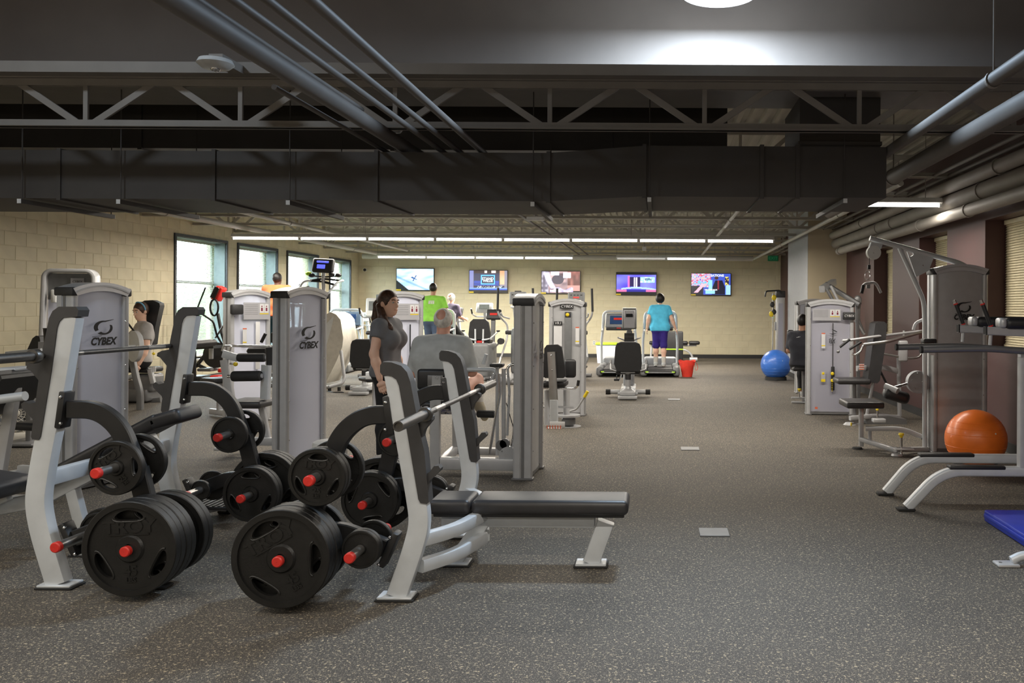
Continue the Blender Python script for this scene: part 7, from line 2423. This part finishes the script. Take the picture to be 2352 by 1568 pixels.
    # ---- shoes and socks
    for S_ in 'LR':
        an, toe = j['an' + S_], j['toe' + S_]
        f = Field()
        d = toe - (an - V3(0, 0, 0.03))
        heel = an - V3(0, 0, 0.035) - d * 0.18
        f.cone(heel, toe + d * 0.10, 0.044, 0.040, 0.03)
        f.cone(an - V3(0, 0, 0.01), an + (toe - an) * 0.4, 0.048, 0.042, 0.03)
        so = link('shoe', f.mesh('shoe', shoes, res), t)
        n_ = np.cross(side, d); n_ /= np.linalg.norm(n_)
        if n_ @ (an - toe) < 0:
            n_ = -n_
        f2 = Field()
        f2.cone(heel - n_ * 0.028, toe + d * 0.10 - n_ * 0.026, 0.040, 0.037, 0.02)
        f2.cut(heel - n_ * 0.024, n_)
        f2.cut(heel - n_ * 0.046, -n_)
        link('sole', f2.mesh('sole', 'cl_sole' if shoes == 'cl_shoe' else 'cl_white', res), so)
        if sock:
            kn = j['kn' + S_]
            f3 = Field()
            f3.cone(an + (kn - an) * 0.02, an + (kn - an) * sock, 0.046, 0.054, 0.02)
            link('sock', f3.mesh('sock', 'cl_white', res), t)
    # ---- hair
    kind, hm = hair
    f = Field()
    if kind == 'bald':
        f.ell(hp(0, -0.020, 0.022), V3(0.085, 0.104, 0.100), HR, 0.02)
        f.sub(hp(0, 0.100, -0.020), V3(0.085, 0.11, 0.12), HR)
        f.sub(hp(0, -0.112, 0.070), V3(0.046, 0.060, 0.058), HR)
        f.sub(hp(0, 0.045, 0.130), V3(0.060, 0.075, 0.045), HR)
        f.cut(hp(0, -0.02, -0.072), HR @ V3(0, 0.35, -1))
    else:
        f.ell(hp(0, -0.020, 0.030), V3(0.086, 0.104, 0.105), HR, 0.02)
        if kind == 'bob':
            f.ell(hp(0, -0.035, 0.005), V3(0.104, 0.104, 0.112), HR, 0.03)
        f.sub(hp(0, 0.105, -0.035), V3(0.085, 0.10, 0.105), HR)
        f.cut(hp(0, -0.02, -0.075), HR @ V3(0, 0.35, -1))
    hr = link('hair', f.mesh('hair', hm, min(res, 0.010)), t)
    if kind == 'ponytail':
        f4 = Field()
        b0 = hp(0, -0.118, 0.035)
        dn = V3(0, 0, -1)
        bk = HR @ V3(0, -1, 0)
        f4.cone(hp(0, -0.08, 0.03), b0, 0.030, 0.024, 0.02)
        p1 = b0 + bk * 0.035 + dn * 0.05
        p2 = p1 + bk * 0.018 + dn * 0.14
        p3 = p2 + bk * 0.012 + dn * 0.15
        f4.cone(b0, p1, 0.024, 0.034, 0.02); f4.cone(p1, p2, 0.034, 0.036, 0.02); f4.cone(p2, p3, 0.036, 0.010, 0.02)
        s0 = hp(0.060, -0.060, -0.03)
        s1 = s0 + V3(0.050, 0.055, -0.11); s2 = s1 + V3(0.022, 0.080, -0.09); s3 = s2 + V3(-0.030, 0.045, -0.10)
        f4.cone(s0, s1, 0.036, 0.040, 0.02); f4.cone(s1, s2, 0.040, 0.032, 0.02); f4.cone(s2, s3, 0.032, 0.012, 0.02)
        link('ponytail', f4.mesh('ponytail', hm, min(res, 0.010)), hr)
    if kind == 'ponytail':
        MB().lathe([(0.027, -0.012), (0.034, -0.006), (0.034, 0.006), (0.027, 0.012)], Matrix.Translation(Vector(hp(0, -0.122, 0.033))) @ Matrix.Rotation(PI / 2 - 0.5, 4, 'X'), 16).build('hair_tie', 'cl_ltgrey', hr)
    if kind == 'band':
        MB().tube([hp(0.089 * math.sin(a), 0.012 - 0.02 * abs(math.sin(a)), 0.035 + 0.104 * math.cos(a)) for a in [-1.7 + 3.4 * i / 16 for i in range(17)]], 0.009, 8).build('headband', 'cl_blueband', hr)
    return t


def stand(h=1.66, lean=0.0, sh=0.185, stride=0.0, arms=None):
    """upright joints scaled to body height h"""
    k = h / 1.72
    J = dict(hipL=(-0.085, 0, 0.93), hipR=(0.085, 0, 0.93), shL=(-sh, lean, 1.40), shR=(sh, lean, 1.40), neck=(0, lean + 0.0, 1.46), head=(0, lean + 0.02, 1.605),
             knL=(-0.09, 0.02 + stride * 0.6, 0.50), knR=(0.09, 0.02 - stride * 0.35, 0.50), anL=(-0.095, stride, 0.085), anR=(0.095, -stride, 0.085 + 0.0),
             toeL=(-0.10, stride + 0.15, 0.035), toeR=(0.10, -stride + 0.15, 0.035),
             elL=(-sh - 0.06, lean - 0.02, 1.11), elR=(sh + 0.06, lean - 0.02, 1.11), wrL=(-sh - 0.075, lean + 0.05, 0.87), wrR=(sh + 0.075, lean + 0.05, 0.87))
    if arms:
        J.update(arms)
    return {n: tuple(c * k for c in v) for n, v in J.items()}


# woman with the ponytail
J = stand(1.66, 0.0, 0.165)
person('woman in a charcoal t-shirt with a long brown ponytail standing behind the flat bench', (PX(889, 8.0), 8.0, 0), -1.72, J, 0.009, 'skin', 'cl_charcoal', 'cl_black', 'cl_grey', ('ponytail', 'hair_brown'), 0.42, 1.95, True, 0.96, head_yaw=-0.28, head_pitch=-0.05, shirt_hem=-0.05)
# older man on the leg machine
ox, oy = PX(1012, 7.7), 7.75
J = dict(hipL=(-0.10, 0, 0.66), hipR=(0.10, 0, 0.66), shL=(-0.205, 0.02, 1.185), shR=(0.205, 0.02, 1.185), neck=(0, 0.04, 1.255), head=(0, 0.06, 1.385),
         knL=(-0.20, 0.46, 0.70), knR=(0.235, 0.44, 0.80), anL=(-0.20, 0.50, 0.30), anR=(0.285, 0.30, 0.585), toeL=(-0.21, 0.64, 0.24), toeR=(0.345, 0.245, 0.475),
         elL=(-0.265, 0.02, 0.90), elR=(0.275, 0.04, 0.91), wrL=(-0.20, 0.26, 0.88), wrR=(0.23, 0.27, 0.93))
OM = person('grey-haired balding man in a grey t-shirt seated with his back turned', (ox, oy, 0), 0.0, J, 0.010, 'skin_red', 'cl_grey', 'cl_print', 'cl_shoe', ('bald', 'hair_grey'), 0.92, 0.92, False, 1.30, shirt_hem=-0.04, sock=0.45)
# man in green
GM = person('man in a bright green t-shirt walking on a treadmill with his back turned', (PX(993, 18.7), 18.7, 0.185), 0.0,
       stand(1.87, 0.05, 0.20, 0.12, dict(elL=(-0.29, 0.02, 1.13), elR=(0.29, 0.02, 1.13), wrL=(-0.30, 0.26, 1.06), wrR=(0.30, 0.24, 1.08))), 0.014, 'skin_tan', 'cl_green', 'cl_jeans', 'cl_grey', ('short', 'hair_black'), 0.75, 1.95, False, 1.10)
# woman in blue
person('woman in a bright blue t-shirt and navy shorts walking on a treadmill', (PX(1516, 19.0), 19.0, 0.185), 0.0,
       stand(1.66, 0.03, 0.185, 0.10, dict(elL=(-0.27, 0.0, 1.13), elR=(0.28, 0.0, 1.12), wrL=(-0.30, 0.06, 0.90), wrR=(0.37, 0.05, 0.90))), 0.012, 'skin', 'cl_cyan', 'cl_navy', 'cl_grey', ('bob', 'hair_black'), 0.62, 1.02, True, 1.12, shirt_hem=-0.09, sock=0.28)
# person in orange
person('person in an orange t-shirt on an elliptical by the left windows', (PX(634, 16.2), 16.15, 0.325), 0.0,
       stand(1.84, 0.08, 0.205, 0.04, dict(shL=(-0.205, 0.08, 1.45), shR=(0.205, 0.08, 1.45), neck=(0, 0.09, 1.49), elL=(-0.30, 0.15, 1.20), elR=(0.30, 0.15, 1.20), wrL=(-0.33, 0.42, 1.22), wrR=(0.33, 0.42, 1.22), anL=(-0.22, 0.04, 0.085), anR=(0.22, -0.04, 0.085), toeL=(-0.22, 0.19, 0.035), toeR=(0.22, 0.11, 0.035), knL=(-0.17, 0.06, 0.50), knR=(0.17, 0.02, 0.50))), 0.014, 'skin_dark', 'cl_orange', 'cl_teal', 'cl_grey', ('short', 'hair_black'), 0.6, 1.95, False, 1.02)


def sit(seat=0.56, lean=-0.05, sh=0.18, knee=0.50, foot=0.0, arms=None):
    J = dict(hipL=(-0.09, 0, seat + 0.06), hipR=(0.09, 0, seat + 0.06), shL=(-sh, lean, seat + 0.54), shR=(sh, lean, seat + 0.54), neck=(0, lean + 0.01, seat + 0.60), head=(0, lean + 0.04, seat + 0.745),
             knL=(-0.13, 0.44, knee + 0.07), knR=(0.13, 0.44, knee + 0.07), anL=(-0.13, 0.47, foot + 0.10), anR=(0.13, 0.47, foot + 0.10), toeL=(-0.14, 0.61, foot + 0.05), toeR=(0.14, 0.61, foot + 0.05),
             elL=(-sh - 0.05, lean + 0.05, seat + 0.27), elR=(sh + 0.05, lean + 0.05, seat + 0.27), wrL=(-sh, lean + 0.27, seat + 0.25), wrR=(sh, lean + 0.27, seat + 0.25))
    if arms:
        J.update(arms)
    return J


# woman with the headband
WS = person('woman with a headband in a pale grey t-shirt seated at the left wall machine', (PX(323, 12.85), 12.85, 0), 2.35,
            sit(0.60, -0.04, 0.17, 0.52, 0.1, dict(elL=(-0.225, -0.02, 0.84), wrL=(-0.235, 0.07, 0.62), elR=(0.22, 0.03, 0.95), wrR=(0.19, 0.27, 1.06))), 0.010, 'skin', 'cl_ltgrey', 'cl_black', 'cl_grey', ('band', 'hair_brown'), 0.62, 1.0, True, 1.0, head_yaw=0.45, head_pitch=-0.25)
WS.scale = (1.1, 1.1, 1.1)
WS.location.z = -0.06
# man by the red wall
person('dark-haired man in a dark shirt seated at the far tower by the red wall', (PX(1843, 13.6), 13.6, 0), -0.45,
       sit(0.56, -0.02, 0.18, 0.50, 0.0), 0.012, 'skin_tan', 'cl_darkshirt', 'cl_black', 'cl_grey', ('short', 'hair_black'), 0.85, 1.9, False, 1.05)
# riders far back
person('fair-haired rider whose head shows above the tower behind the ponytailed woman', (PX(937, 20.6), 20.6, 0), 0.0,
       sit(1.0, 0.06, 0.17, 0.70, 0.35, dict(knL=(-0.13, 0.36, 0.70), knR=(0.13, 0.36, 0.80), anL=(-0.13, 0.28, 0.30), anR=(0.13, 0.28, 0.42), toeL=(-0.13, 0.42, 0.26), toeR=(0.13, 0.42, 0.38), wrL=(-0.2, 0.34, 1.22), wrR=(0.2, 0.34, 1.22))), 0.016, 'skin', 'cl_purple', 'cl_black', 'cl_grey', ('bob', 'hair_fair'), 0.6, 1.9, True, 1.0)
person('grey-haired rider in purple on a bike right of the green shirt', (PX(1030, 20.6), 20.6, 0), -0.35,
       sit(1.0, 0.10, 0.18, 0.70, 0.35, dict(knL=(-0.13, 0.36, 0.70), knR=(0.13, 0.36, 0.80), anL=(-0.13, 0.28, 0.30), anR=(0.13, 0.28, 0.42), toeL=(-0.13, 0.42, 0.26), toeR=(0.13, 0.42, 0.38), wrL=(-0.2, 0.36, 1.22), wrR=(0.25, 0.36, 1.22))), 0.016, 'skin_red', 'cl_purple', 'cl_black', 'cl_grey', ('bald', 'hair_grey'), 0.9, 1.9, False, 1.0)


# prints on shirts, laid on the cloth
from mathutils.bvhtree import BVHTree


def shirt_print(per, rects, direction, mat, name):
    sh = [c for c in per.children if c.name.startswith('shirt')][0]
    me = sh.data
    bv = BVHTree.FromPolygons([v.co for v in me.vertices], [tuple(p.vertices) for p in me.polygons])
    d = Vector(direction)
    mb = MB()
    for (x0, x1, z0, z1) in rects:
        n = 4
        V = []
        for i in range(n + 1):
            for k in range(n + 1):
                x, z = x0 + (x1 - x0) * i / n, z0 + (z1 - z0) * k / n
                hit = bv.ray_cast(Vector((x, 0, z)) - d * 1.0, d)
                q = hit[0] if hit[0] is not None else Vector((x, 0, z))
                V.append(tuple(q - d * 0.004))
        Fc = [(i * (n + 1) + k, i * (n + 1) + k + 1, (i + 1) * (n + 1) + k + 1, (i + 1) * (n + 1) + k) for i in range(n) for k in range(n)]
        mb.add(V, Fc)
    mb.build(name, mat, sh, kind='stuff')


shirt_print(GM, [(-0.065, 0.065, 1.455, 1.475), (-0.065, -0.02, 1.40, 1.45), (-0.01, 0.02, 1.40, 1.45), (0.03, 0.065, 1.40, 1.45)], (0, 1, 0), 'cl_white', 'back_print')
shirt_print(WS, [(-0.07, 0.05, 1.075, 1.085), (-0.07, 0.05, 1.035, 1.045), (-0.07, 0.05, 0.995, 1.005), (-0.07, -0.058, 1.035, 1.085), (0.04, 0.05, 0.995, 1.045)], (0, -1, 0), 'cl_maroon', 'chest_print')
